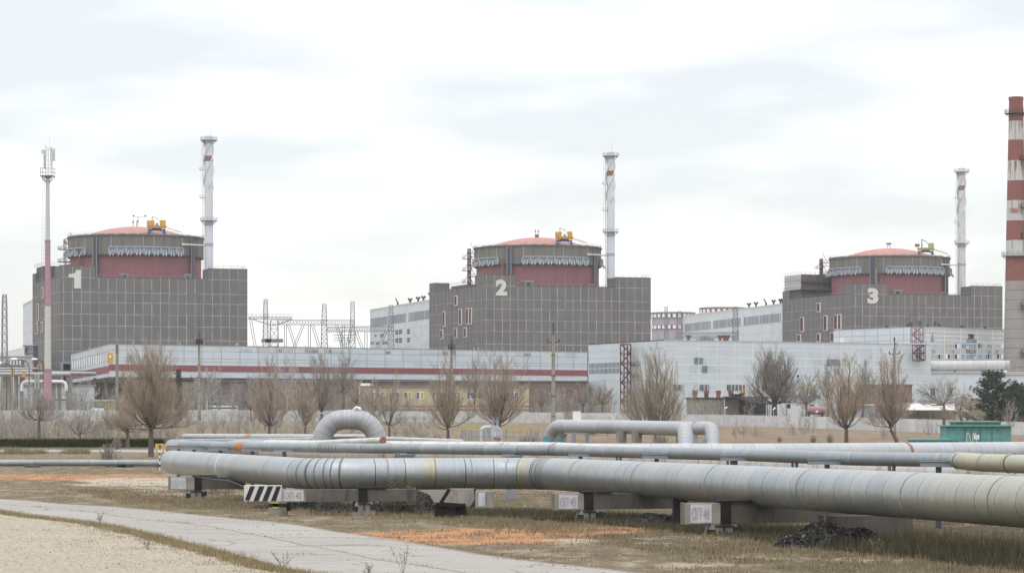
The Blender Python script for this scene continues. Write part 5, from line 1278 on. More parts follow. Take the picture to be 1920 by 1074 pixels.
# thin pipe on the ground at left
Tp, pT = pipeline('ground_pipe', 'slim blue-grey pipe lying low on the grass at the left', [P(-150, 867.5, 203), P(0, 867.5, 202), P(200, 867.3, 200), P(313, 868, 198)], .235, m_pipeB, 18, 8, 1.5, ends=('flat', 'flat'))
for px in (314, 315.5): q = P(px, 868.5, 198); mb = MB(); mb.box(q.x-.07, q.x+.03, 197.6, 198.4, q.z-.45, q.z+.25) if px == 314 else mb.tube([q, q+V((.6, .2, 0))], .21, 16); mb.build('flange_plate' if px == 314 else 'pipe_stub', m_wood if px == 314 else m_lgrey, Tp, True)
for px in (60, 225, 235): q = P(px, 873, 199.5); mb = MB(); mb.box(q.x-.5, q.x+.5, 199, 200.4, -.2, .14); mb.build('concrete_pad', m_concd, Tp, True)
# brackets that carry the slim pipe
def bracket(px, path, R, sgn, wid, lab, fl=1):
    p, d = at_px(path, px); ex = V((1, 0, 0)) if not fl else V((1, 0, 0))
    T = thing('pipe_bracket', lab, 'bracket', (p.x, p.y, ground_z(p.x, p.y)), 0, 'steel brackets under the slim pipes'); z1 = p.z-.02; mb = MB()
    x0, x1 = p.x-wid, p.x+.2; y = p.y-.42
    mb.box(x0, x1, y-.14, y+.14, z1-.03, z1); mb.box(x0, x1, y-.14, y+.14, z1-.21, z1-.18); mb.box(x0+.01, x1-.01, y-.10, y-.08, z1-.18, z1-.03)
    mb.build('i_beam', m_mgrey, T, True)
    mb = MB(); xm = p.x-wid*.42; mb.box(xm-.09, xm+.09, y-.08, y+.08, ground_z(p.x, p.y), z1-.21); mb.build('post', m_dgrey, T, True)
for k, (px, w) in enumerate(((352, 1.0), (383, 1.1), (430, .95), (490, .9), (549, .85), (1105, .85), (1250, .95), (1398, .95), (1575, 1.1), (1782, 1.0))):
    names = ['leftmost', 'second from the left', 'third from the left, left of the orange bands', 'fourth, right of the orange bands', 'fifth, above the striped board', 'first right of the pipe bend', 'middle one above the OP 46 beam', 'next one to the right of the OP 46 beam', 'second from the right', 'rightmost, at the olive pipe joint']
    names = [n_.replace('the OP 46 beam', 'the beam marked 46') for n_ in names]
    bracket(px, pB, .25, 1, w*1.12, 'grey bracket under the slim pipe, '+names[k])
for k, (px, w) in enumerate(((362, 1.2), (392, 1.1), (426, 1.1), (467, 1.1), (505, 1.0))): bracket(px, pG, .25, 1, w, 'grey bracket under the furthest slim pipe at left, %s' % ['at its rounded end', 'second from its end', 'third from its end', 'below its orange bands', 'right of its orange bands'][k])
for k, px in enumerate((758, 959)):
    p, d = at_px(pB, px); T = thing('pipe_guide', 'short steel guide shoe under the slim pipe, '+['above the rust streaked joint', 'left of the pipe bend'][k], 'pipe support', (p.x, p.y, 0), 0, 'guide shoes'); mb = MB(); z1 = p.z-.22
    mb.box(p.x-.45, p.x+.15, p.y-.5, p.y-.25, z1-.02, z1+.02); mb.box(p.x-.35, p.x+.55, p.y-.55, p.y-.3, z1-.10, z1-.05); mb.box(p.x-.35, p.x+.55, p.y-.55, p.y-.3, z1-.3, z1-.26); mb.box(p.x-.3, p.x+.5, p.y-.5, p.y-.46, z1-.26, z1-.1); mb.box(p.x-.5, p.x-.2, p.y-.3, p.y+.3, z1-.45, z1-.15)
    mb.box(p.x-.25, p.x+.2, p.y-.5, p.y-.2, ground_z(p.x, p.y), z1-.3); mb.build('shoe', m_mgrey, T, True)
    # dark posts under it
for k, px in enumerate((745, 1160, 1368, 1490, 1672)):
    p, d = at_px(pB, px); T = thing('pipe_post', 'short dark post under the slim pipe, %s' % ['left of the rust streak', 'right of the bend', 'between two middle brackets', 'left of the second bracket from the right', 'left of the olive joint'][k], 'post', (p.x, p.y, 0), 0, 'dark posts under the slim pipe'); mb = MB()
    mb.box(p.x-.13, p.x-.03, p.y-.1, p.y+.1, ground_z(p.x, p.y), p.z-.2); mb.box(p.x+.03, p.x+.13, p.y-.1, p.y+.1, ground_z(p.x, p.y), p.z-.2); mb.build('post_shaft', m_wood, T, True)
# ---- concrete sleeper beams with painted numbers
def sleeper(label, px0, Y, len_, zt, h, pier_px, pier_w, mark, patch, strap_px=None, ang=.26, pier2=None, striped=False, dep=.5):
    x0 = X(px0, Y); T = thing('sleeper_beam', label, 'pipe support', (x0, Y, 0), 0, 'concrete sleeper beams under the pipes')
    M = Matrix.Translation((x0, Y, 0)) @ Matrix.Rotation(ang, 4, 'Z') @ Matrix.Translation((-x0, -Y, 0))
    xs_ = x0+(X(strap_px, Y)-x0)/math.cos(ang) if strap_px and px0 != 529 else x0+(.9 if mark else .0); mb = MB(); mb.box(x0, xs_, Y, Y+dep, zt-h, zt, 0, M); mb.box(xs_, x0+len_, Y+.01, Y+dep-.01, zt-h+.01, zt-.01, 1, M); mb.box(x0, x0+.06, Y-.02, Y+dep, zt-h-.01, zt+.01, 0, M); mb.build('beam', [m_conc, m_concd], T, True)  # past the strap the darker material colours in the shade under the pipe
    for pp, w in ([(pier_px, pier_w)]+([pier2] if pier2 else [])):
        if pp is None: continue
        xp = x0+(X(pp, Y)-x0)/math.cos(ang); gz_ = ground_z(xp, Y)
        mb = MB(); mb.add([M @ V(v) for v in [(xp-w*.6, Y+.02, gz_-.2), (xp+w*.6, Y+.02, gz_-.2), (xp+w*.6, Y+dep-.02, gz_-.2), (xp-w*.6, Y+dep-.02, gz_-.2), (xp-w*.42, Y+.02, zt-h-.01), (xp+w*.42, Y+.02, zt-h-.01), (xp+w*.42, Y+dep-.02, zt-h-.01), (xp-w*.42, Y+dep-.02, zt-h-.01)]], [(0, 1, 5, 4), (1, 2, 6, 5), (2, 3, 7, 6), (3, 0, 4, 7), (4, 5, 6, 7)])
        for q, q2, za, zb2 in ((-.56, -.30, .18, .36), (.30, .60, .10, .30), (-.3, .3, .05, .09), (-.02, .02, .08, .34)): mb.box(xp+q*w, xp+q2*w, Y-.045, Y+.05, zt-h-zb2, zt-h-za, 1, M)
        mb.build('pier', [m_conc, m_black_s], T, True)
    if strap_px:
        xp = x0+(X(strap_px, Y)-x0)/math.cos(ang); mb = MB(); mb.box(xp-.17, xp+.17, Y-.04, Y+dep+.03, zt-h-.01, zt+.02, 0, M); mb.box(xp-.22, xp+.9, Y-.06, Y+dep, zt+.02, zt+.08, 0, M)
        mb.build('steel_strap', [simple('rusty_black_steel', (.02, .017, .015), rough=.95), m_concd], T, True)
    if patch:
        a, b = patch; xa, xb = X(a, Y), X(b, Y); mb = MB()
        vs_ = [M @ V((xa, Y-.012, zt-h+.04)), M @ V((xb, Y-.012, zt-h+.04)), M @ V((xb, Y-.012, zt-.03)), M @ V((xa, Y-.012, zt-.03))]; mb.add(vs_, [(0, 1, 2, 3)]); pt = mb.build('painted_patch', m_signw, T, True)
        if mark:
            wd = (xb-xa)*.84; text_mesh('painted_number', mark, wd, (h-.07)*.66, {'ОП 42': m_redtext3, 'ОП 43': m_redtext}.get(mark, m_redtext2), T, M @ Matrix.Translation((xa+(xb-xa)*.06, Y-.02, zt-h+.04+(h-.07)*.17)), .004, -.012)
    return T, M
sleeper('sleeper beam with faded whitewashed number plate, furthest left', 318, 130.5, 3.6, .69, .60, 366, .85, 'ОП 42', (320, 349), 370, .24)
T43, M43 = sleeper('sleeper beam painted OP 43 beside the striped board', 529, 107.5, 5.2, .68, .49, 682, .8, 'ОП 43', (531, 569), 680, .10)
T = thing('striped_board', 'black and white diagonally striped concrete block under the thick pipe', 'warning block', P(458, 939, 110)); Y = 108.5; x0, x1 = X(457.5, Y), X(527, Y); zt_, zb_ = Z(909.5, Y), Z(939, Y)
mb = MB(); mb.box(x0, x1, Y, Y+.45, zb_, zt_, 0)
mb.build('block', m_offw, T, True); mb = MB(); L_ = x1-x0; H_ = zt_-zb_
for k in range(4):
    a = .02+k*.235; pts_ = [(a*L_, .01), ((a+.14)*L_, .01), (min((a+.30)*L_, L_-.01), H_-.03), ((a+.155)*L_, H_-.03)]
    if k == 0: pts_ = [(.03, .05), (.14*L_, .01), (.30*L_, H_-.03), (.17*L_, H_-.03)]
    mb.add([V((x0+x, Y-.008, zb_+z)) for x, z in pts_], [(0, 1, 2, 3)])
mb.build('black_stripe', m_black_s, T, True)
xp = X(521, Y); mb = MB(); mb.box(xp-.35, xp+.35, Y-.05, Y+.5, -.6, zb_-.005); mb.box(xp-.37, xp+.37, Y-.07, Y+.5, zb_-.22, zb_-.09, 1); mb.box(xp-.2, xp+.05, Y-.07, Y-.04, -.1, zb_-.02, 2); mb.box(xp+.36, xp+.5, Y, Y+.4, -.2, zb_+.35, 1); mb.build('pier', [m_conc, m_black_s, m_yel2], T, True)
# bearing 44
T = thing('sleeper_beam', 'stubby concrete block with blank whitewashed patch left of the bend', 'pipe support', (X(893, 104), 104, 0), 0, 'concrete sleeper beams under the pipes')
Y = 104; mb = MB(); mb.box(X(891, Y), X(925, Y), Y, Y+.5, Z(951, Y), Z(921, Y)); mb.box(X(838, 106), X(890, 106), 106, 106.6, Z(945, 106), Z(916, 106)); mb.build('beam', m_conc, T, True)
mb = MB(); mb.box(X(897, Y), X(909, Y), Y-.012, Y, Z(948, Y), Z(923, Y)); mb.build('painted_patch', m_signw, T, True)
mb = MB(); a_, b_, c_ = P(824, 968, 105), P(827, 942, 105), P(843, 916, 105); mb.bar(a_, b_, .4, .12); mb.bar(b_, c_, .4, .14); mb.bar(P(824, 944, 105), P(866, 947, 105), .4, .14); mb.bar(P(863, 944, 105), P(865, 966, 105), .4, .1)
mb.add([P(888, 916, 105), P(890, 935, 105), P(880, 951, 105), P(893, 950, 104.6), P(893, 916, 104.6)], [(0, 1, 2, 3, 4)])
mb.build('steel_foot', simple('rusty_black_steel', (.02, .017, .015), rough=.95), T, True)
mb = MB(); mb.box(X(829, 105.8), X(862, 105.8), 105.3, 105.9, -.5, Z(948, 105.6)); mb.build('pier', m_concd, T, True)
sleeper('sleeper beam painted OP 45 right of the pipe bend', 1041, 100, 7.2, .70, .58, 1106, .8, 'ОП 45', (1048, 1085), 1104, .26)
sleeper('sleeper beam painted OP 46, largest number plate, on a cracked pier', 1285, 88, 7.3, .71, .66, 1359, 1.0, 'ОП 46', (1295, 1337), 1362, .26)
sleeper('dark sleeper beam without number at the far right under the thick pipe', 1545, 84, 2.9, .45, .6, None, .6, None, None, None, .26)
# other piers hidden in the shade
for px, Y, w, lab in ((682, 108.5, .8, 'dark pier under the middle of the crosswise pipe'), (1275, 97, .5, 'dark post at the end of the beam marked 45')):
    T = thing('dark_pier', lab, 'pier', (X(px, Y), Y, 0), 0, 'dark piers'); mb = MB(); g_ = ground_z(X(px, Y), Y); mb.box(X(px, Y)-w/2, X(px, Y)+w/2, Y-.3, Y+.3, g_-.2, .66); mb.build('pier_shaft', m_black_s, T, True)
T = thing('hanging_cable', 'thin black cable sagging from the thick pipe above the striped board', 'cable', P(400, 903, 118)); mb = MB(); mb.tube([P(366, 893, 128), P(400, 898, 122), P(430, 901, 118), P(446, 907, 115), P(458, 913, 112), P(480, 916, 110.5)], .022, 6); mb.build('cable_line', m_black, T, True)
T = thing('back_slab', 'pinkish concrete panel seen through the gap by the stubby block', 'concrete panel', P(770, 930, 121)); mb = MB(); a, b = X(770, 121), X(838, 121); mb.box(a+.3, b, 120, 120.3, -.4, .72); mb.build('slab', simple('pinkish_slab', (.36, .31, .28)), T, True)
# ---- expansion loops
T = thing('pipe_arch', 'thick grey inverted-U pipe arch rising behind the bundle', 'pipe', P(655, 820, 178), 0, 'expansion loops'); Ya = 178
path = subdiv(fillet([P(604, 872, Ya), P(604, 786, Ya), P(706.5, 786, Ya), P(706.5, 872, Ya)], 1.55, 12), .25)
mb = MB(); mb.tube(path, .63, 36); mb.build('jacket', m_arch, T, True, sharp=.9)


p_arch = path
Ls = [0]
for a, b in zip(path, path[1:]): Ls.append(Ls[-1]+(b-a).length)
for k in range(26):
    s = Ls[-1]*(k+.5)/26; p, d = along(path, s)
    mb = MB(); mb.tube([p-d*.012, p+d*.012], .636, 36, caps=False); mb.build('jacket_seam', m_mgrey, T, True)
mb = MB()
for k in range(20):
    a = rn.uniform(0, 6.28); r_ = rn.uniform(0, .3); c_ = P(669, 768, Ya)+V((math.cos(a)*r_, math.sin(a)*r_*.6, rn.uniform(-.05, .16))); s_ = rn.uniform(.05, .13); mb.lathe([(.01, c_.z-s_), (s_, c_.z), (.01, c_.z+s_)], 6, c=(c_.x, c_.y))
mb.build('cloth_wrap', m_white, T, True)
def loop2(label, pts, R, Tn='pipe_loop'):
    T = thing(Tn, label, 'pipe', pts[0], 0, 'expansion loops'); path = subdiv(fillet(pts, 1.5, 10), .5); mb = MB(); mb.tube(path, R, 32); mb.build('jacket', m_arch if False else m_pipew2, T, True, sharp=.9); return T, path
m_pipew2 = clad_pipe('pale_grey_jacket', (.385, .39, .395), 2.4, .3, .46, stain=.15, dark=.35)
T1, pa1 = loop2('near pipe loop of two, long horizontal run ending in a ribbed elbow', [P(1030, 860, 240), P(1032, 798.5, 240), P(1160, 800, 232), P(1284.5, 803.5, 212), P(1286, 860, 210)], .57)
T2, pa2 = loop2('far pipe loop of two, ending in the rightmost elbow', [P(1050, 860, 262), P(1052, 800, 262), P(1335, 802.5, 222), P(1337.5, 860, 220)], .55)
for T_, pa, pxr, R in ((T1, pa1, (1266, 1302), .578), (T2, pa2, (1318, 1350), .558)):
    n_ = len(pa); Lt = sum((b-a).length for a, b in zip(pa, pa[1:]))
    tail = 860
    for k in range(7):
        s = Lt-(860-804)/F*211+.75-k*.36+.25; p, d = along(pa, s); mb = MB(); mb.tube([p-d*.015, p+d*.015], R, 32, caps=False); mb.build('elbow_ring', m_mgrey, T_, True)
for T_, px, Y in ((T1, 1030.5, 240), (T2, 1050.5, 262)):
    q = P(px, 822, Y); mb = MB(); mb.tube([q-V((0, 0, .9)), q+V((0, 0, .22))], .60, 32, caps=False); mb.build('blue_base_band', simple('teal_blue_band', (.10, .27, .32)), T_, True)
for k, px in enumerate((1165, 1194)):
    q = P(px, 812, 228-k*4); T = thing('wooden_prop', ['thick wooden prop under the long pipe loop, left of two', 'thick wooden prop under the long pipe loop, right of two'][k], 'prop', (q.x, q.y, 0), 0, 'wooden props'); mb = MB(); mb.tube([V((q.x, q.y, -.2)), V((q.x, q.y, q.z+.15))], .42, 14); mb.build('log', m_wood, T, True)
T = thing('steel_trestle', 'small steel trestle under the left end of the pipe loop', 'trestle', P(1085, 811, 236)); mb = MB(); a, b = P(1058, 811.5, 235), P(1116, 812.5, 235); mb.bar(a, b, .3, .12)
for px in (1076, 1101): q = P(px, 812, 235); mb.box(q.x-.16, q.x+.16, 234.8, 235.2, 0, q.z)
mb.build('trestle_frame', m_mgrey, T, True)
for k, px in enumerate((1274, 1305)):
    q = P(px, 777, 216+k*8); T = thing('vent_post', ['square pale post behind the near ribbed elbow', 'square blue-grey post behind the far elbow'][k], 'post', (q.x, q.y, 0), 0, 'square posts'); mb = MB(); mb.box(q.x-.18, q.x+.18, q.y+1, q.y+1.35, 0, q.z); mb.build('post_shaft', m_conc if k == 0 else m_lgrey, T, True)
# ---- railed platform with small valves
T = thing('railed_platform', 'grey railed valve platform with yellow top rail and yellow hoops', 'platform', P(935, 830, 205)); Yp = 205
x0, x1 = X(862, Yp), X(1010, Yp); z0 = Z(832, Yp); zt_ = Z(804.5, Yp); mb = MB(); mb.box(x0, x1, Yp, Yp+3, z0-.15, z0); 
for px in (864, 1008): mb.bar(V((X(px, Yp), Yp, 0)), V((X(px, Yp), Yp, z0)), .2)
mb.build('deck', m_lgrey, T, True)
mb = MB()
for px in (866, 872, 878, 884, 892, 899, 908, 920, 931, 949, 962, 975, 989, 996, 1003, 1009):
    for dy in (0, 3):
        if dy and rn.random() < .4: continue
        q = X(px, Yp); mb.bar(V((q, Yp+dy, z0)), V((q, Yp+dy, zt_)), .05 if px not in (866, 884, 949, 996, 1009) else .12)
for zz in (lerp(z0, zt_, .5), z0+.1): mb.bar(V((x0, Yp, zz)), V((x1, Yp, zz)), .06); mb.bar(V((x0, Yp+3, zz)), V((x1, Yp+3, zz)), .06)
mb.build('railing', m_mgrey, T, True)
mb = MB(); mb.bar(V((x0-.2, Yp, zt_)), V((x1, Yp, zt_-.12)), .07); mb.bar(V((x0, Yp+3, zt_+.02)), V((x1, Yp+3, zt_-.1)), .06); mb.build('top_rail', m_yel2, T, True)
for px in (870, 889, 976, 994): 
    q = P(px, 793, Yp+1); mb = MB(); mb.bar(V((q.x-.3, q.y, zt_)), q, .06); mb.bar(q, V((q.x+.3, q.y, zt_)), .06); mb.build('hoop', m_yel2, T, True)
m_lgrey2 = simple('dull_white_lagging', (.44, .45, .45), var=.12, scale=3)
T = thing('valve_pipe', 'small white pipe loop with twin chimneys inside the railed platform', 'pipe', P(915, 825, 207)); mb = MB()
mb.tube(subdiv(fillet([P(902, 832, 207), P(902, 801, 207), P(937, 801, 207), P(937, 832, 207)], .35, 8), .2), .16, 14); mb.build('loop_pipe', m_lgrey2, T, True)
mb = MB(); mb.tube([P(915, 832, 207.5), P(915, 800, 207.5)], .16, 14); mb.tube([P(928, 820, 206.8), P(928, 797, 206.8)], .3, 16); mb.build('standpipe', m_lgrey, T, True)
for px in (924, 932.5): mb = MB(); mb.box(X(px, 208)-.09, X(px, 208)+.09, 208, 208.2, Z(802, 208), Z(782, 208)); mb.box(X(px, 208)-.14, X(px, 208)+.14, 207.9, 208.3, Z(782, 208), Z(781, 208)); mb.build('vent_chimney', m_mgrey, T, True)
mb = MB(); mb.tube([P(926, 821, 206.5), P(940, 822, 206.5)], .12, 10); mb.build('rusty_valve', m_rust, T, True)
# ---- teal shed and low teal box
Ys = 215; zb_ = .0; q0, q1 = X(1774, Ys), X(1896, Ys); T = thing('teal_shed', 'teal painted metal shed with flat overhanging roof behind the white pipe', 'shed', (q0, Ys, 0)); zt_ = Z(799, Ys)
mb = MB(); mb.box(q0, q1, Ys, Ys+3, 0, zt_); e = Edge((q0, Ys), (q1, Ys))
for px in (1809, 1822, 1838, 1860): mb.box(X(px, Ys)-.02, X(px, Ys)+.02, Ys-.03, Ys, .2, zt_-.05, 1)
mb.build('wall', [m_teal, simple('dark_teal_seam', (.04, .17, .16))], T, True)
mb = MB(); mb.box(q0-.2, q1+.2, Ys-.3, Ys+3.2, zt_, zt_+.1); mb.box(X(1786, Ys), X(1882, Ys), Ys+.6, Ys+2.6, zt_+.32, zt_+.4); mb.build('roof', m_teal2, T, True)
mb = MB(); mb.box(X(1790, Ys), X(1880, Ys), Ys+.8, Ys+2.4, zt_+.1, zt_+.32); mb.build('roof_vent_strip', m_wood, T, True)
mb = MB(); mb.box(X(1826, Ys), X(1836, Ys), Ys-.05, Ys-.02, Z(823, Ys), Z(815, Ys)); sg = mb.build('sign', m_white, T, True)
mb = MB(); 
for k in range(3): mb.box(X(1828, Ys), X(1834, Ys), Ys-.055, Ys-.05, Z(821.3-k*2, Ys), Z(820.9-k*2, Ys))
mb.build('sign_text', m_redtext, sg, True)
T = thing('teal_box', 'long low teal covered box left of the teal shed', 'box', (X(1708, 214), 214, 0)); mb = MB(); a, b = X(1709, 214), X(1800, 214); mb.box(a, b, 214, 216, 0, Z(825, 214)); mb.box(a-.1, b, 213.9, 216.1, Z(825, 214), Z(823.2, 214), 1); mb.box(X(1770, 214), X(1785, 214), 214.5, 215.5, Z(823.2, 214), Z(820, 214), 1); mb.build('box_body', [m_teal, m_teal2], T, True)
T = thing('ladder_hoops', 'pair of bent white ladder rails before the teal shed', 'ladder', P(1820, 825, 212)); mb = MB()
for px in (1813, 1824.5): mb.tube(fillet([P(px+8, 832, 211), P(px+4, 812, 211), P(px, 811, 211), P(px-1, 832, 211)], .15, 5), .025, 6)
mb.build('rails', m_offw, T, True)
T = thing('teal_valve', 'small teal valve box between the two ribbed elbows', 'valve box', P(1322, 828, 205)); mb = MB(); a = P(1318, 824, 205); b = P(1325, 829, 205); mb.box(a.x, b.x, 205, 205.4, b.z-1.2, a.z); mb.box(X(1304, 205), a.x, 205.1, 205.3, b.z-.03, b.z+.03); mb.build('box_body', m_teal2, T, True)
# ---- yellow sign with brown splash
T = thing('yellow_sign', 'yellow board with a brown painted figure by the foot of the broad tree', 'sign', P(299, 843, 292)); Y = 292; mb = MB(); a, b = P(291, 843, Y), P(308.5, 831.5, Y); mb.box(a.x, b.x, Y, Y+.06, a.z, b.z); mb.build('board', simple('sign_yellow', (.60, .42, .10)), T, True)
mb = MB()
for (u0, u1, v0, v1) in ((.25, .7, .68, .78), (.42, .6, .3, .8), (.3, .5, .5, .6), (.5, .8, .45, .62), (.45, .55, .12, .4), (.3, .42, .78, .86), (.6, .72, .3, .4)): mb.box(lerp(a.x, b.x, u0), lerp(a.x, b.x, u1), Y-.012-u0*.004, Y, lerp(a.z, b.z, v0), lerp(a.z, b.z, v1))
mb.build('painted_figure', m_rust, T, True)
mb = MB()
for u in (.15, .85): mb.box(lerp(a.x, b.x, u)-.04, lerp(a.x, b.x, u)+.04, Y+.06, Y+.12, -.1, a.z+.2)
mb.build('post', m_wood, T, True)
T = thing('marker_post', 'thin black and white marker post in front of the ground pipe end', 'marker post', P(299, 878, 190)); mb = MB(); q = P(299.5, 878, 188)
for k in range(8): mb.box(q.x-.03, q.x+.03, 188, 188.06, k*.2, k*.2+.2, k % 2)
mb.build('post_shaft', [m_white, m_black], T, True)
# ================================================================ TREES
def tri_tube(mb, pts, r0, r1, n=3, m=0):
    k = len(pts); vs = []; T = []
    for i in range(k):
        a = pts[max(0, i-1)]; b = pts[min(k-1, i+1)]; t_ = (b-a); t_ = t_.normalized() if t_.length > 1e-9 else V((0, 0, 1))
        ref = V((1, 0, 0)) if abs(t_.x) < .8 else V((0, 1, 0)); s = t_.cross(ref).normalized(); u = t_.cross(s); r = lerp(r0, r1, i/(k-1))
        for j in range(n): a_ = 2*math.pi*j/n; vs.append(pts[i]+(s*math.cos(a_)+u*math.sin(a_))*r)
    fs = [(i*n+j, i*n+(j+1) % n, (i+1)*n+(j+1) % n, (i+1)*n+j) for i in range(k-1) for j in range(n)]
    mb.add(vs, fs, m)
def bez(a, b, c, n): return [a*(1-t)**2+b*2*t*(1-t)+c*t*t for t in [i/n for i in range(n+1)]]
def bare_tree(H, W, th, seed, limbs=12, subs=11, twigs=11, tw=.016, lean=0, droop=0.0, spread=1.0, low=.0, trunk_r=None, multi=False, fan=.9, shape=.45):
    """returns (trunk+limbs, twigs) builders; H height, W crown radius, th clear trunk height"""
    r = random.Random(seed); wood = MB(); tws = MB(); R = trunk_r or H*.022
    top = V((lean, 0, th)); tri_tube(wood, [V((0, 0, -.4)), V((lean*.1, 0, th*.25)), V((lean*.6, .02, th*.7)), top], R*1.25, R*.85, 9)
    for i in range(limbs):
        t_ = (i+.5)/limbs; az = i*2.399+r.uniform(-.45, .45); rad_ = W*(t_**.6)*r.uniform(.62, 1.05)
        if r.random() < .08: continue
        ht = H*(1-min(.86, shape*1.35)*t_**1.7)*r.uniform(.8, 1.0)
        st = top+V((0, 0, r.uniform(0, .05)*H)) if not multi else V((r.uniform(-.2, .2), r.uniform(-.2, .2), r.uniform(0, th)))
        tip = V((st.x+math.cos(az)*rad_, math.sin(az)*rad_, max(ht*(1-droop*t_), th+.3)))
        rise = (tip.z-st.z); mo = r.uniform(.62, .95)*spread
        mid = V((st.x+math.cos(az+.25*r.gauss(0, 1))*rad_*mo, math.sin(az)*rad_*mo, st.z+rise*r.uniform(.22, .42)*(1.15-t_)))
        pts = bez(st, mid, tip, 8); pts = [p+V((r.gauss(0, 1), r.gauss(0, 1), r.gauss(0, .5)))*.012*H*(k/8) for k, p in enumerate(pts)]
        lr = R*r.uniform(.32, .5)*(1.25-.5*t_); tri_tube(wood, pts, lr, lr*.12, 5)
        for j in range(subs):
            s = lerp(.12+low, .97, (j+r.random())/subs); k = min(7, int(s*8)); p = pts[k].lerp(pts[k+1], s*8-k); d = (pts[k+1]-pts[k]).normalized()
            L = (H*.14+W*.25)*(1.2-s*.6)*r.uniform(.6, 1.15); a2 = r.uniform(0, 6.28)
            side = V((math.cos(a2), math.sin(a2), r.uniform(-.55, .45))); dd = (d*.75+side*.62*fan+V((0, 0, .25-droop*.5))).normalized()
            q = p+dd*L; mid2 = p.lerp(q, .55)+side*L*.10; q += V((0, 0, (.10-droop*.3)*L)); bp = bez(p, mid2, q, 4); br = max(lr*.30*(1-s*.6), tw*1.5); tri_tube(tws if br < .03 else wood, bp, br, tw*.8, 3)
            for m_ in range(twigs):
                u_ = r.uniform(.1, 1); kk = min(3, int(u_*4)); tp = bp[kk].lerp(bp[kk+1], u_*4-kk); a3 = r.uniform(0, 6.28)
                sd = V((math.cos(a3), math.sin(a3), r.uniform(-.3, .5))); d3 = (dd*.7+sd*.6*fan+V((0, 0, .35-droop))).normalized(); l3 = L*r.uniform(.22, .55)
                e1 = tp+d3*l3*.5+sd*l3*.04; e2_ = tp+d3*l3+V((0, 0, .12*l3-droop*.3*l3)); tri_tube(tws, [tp, e1, e2_], tw, tw*.45, 3)
                if r.random() < .6:
                    d4 = (d3+V((r.gauss(0, .5), r.gauss(0, .5), r.gauss(.1, .3)))).normalized(); tri_tube(tws, [e1, e1+d4*l3*.5], tw*.7, tw*.4, 3)
    return wood, tws
def plant_tree(px, Y, rt, hw, label, wm, tm, th_px=None, group='bare trees', name='bare_tree', base=None, **k):
    x = X(px, Y); z0 = ground_z(x, Y) if base is None else base; H = (Z(rt, Y)-z0)*.97; W = hw/F*Y*(1.1 if Y < 300 else 1.22); k['tw'] = k.get('tw', .016)*.70; k['twigs'] = int(k.get('twigs', 11)*1.95)
    th = (Z(th_px, Y)-z0) if th_px else H*.15
    wood, tws = bare_tree(H, W, th, int(px)*7+3, **k)
    T = thing(name, label, 'tree', (x, Y, z0), 0, group)
    wood.build('trunk', wm, T); tws.build('crown', tm, T); return T
plant_tree(283, 256, 622, 74, 'broad vase-shaped bare tree with thick trunk left of the pipes', m_bark, m_twig, 806, limbs=28, subs=14, twigs=13, tw=.013, shape=.62, trunk_r=.24, fan=.8)
plant_tree(73, 372, 722, 40, 'small bare tree rising from the clipped hedge below the pink mast', m_bark, m_twigd, 790, limbs=12, subs=9, twigs=8, tw=.016, trunk_r=.22)
plant_tree(150, 362, 765, 34, 'small spreading bare tree behind the hedge in mid-left', m_bark, m_twigd, 815, limbs=9, subs=7, twigs=6, tw=.014, trunk_r=.15, shape=.3)
plant_tree(239, 350, 700, 46, 'dull bare tree overlapped by the broad vase-shaped one', m_bark, m_twig, 812, limbs=14, subs=9, twigs=9, tw=.016, trunk_r=.24, shape=.6)
plant_tree(505, 440, 668, 44, 'slender twiggy bare tree left of the pipe arch', m_bark, m_twig, 800, limbs=16, subs=10, twigs=11, tw=.020, trunk_r=.25, shape=.5)
plant_tree(603, 520, 648, 40, 'bare tree with dark limbs behind the pipe arch', m_bark, m_twigd, 775, limbs=14, subs=10, twigs=10, tw=.022, trunk_r=.32)
plant_tree(644, 600, 652, 30, 'narrow bare tree whose top touches the gallery red band', m_bark, m_twigd, 740, limbs=10, subs=9, twigs=9, tw=.026, trunk_r=.3)
plant_tree(730, 440, 692, 34, 'thin bare tree just right of the pipe arch', m_bark, m_twigg, 800, limbs=10, subs=9, twigs=9, tw=.019, trunk_r=.2)
plant_tree(840, 430, 658, 46, 'bare tree with upright limbs in front of the yellow block', m_bark, m_twig, 806, limbs=16, subs=11, twigs=11, tw=.019, trunk_r=.27, shape=.55)
plant_tree(937, 425, 648, 56, 'round-crowned bare tree left of the power pole', m_bark, m_twig, 800, limbs=19, subs=11, twigs=11, tw=.019, trunk_r=.3, shape=.5)
plant_tree(1229, 420, 640, 62, 'tall fan-shaped poplar with pale upright twigs before the white hall', m_bark, m_twigg, 812, limbs=26, subs=12, twigs=11, tw=.018, trunk_r=.28, shape=.55, fan=.6)
plant_tree(1452, 655, 641, 50, 'large dense dark-limbed bare tree before the white hall', simple('dark_bark', (.095, .085, .075)), m_twigd, 757, limbs=28, subs=12, twigs=12, tw=.026, trunk_r=.7, shape=.75, fan=.85)
plant_tree(1587, 425, 655, 46, 'reddish bare tree with forked trunk behind the white pipe', m_bark, m_twigo, 806, limbs=18, subs=12, twigs=11, tw=.018, trunk_r=.3, shape=.55)
plant_tree(1682, 420, 640, 44, 'tall leaning bare tree in front of the power pole', m_bark, m_twig, 805, limbs=18, subs=12, twigs=11, tw=.018, trunk_r=.28, lean=-1.0, shape=.6)
plant_tree(1770, 470, 696, 52, 'straggly bare tree with drooping pale twigs left of the pines', m_bark, m_twigd, 760, limbs=12, subs=9, twigs=9, tw=.02, trunk_r=.25, droop=.35, shape=.3)
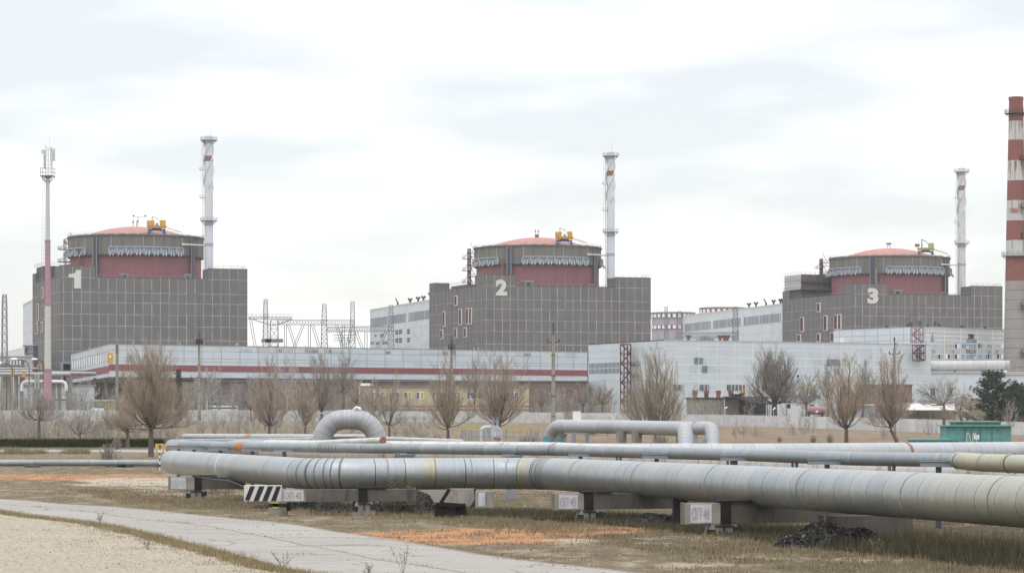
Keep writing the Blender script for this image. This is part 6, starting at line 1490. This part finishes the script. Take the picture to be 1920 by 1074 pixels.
plant_tree(1812, 400, 722, 46, 'drooping olive twigged tree leaning over the teal shed', m_bark, m_twigg, 775, limbs=12, subs=10, twigs=10, tw=.016, trunk_r=.18, droop=.6, shape=.5, lean=-1)
plant_tree(1892, 400, 735, 16, 'thin pale bare sapling in front of the second pine', m_birch, m_twigd, 800, limbs=7, subs=6, twigs=6, tw=.015, trunk_r=.1)
plant_tree(388, 660, 682, 34, 'white-barked birch right of the lightning mast', m_birch, simple('pale_twigs', (.36, .34, .31)), 750, limbs=10, subs=9, twigs=8, tw=.028, trunk_r=.25, shape=.3, group='birches')
plant_tree(538, 600, 657, 26, 'pale white-barked tree whose thin crown crosses the red band left of the arch', m_birch, MATS['pale_twigs'], 740, limbs=9, subs=8, twigs=6, tw=.026, trunk_r=.22, shape=.35, group='birches')
plant_tree(572, 480, 690, 34, 'twiggy bare tree close behind the left side of the pipe arch', m_bark, m_twig, 800, limbs=12, subs=10, twigs=9, tw=.022, trunk_r=.22)
plant_tree(470, 620, 696, 30, 'thin grey tree between the white bus and the slender twiggy tree', m_bark, m_twigd, 770, limbs=11, subs=9, twigs=8, tw=.026, trunk_r=.2)
plant_tree(700, 560, 706, 28, 'thin brown tree behind the right side of the pipe arch', m_bark, m_twig, 785, limbs=11, subs=9, twigs=8, tw=.024, trunk_r=.2)
plant_tree(148, 690, 697, 26, 'forked white birch before the tank house', m_birch, MATS['pale_twigs'], 745, limbs=5, subs=6, twigs=5, tw=.026, trunk_r=.25, lean=1.5, group='birches')
plant_tree(1512, 640, 700, 30, 'grey background tree left of the reddish forked one', m_bark, m_twigd, 760, limbs=12, subs=9, twigs=9, tw=.028, trunk_r=.25)
plant_tree(1552, 640, 672, 30, 'grey background tree behind the reddish forked one', m_bark, m_twigd, 750, limbs=12, subs=9, twigs=9, tw=.028, trunk_r=.25)
plant_tree(1618, 650, 668, 28, 'grey background tree in the gap before the leaning one', m_bark, m_twigd, 750, limbs=12, subs=9, twigs=9, tw=.028, trunk_r=.25)
plant_tree(1130, 655, 712, 26, 'grey scrubby tree beside the ochre door', m_bark, m_twigd, 760, limbs=10, subs=8, twigs=8, tw=.028, trunk_r=.2)
plant_tree(1093, 655, 716, 22, 'grey scrubby tree at the foot of the gallery end', m_bark, m_twigd, 762, limbs=10, subs=8, twigs=8, tw=.028, trunk_r=.2)
plant_tree(890, 660, 660, 34, 'dull background tree between the two trees before the yellow block', m_bark, m_twigd, 750, limbs=12, subs=9, twigs=9, tw=.026, trunk_r=.25)
plant_tree(668, 645, 700, 26, 'dull background tree left end of the yellow block', m_bark, m_twig, 760, limbs=10, subs=9, twigs=9, tw=.026, trunk_r=.22)
plant_tree(1015, 665, 716, 24, 'dull scrub tree right of the yellow block', m_bark, m_twigd, 765, limbs=10, subs=8, twigs=8, tw=.026, trunk_r=.2)
# saplings: one set of meshes, copied with their parts
wood, tws = bare_tree(4.2, 1.5, .7, 77, limbs=7, subs=6, twigs=5, tw=.014, trunk_r=.07)
proto = thing('sapling', 'x', 'sapling', (0, 0, 0), 0, 'birch saplings in the field'); wood.build('trunk', m_birch, proto); tws.build('crown', m_twigd, proto)
SAP = [(28, 385, 1.1, 'sapling at the left edge behind the hedge'), (50, 392, .9, 'pale stemmed sapling left of the small hedge tree'), (99, 380, 1.15, 'white stemmed sapling right of the small hedge tree'), (183, 378, 1.15, 'forked white sapling left of the broad tree'), (122, 388, .7, 'low sapling between hedge tree and spreading tree'), (205, 395, .8, 'grey sapling behind the broad tree'), (355, 395, .7, 'small sapling right of the broad tree'), (425, 420, .9, 'pale sapling in the rough field left of the arch'),
       (1380, 425, .85, 'sapling before the wall below the store'), (1482, 412, 1.0, 'pale forked sapling left of the reddish tree'), (1512, 418, 1.25, 'tallest pale sapling left of the reddish tree'), (1420, 430, .75, 'low round sapling in the brown field'), (1655, 430, .8, 'sapling left of the leaning tree foot'), (1398, 425, .9, 'slender sapling right of the store sapling'), (760, 425, 1.0, 'sapling between arch and upright tree'), (560, 430, 1.1, 'sapling close left of the arch'), (780, 430, .6, 'low scrub sapling in the brown field behind the bundle'), (1108, 425, .9, 'sapling under the long pipe loop'), (1140, 430, 1.1, 'sapling between power pole and poplar'), (1745, 425, 1.0, 'sapling left of the teal box'), (458, 400, 1.2, 'sapling left of the slender tree')]
for k, (px, Y, s, lab) in enumerate(SAP):
    o = proto if k == 0 else proto.copy()
    if k:
        COL.objects.link(o)
        for ch in proto.children: c = ch.copy(); COL.objects.link(c); c.parent = o
    x = X(px, Y); o.location = (x, Y, ground_z(x, Y)); o.rotation_euler = (0, 0, px*1.7); o.scale = (s, s, s*1.05); o['label'] = lab
# round scrub bushes
wood, tws = bare_tree(2.0, 1.3, .1, 99, limbs=16, subs=8, twigs=8, tw=.012, trunk_r=.04, multi=True, shape=.6)
proto = thing('bush', 'x', 'bush', (0, 0, 0), 0, 'low round bushes'); wood.build('stem', m_bark, proto); tws.build('twigs', m_twigd, proto)
BSH = [(1556, 420, .75, 'round brown bush left of the forked tree foot'), (1524, 425, .6, 'round bush by the tall pale sapling'), (1461, 430, .5, 'small round bush below the big dark tree'), (827, 330, .8, 'round bush right of the arch'), (808, 340, .8, 'round bush close to the arch'), (1000, 300, 1.1, 'brown bush between platform and pipe loop'), (985, 300, 1.0, 'brown bush behind the railed platform'), (203, 201, .9, 'grey-green bush leaning on the ground pipe'), (218, 330, .8, 'bush at the left of the broad tree foot'), (320, 330, 1.0, 'bush right of the yellow sign'), (1240, 300, 1.2, 'bush below the ribbed elbow')]
for k, (px, Y, s, lab) in enumerate(BSH):
    o = proto if k == 0 else proto.copy()
    if k:
        COL.objects.link(o)
        for ch in proto.children: c = ch.copy(); COL.objects.link(c); c.parent = o
    x = X(px, Y); o.location = (x, Y, ground_z(x, Y)); o.rotation_euler = (0, 0, px*1.3); o.scale = (s, s, s); o['label'] = lab
# thicket behind the wall: one mass nobody could count
r = random.Random(5); mb = MB()
for k in range(230):
    px = r.choice((r.uniform(320, 700), r.uniform(330, 800), r.uniform(330, 700), r.uniform(960, 1180), r.uniform(-20, 240), r.uniform(1400, 1900))); Y = r.uniform(662, 740); x = X(px, Y); z0 = ground_z(x, Y); H = r.uniform(4.5, 11)
    for j in range(9):
        a = r.uniform(0, 6.28); tip = V((x+math.cos(a)*r.uniform(.3, 2.4), Y+math.sin(a)*1.5, z0+H*r.uniform(.6, 1))); b_ = V((x, Y, z0)); pts = bez(b_, b_.lerp(tip, .5)+V((0, 0, -.3)), tip, 4); tri_tube(mb, pts, .07, .02)
        for q in range(14):
            u = r.uniform(.25, 1); kk = min(3, int(u*4)); p = pts[kk].lerp(pts[kk+1], u*4-kk); d = V((r.gauss(0, 1), r.gauss(0, 1), abs(r.gauss(.9, .5)))).normalized(); tri_tube(mb, [p, p+d*r.uniform(.5, 1.7)], .025, .012)
tag(mb.build('thicket', m_twigd), 'grey-brown leafless scrub massed behind the perimeter wall', 'scrub', kind='stuff')
mb = MB()
for k in range(330):     # field scrub in front of the wall on the left
    px = r.choice((r.uniform(-20, 330), r.uniform(-20, 330), r.uniform(300, 830))); Y = r.uniform(366, 560) if px < 300 else r.uniform(400, 630); x = X(px, Y); z0 = ground_z(x, Y); H = r.uniform(1.4, 4.2) if px < 640 else r.uniform(.8, 2)
    for j in range(8):
        a = r.uniform(0, 6.28); tip = V((x+math.cos(a)*r.uniform(.2, 1.3), Y+math.sin(a), z0+H*r.uniform(.5, 1))); b_ = V((x, Y, z0)); pts = bez(b_, b_.lerp(tip, .5), tip, 3); tri_tube(mb, pts, .03, .012)
        for q in range(9):
            u = r.uniform(.2, 1); kk = min(2, int(u*3)); p = pts[kk].lerp(pts[kk+1], u*3-kk); d = V((r.gauss(0, 1), r.gauss(0, 1), abs(r.gauss(.9, .5)))).normalized(); tri_tube(mb, [p, p+d*r.uniform(.3, .9)], .014, .008)
tag(mb.build('field_scrub', m_twigd), 'low leafless scrub scattered over the rough field', 'scrub', kind='stuff')
# pines
def pine(px, Y, rt, hw, lab, seed):
    r = random.Random(seed); x = X(px, Y); z0 = ground_z(x, Y); H = Z(rt, Y)-z0; W = hw/F*Y; T = thing('pine_tree', lab, 'tree', (x, Y, z0), 0, 'pines'); wood = MB(); nd = MB()
    tri_tube(wood, [V((0, 0, -.3)), V((.1, 0, H*.5)), V((0, 0, H*.97))], H*.02, .03, 8)
    for i in range(130):
        t_ = lerp(.08, .98, i/130); a = i*2.4+r.uniform(-.3, .3); L = W*(1.12-t_)**.7*r.uniform(.6, 1.12); p = V((0, 0, H*t_)); q = p+V((math.cos(a)*L, math.sin(a)*L, L*r.uniform(.15, .55))); tri_tube(wood, [p, q], .06, .02)
        for c in range(max(3, int(L*5))):
            u = r.uniform(.3, 1.05); cc = p.lerp(q, u)+V((r.gauss(0, .25), r.gauss(0, .25), r.gauss(0, .2)))
            for n_ in range(16):
                d = V((r.gauss(0, 1), r.gauss(0, 1), r.gauss(.5, .8))).normalized()*r.uniform(.25, .6); s = d.cross(V((r.random(), r.random(), .3))).normalized()*.045
                nd.add([cc-s, cc+s, cc+d], [(0, 1, 2)])
    wood.build('trunk', m_bark, T); nd.build('crown', m_pine, T)
pine(1862, 560, 697, 66, 'tall dark green pine behind the teal shed', 3)
pine(1908, 575, 718, 44, 'smaller dark pine at the right edge', 8)
pine(334, 660, 692, 9, 'small olive conifer between broad tree and lightning mast', 12)
# clipped hedge
r = random.Random(9); T = thing('hedge', 'long low clipped dark green hedge at the left', 'hedge', (X(130, 357), 357, 0)); mb = MB(); x0, x1 = X(-60, 357), X(316, 360)
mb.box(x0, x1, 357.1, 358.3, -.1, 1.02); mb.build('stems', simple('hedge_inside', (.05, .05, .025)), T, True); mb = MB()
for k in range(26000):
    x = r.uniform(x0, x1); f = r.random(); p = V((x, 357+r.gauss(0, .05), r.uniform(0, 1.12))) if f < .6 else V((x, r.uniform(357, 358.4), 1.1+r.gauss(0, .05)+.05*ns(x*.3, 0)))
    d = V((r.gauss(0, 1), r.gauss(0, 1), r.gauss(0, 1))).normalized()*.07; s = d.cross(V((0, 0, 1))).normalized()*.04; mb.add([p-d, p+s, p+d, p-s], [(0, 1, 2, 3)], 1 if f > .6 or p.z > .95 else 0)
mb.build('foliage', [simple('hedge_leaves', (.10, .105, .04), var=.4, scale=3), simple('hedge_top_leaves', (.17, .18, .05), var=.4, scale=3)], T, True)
# weed fringe along the asphalt road
# ================================================================ GRASS, WEEDS, RUBBLE
def blades(name, label, n, pick, hmin, hmax, w, mats, seed, lean=.5):
    r = random.Random(seed); vs = []; fs = []; mi = []
    while len(fs) < n:
        c = pick(r)
        if c is None: continue
        x0, y0, k, hs = c
        for j in range(k):
            x = x0+r.gauss(0, .07); y = y0+r.gauss(0, .07); z = ground_z(x, y)-.01; h = r.uniform(hmin, hmax)*hs; a = r.uniform(0, 6.28); ww = w*r.uniform(.6, 1.4); l = r.uniform(0, lean)*h; b = len(vs)
            ca_, sa_ = math.cos(a), math.sin(a); a2 = r.uniform(0, 6.28)
            vs += [(x-ca_*ww, y-sa_*ww, z), (x+ca_*ww, y+sa_*ww, z), (x+math.cos(a2)*l, y+math.sin(a2)*l, z+h)]; fs.append((b, b+1, b+2)); mi.append(r.choice((0, 0, 1, 2)))
    me = bpy.data.meshes.new(name); me.from_pydata(vs, [], fs)
    for m in mats: me.materials.append(m)
    me.polygons.foreach_set('material_index', mi); o = bpy.data.objects.new(name, me); COL.objects.link(o); return tag(o, label, 'grass', kind='stuff')
gd = [simple('straw_blades', (.29, .225, .13), var=.3, scale=.7), simple('olive_blades', (.145, .12, .06), var=.3, scale=.7), simple('dry_brown_blades', (.20, .15, .09), var=.3, scale=.7)]
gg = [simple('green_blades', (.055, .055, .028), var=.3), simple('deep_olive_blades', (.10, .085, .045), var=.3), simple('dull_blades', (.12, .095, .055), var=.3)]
gs = [simple('berm_straw', (.36, .26, .15), var=.25), simple('berm_green', (.16, .18, .06), var=.25), gd[2]]
def axp(y): return interp(-y, [(-155, -19), (-122, -10.5), (-114, -6), (-107, 0), (-96, 5), (-70, 12.8), (-50, 18)])
def pick_belt(r):
    y = 58+90*r.random()**1.3; x = axp(y)+r.uniform(-6.5, 7)
    if x < road_up(y)+.4: return None
    d = ns(x*.35, y*.35, 2)
    if r.random() > .55+d: return None
    return x, y, r.choice((3, 4, 6)), 1
blades('verge_grass', 'short dry olive grass growing under and before the pipes', 80000, pick_belt, .05, .20, .010, gd, 1)
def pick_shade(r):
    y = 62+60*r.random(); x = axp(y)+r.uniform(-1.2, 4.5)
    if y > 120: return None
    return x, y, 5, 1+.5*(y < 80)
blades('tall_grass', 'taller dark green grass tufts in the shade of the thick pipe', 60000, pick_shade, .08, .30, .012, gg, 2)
def pick_field(r):
    y = 56+150*r.random()**1.7; x = r.uniform(-32, 24)
    if x < road_up(y)+.2: return None
    if ns(x*.5, y*.5, 9) < -.05+.2*r.random(): return None
    return x, y, r.choice((2, 3)), 1
blades('sparse_grass', 'sparse short straw tufts over the bare soil', 90000, pick_field, .03, .12, .012, gd, 3)
def pick_berm(r):
    y = 55+66*r.random(); xe = road_lo(y); x = xe-.35+r.gauss(-.25, .3)
    return x, y, 5, 1
blades('berm_grass', 'fringe of dry grass between the sand and the slab road', 26000, pick_berm, .06, .22, .007, gs, 4)
def pick_sand(r):
    y = 50+45*r.random(); xe = road_lo(y); x = xe-abs(r.gauss(0, 3.0))-.8
    if ns(x*.6, y*.4, 1) < .12: return None
    return x, y, 3, 1
blades('sand_grass', 'thin green seedlings scattered on the pale sand', 2600, pick_sand, .03, .11, .005, [gs[1], gs[0], gs[1]], 5)
def pick_joint(r):
    p = r.choice(JOINTS)
    if ns(p.x*1.1, p.y*.7, 4) < -.05: return None
    return p.x+r.gauss(0, .03), p.y+r.gauss(0, .03), 4, .5+1.2*max(0, ns(p.x*2, p.y, 8))
blades('joint_weeds', 'small dry weeds growing along the slab joints', 9000, pick_joint, .03, .16, .007, gd, 6)
def pick_fr(r):
    x = r.uniform(X(-60, 290), X(180, 290)); return (x, 284+r.gauss(0, 2), 4, 1+.8*ns(x*.3, 0)) if ns(x*.35, 5) > -.05 else None
blades('roadside_weeds', 'straggly green-brown weeds along the asphalt road', 4000, pick_fr, .2, .7, .02, [simple('weed_green', (.19, .19, .09)), gd[0], gd[1]], 7)
def pick_right(r):
    y = 64+26*r.random(); x = axp(y)+r.uniform(-.5, 5)
    if to_px(V((x, y, 0))) < 1560: return None
    return x, y, 7, 1
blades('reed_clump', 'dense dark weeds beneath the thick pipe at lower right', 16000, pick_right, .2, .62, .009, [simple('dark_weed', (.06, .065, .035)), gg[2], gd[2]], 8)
def pebbles(name, label, n, pick, smin, smax, mats, seed):
    r = random.Random(seed); vs = []; fs = []; mi = []
    while len(fs) < n*4:
        c = pick(r)
        if c is None: continue
        x, y = c; z = ground_z(x, y)+(.035 if name == 'road_grit' else 0); s = r.uniform(smin, smax)*(1+1*(r.random() < .03)); b = len(vs)
        for j in range(3): a = j*2.1+r.random(); vs.append((x+math.cos(a)*s, y+math.sin(a)*s, z-.005))
        vs.append((x+r.uniform(-.4, .4)*s, y, z+s*r.uniform(.4, .9))); m = r.randrange(len(mats))
        for f in ((0, 1, 3), (1, 2, 3), (2, 0, 3), (0, 2, 1)): fs.append(tuple(b+q for q in f)); mi.append(m)
    me = bpy.data.meshes.new(name); me.from_pydata(vs, [], fs)
    for m in mats: me.materials.append(m)
    me.polygons.foreach_set('material_index', mi); o = bpy.data.objects.new(name, me); COL.objects.link(o); tag(o, label, 'stones', kind='stuff')
pm = [simple('brown_stone', (.16, .12, .085), var=.3), simple('grey_stone', (.27, .25, .22), var=.3), simple('tan_clod', (.34, .28, .20), var=.2)]
def pk_sand(r):
    y = 55+60*r.random(); x = road_lo(y)-abs(r.gauss(0, 6))-.5
    return (x, y) if ns(x*.8, y*.5, 12) > -.25 else None
pebbles('sand_stones', 'small stones and clods scattered over the pale sand', 7000, pk_sand, .010, .026, pm, 31)
def pk_road(r):
    y = 55+60*r.random(); t_ = r.random()**.5; x = lerp(road_lo(y), road_up(y), t_)
    return (x, y) if ns(x*.5, y*.5, 15) > .1 else None
pebbles('road_grit', 'grit and crumbs lying on the slab road', 1800, pk_road, .01, .03, pm[:2], 32)
def pk_verge(r):
    y = 58+90*r.random(); x = r.uniform(-25, 22)
    return (x, y) if x > road_up(y)+.3 else None
pebbles('verge_stones', 'pale and brown stones lying in the dry grass', 5000, pk_verge, .015, .05, pm, 33)
# single dry stalks by the slab road
for k, (px, Y, h, lab) in enumerate(((185, 94, .55, 'dry brown stalk on the far left of the slab road'), (755, 66, .75, 'tall dry branching weed in the bottom middle'), (530, 69, .45, 'dry weed stalk left of the tall branching one'), (690, 63, .42, 'short feathery dry weed at the bottom edge'), (277, 76, .3, 'little dry weed on the berm edge'), (1640, 73, .6, 'dark bushy weed right of the rubble heap'))):
    T = thing('dry_weed', lab, 'weed', (X(px, Y), Y, ground_z(X(px, Y), Y)), 0, 'dry weeds'); mb = MB(); r = random.Random(k)
    for j in range(5): 
        tip = V((r.gauss(0, .1), r.gauss(0, .1), h*r.uniform(.6, 1))); tri_tube(mb, [V((0, 0, 0)), tip*.5+V((.02, 0, 0)), tip], .006, .003)
        for q in range(9): u = r.uniform(.4, 1); p = tip*u; tri_tube(mb, [p, p+V((r.gauss(0, .05), r.gauss(0, .05), r.uniform(.02, .1)))], .005, .003)
    mb.build('stalks', gd[2], T)
# rubble heaps
m_rub = simple('dark_rubble', (.04, .037, .033), var=.6, scale=3, rough=.95, spec=.1); m_rubl = simple('pale_rubble', (.15, .14, .125), var=.5, scale=3, spec=.1)
def heap(label, px, Y, w, d, h, n, pale, seed):
    x = X(px, Y); z = ground_z(x, Y); r = random.Random(seed); mb = MB(); N = 22; vs = []; fs = []
    for i in range(N+1):
        for j in range(N+1):
            u, v = i/N*2-1, j/N*2-1; q = max(0, 1-u*u-v*v); zz = h*q**.8*(1+.35*ns(u*2+seed, v*2))+.05*ns(u*9, v*9, seed)
            vs.append(V((x+u*w, Y+v*d, z-.06+zz)))
    for i in range(N):
        for j in range(N): fs.append((i*(N+1)+j, (i+1)*(N+1)+j, (i+1)*(N+1)+j+1, i*(N+1)+j+1))
    mb.add(vs, fs, 0)
    for k in range(n):
        a = r.uniform(0, 6.28); q = r.random()**.6*1.05; u, v = math.cos(a)*q, math.sin(a)*q; zz = z-.05+h*max(0, 1-q*q)**.8*(1+.35*ns(u*2+seed, v*2)); s = r.uniform(.015, .05)+.05*(r.random() < .06); c = V((x+u*w, Y+v*d, zz))
        p = [c+V((r.uniform(-1, 1), r.uniform(-1, 1), r.uniform(-.6, .8)))*s for _ in range(5)]; mb.add(p, [(0, 1, 2), (0, 2, 3), (0, 3, 4), (1, 2, 4), (2, 3, 4), (0, 1, 4)], 1 if r.random() < pale else 0)
    tag(mb.build('rubble_heap', [m_rub, m_rubl]), label, 'rubble', kind='stuff')
heap('large heap of dark rubble under the thick pipe at right', 1562, 81, 1.75, 1.3, .70, 5000, .08, 1)
heap('grey rubble heap with pale stones under the crosswise pipe', 762, 112, 1.35, 1.0, 1.0, 4000, .5, 2)
heap('small dark rubble heap left of the grey one', 622, 112, .9, .8, .5, 900, .35, 3)
heap('low dark rubble behind the beam marked 45', 1235, 98, 1.6, .9, .40, 2000, .15, 4)
heap('low dark rubble spread behind the beam painted 43', 560, 116, 2.2, .8, .3, 900, .4, 5)
T = thing('rubble_shrub', 'small yellow-green shrub growing on the grey rubble heap', 'shrub', (X(752, 111), 111, 0)); mb = MB(); r = random.Random(3)
for k in range(1500):
    p = V((r.gauss(0, .35), r.gauss(-.5, .2), abs(r.gauss(.35, .25)))); d = V((r.gauss(0, 1), r.gauss(0, 1), r.gauss(0, 1))).normalized()*.03; s = d.cross(V((0, 0, 1))).normalized()*.02; mb.add([p-d, p+s, p+d, p-s], [(0, 1, 2, 3)])
mb.build('leaves', simple('shrub_leaves', (.13, .14, .03), var=.4, scale=3), T)
mb = MB()
for k in range(14): a_ = k*.45; tri_tube(mb, [V((0, -.4, 0)), V((math.cos(a_)*.35, -.5, .3+.2*math.sin(a_*3)+.2))], .012, .005)
mb.build('stems', m_bark, T)
# ================================================================ HAZE
mb = MB(); mb.box(-4200, 4200, -90, 11000, -1.6, 112)
hz = mb.build('haze', simple('haze_air', (1, 1, 1))); tag(hz, 'thin pale winter air over the whole site', 'haze', kind='stuff')
hm = bpy.data.materials.new('haze_volume'); hm.use_nodes = True; nt_ = hm.node_tree; nt_.nodes.clear(); pv = nt_.nodes.new('ShaderNodeVolumePrincipled'); pv.inputs['Color'].default_value = (.93, .96, 1, 1); pv.inputs['Density'].default_value = .00007; pv.inputs['Anisotropy'].default_value = .1
ho = nt_.nodes.new('ShaderNodeOutputMaterial'); nt_.links.new(pv.outputs[0], ho.inputs['Volume']); hz.data.materials.clear(); hz.data.materials.append(hm)
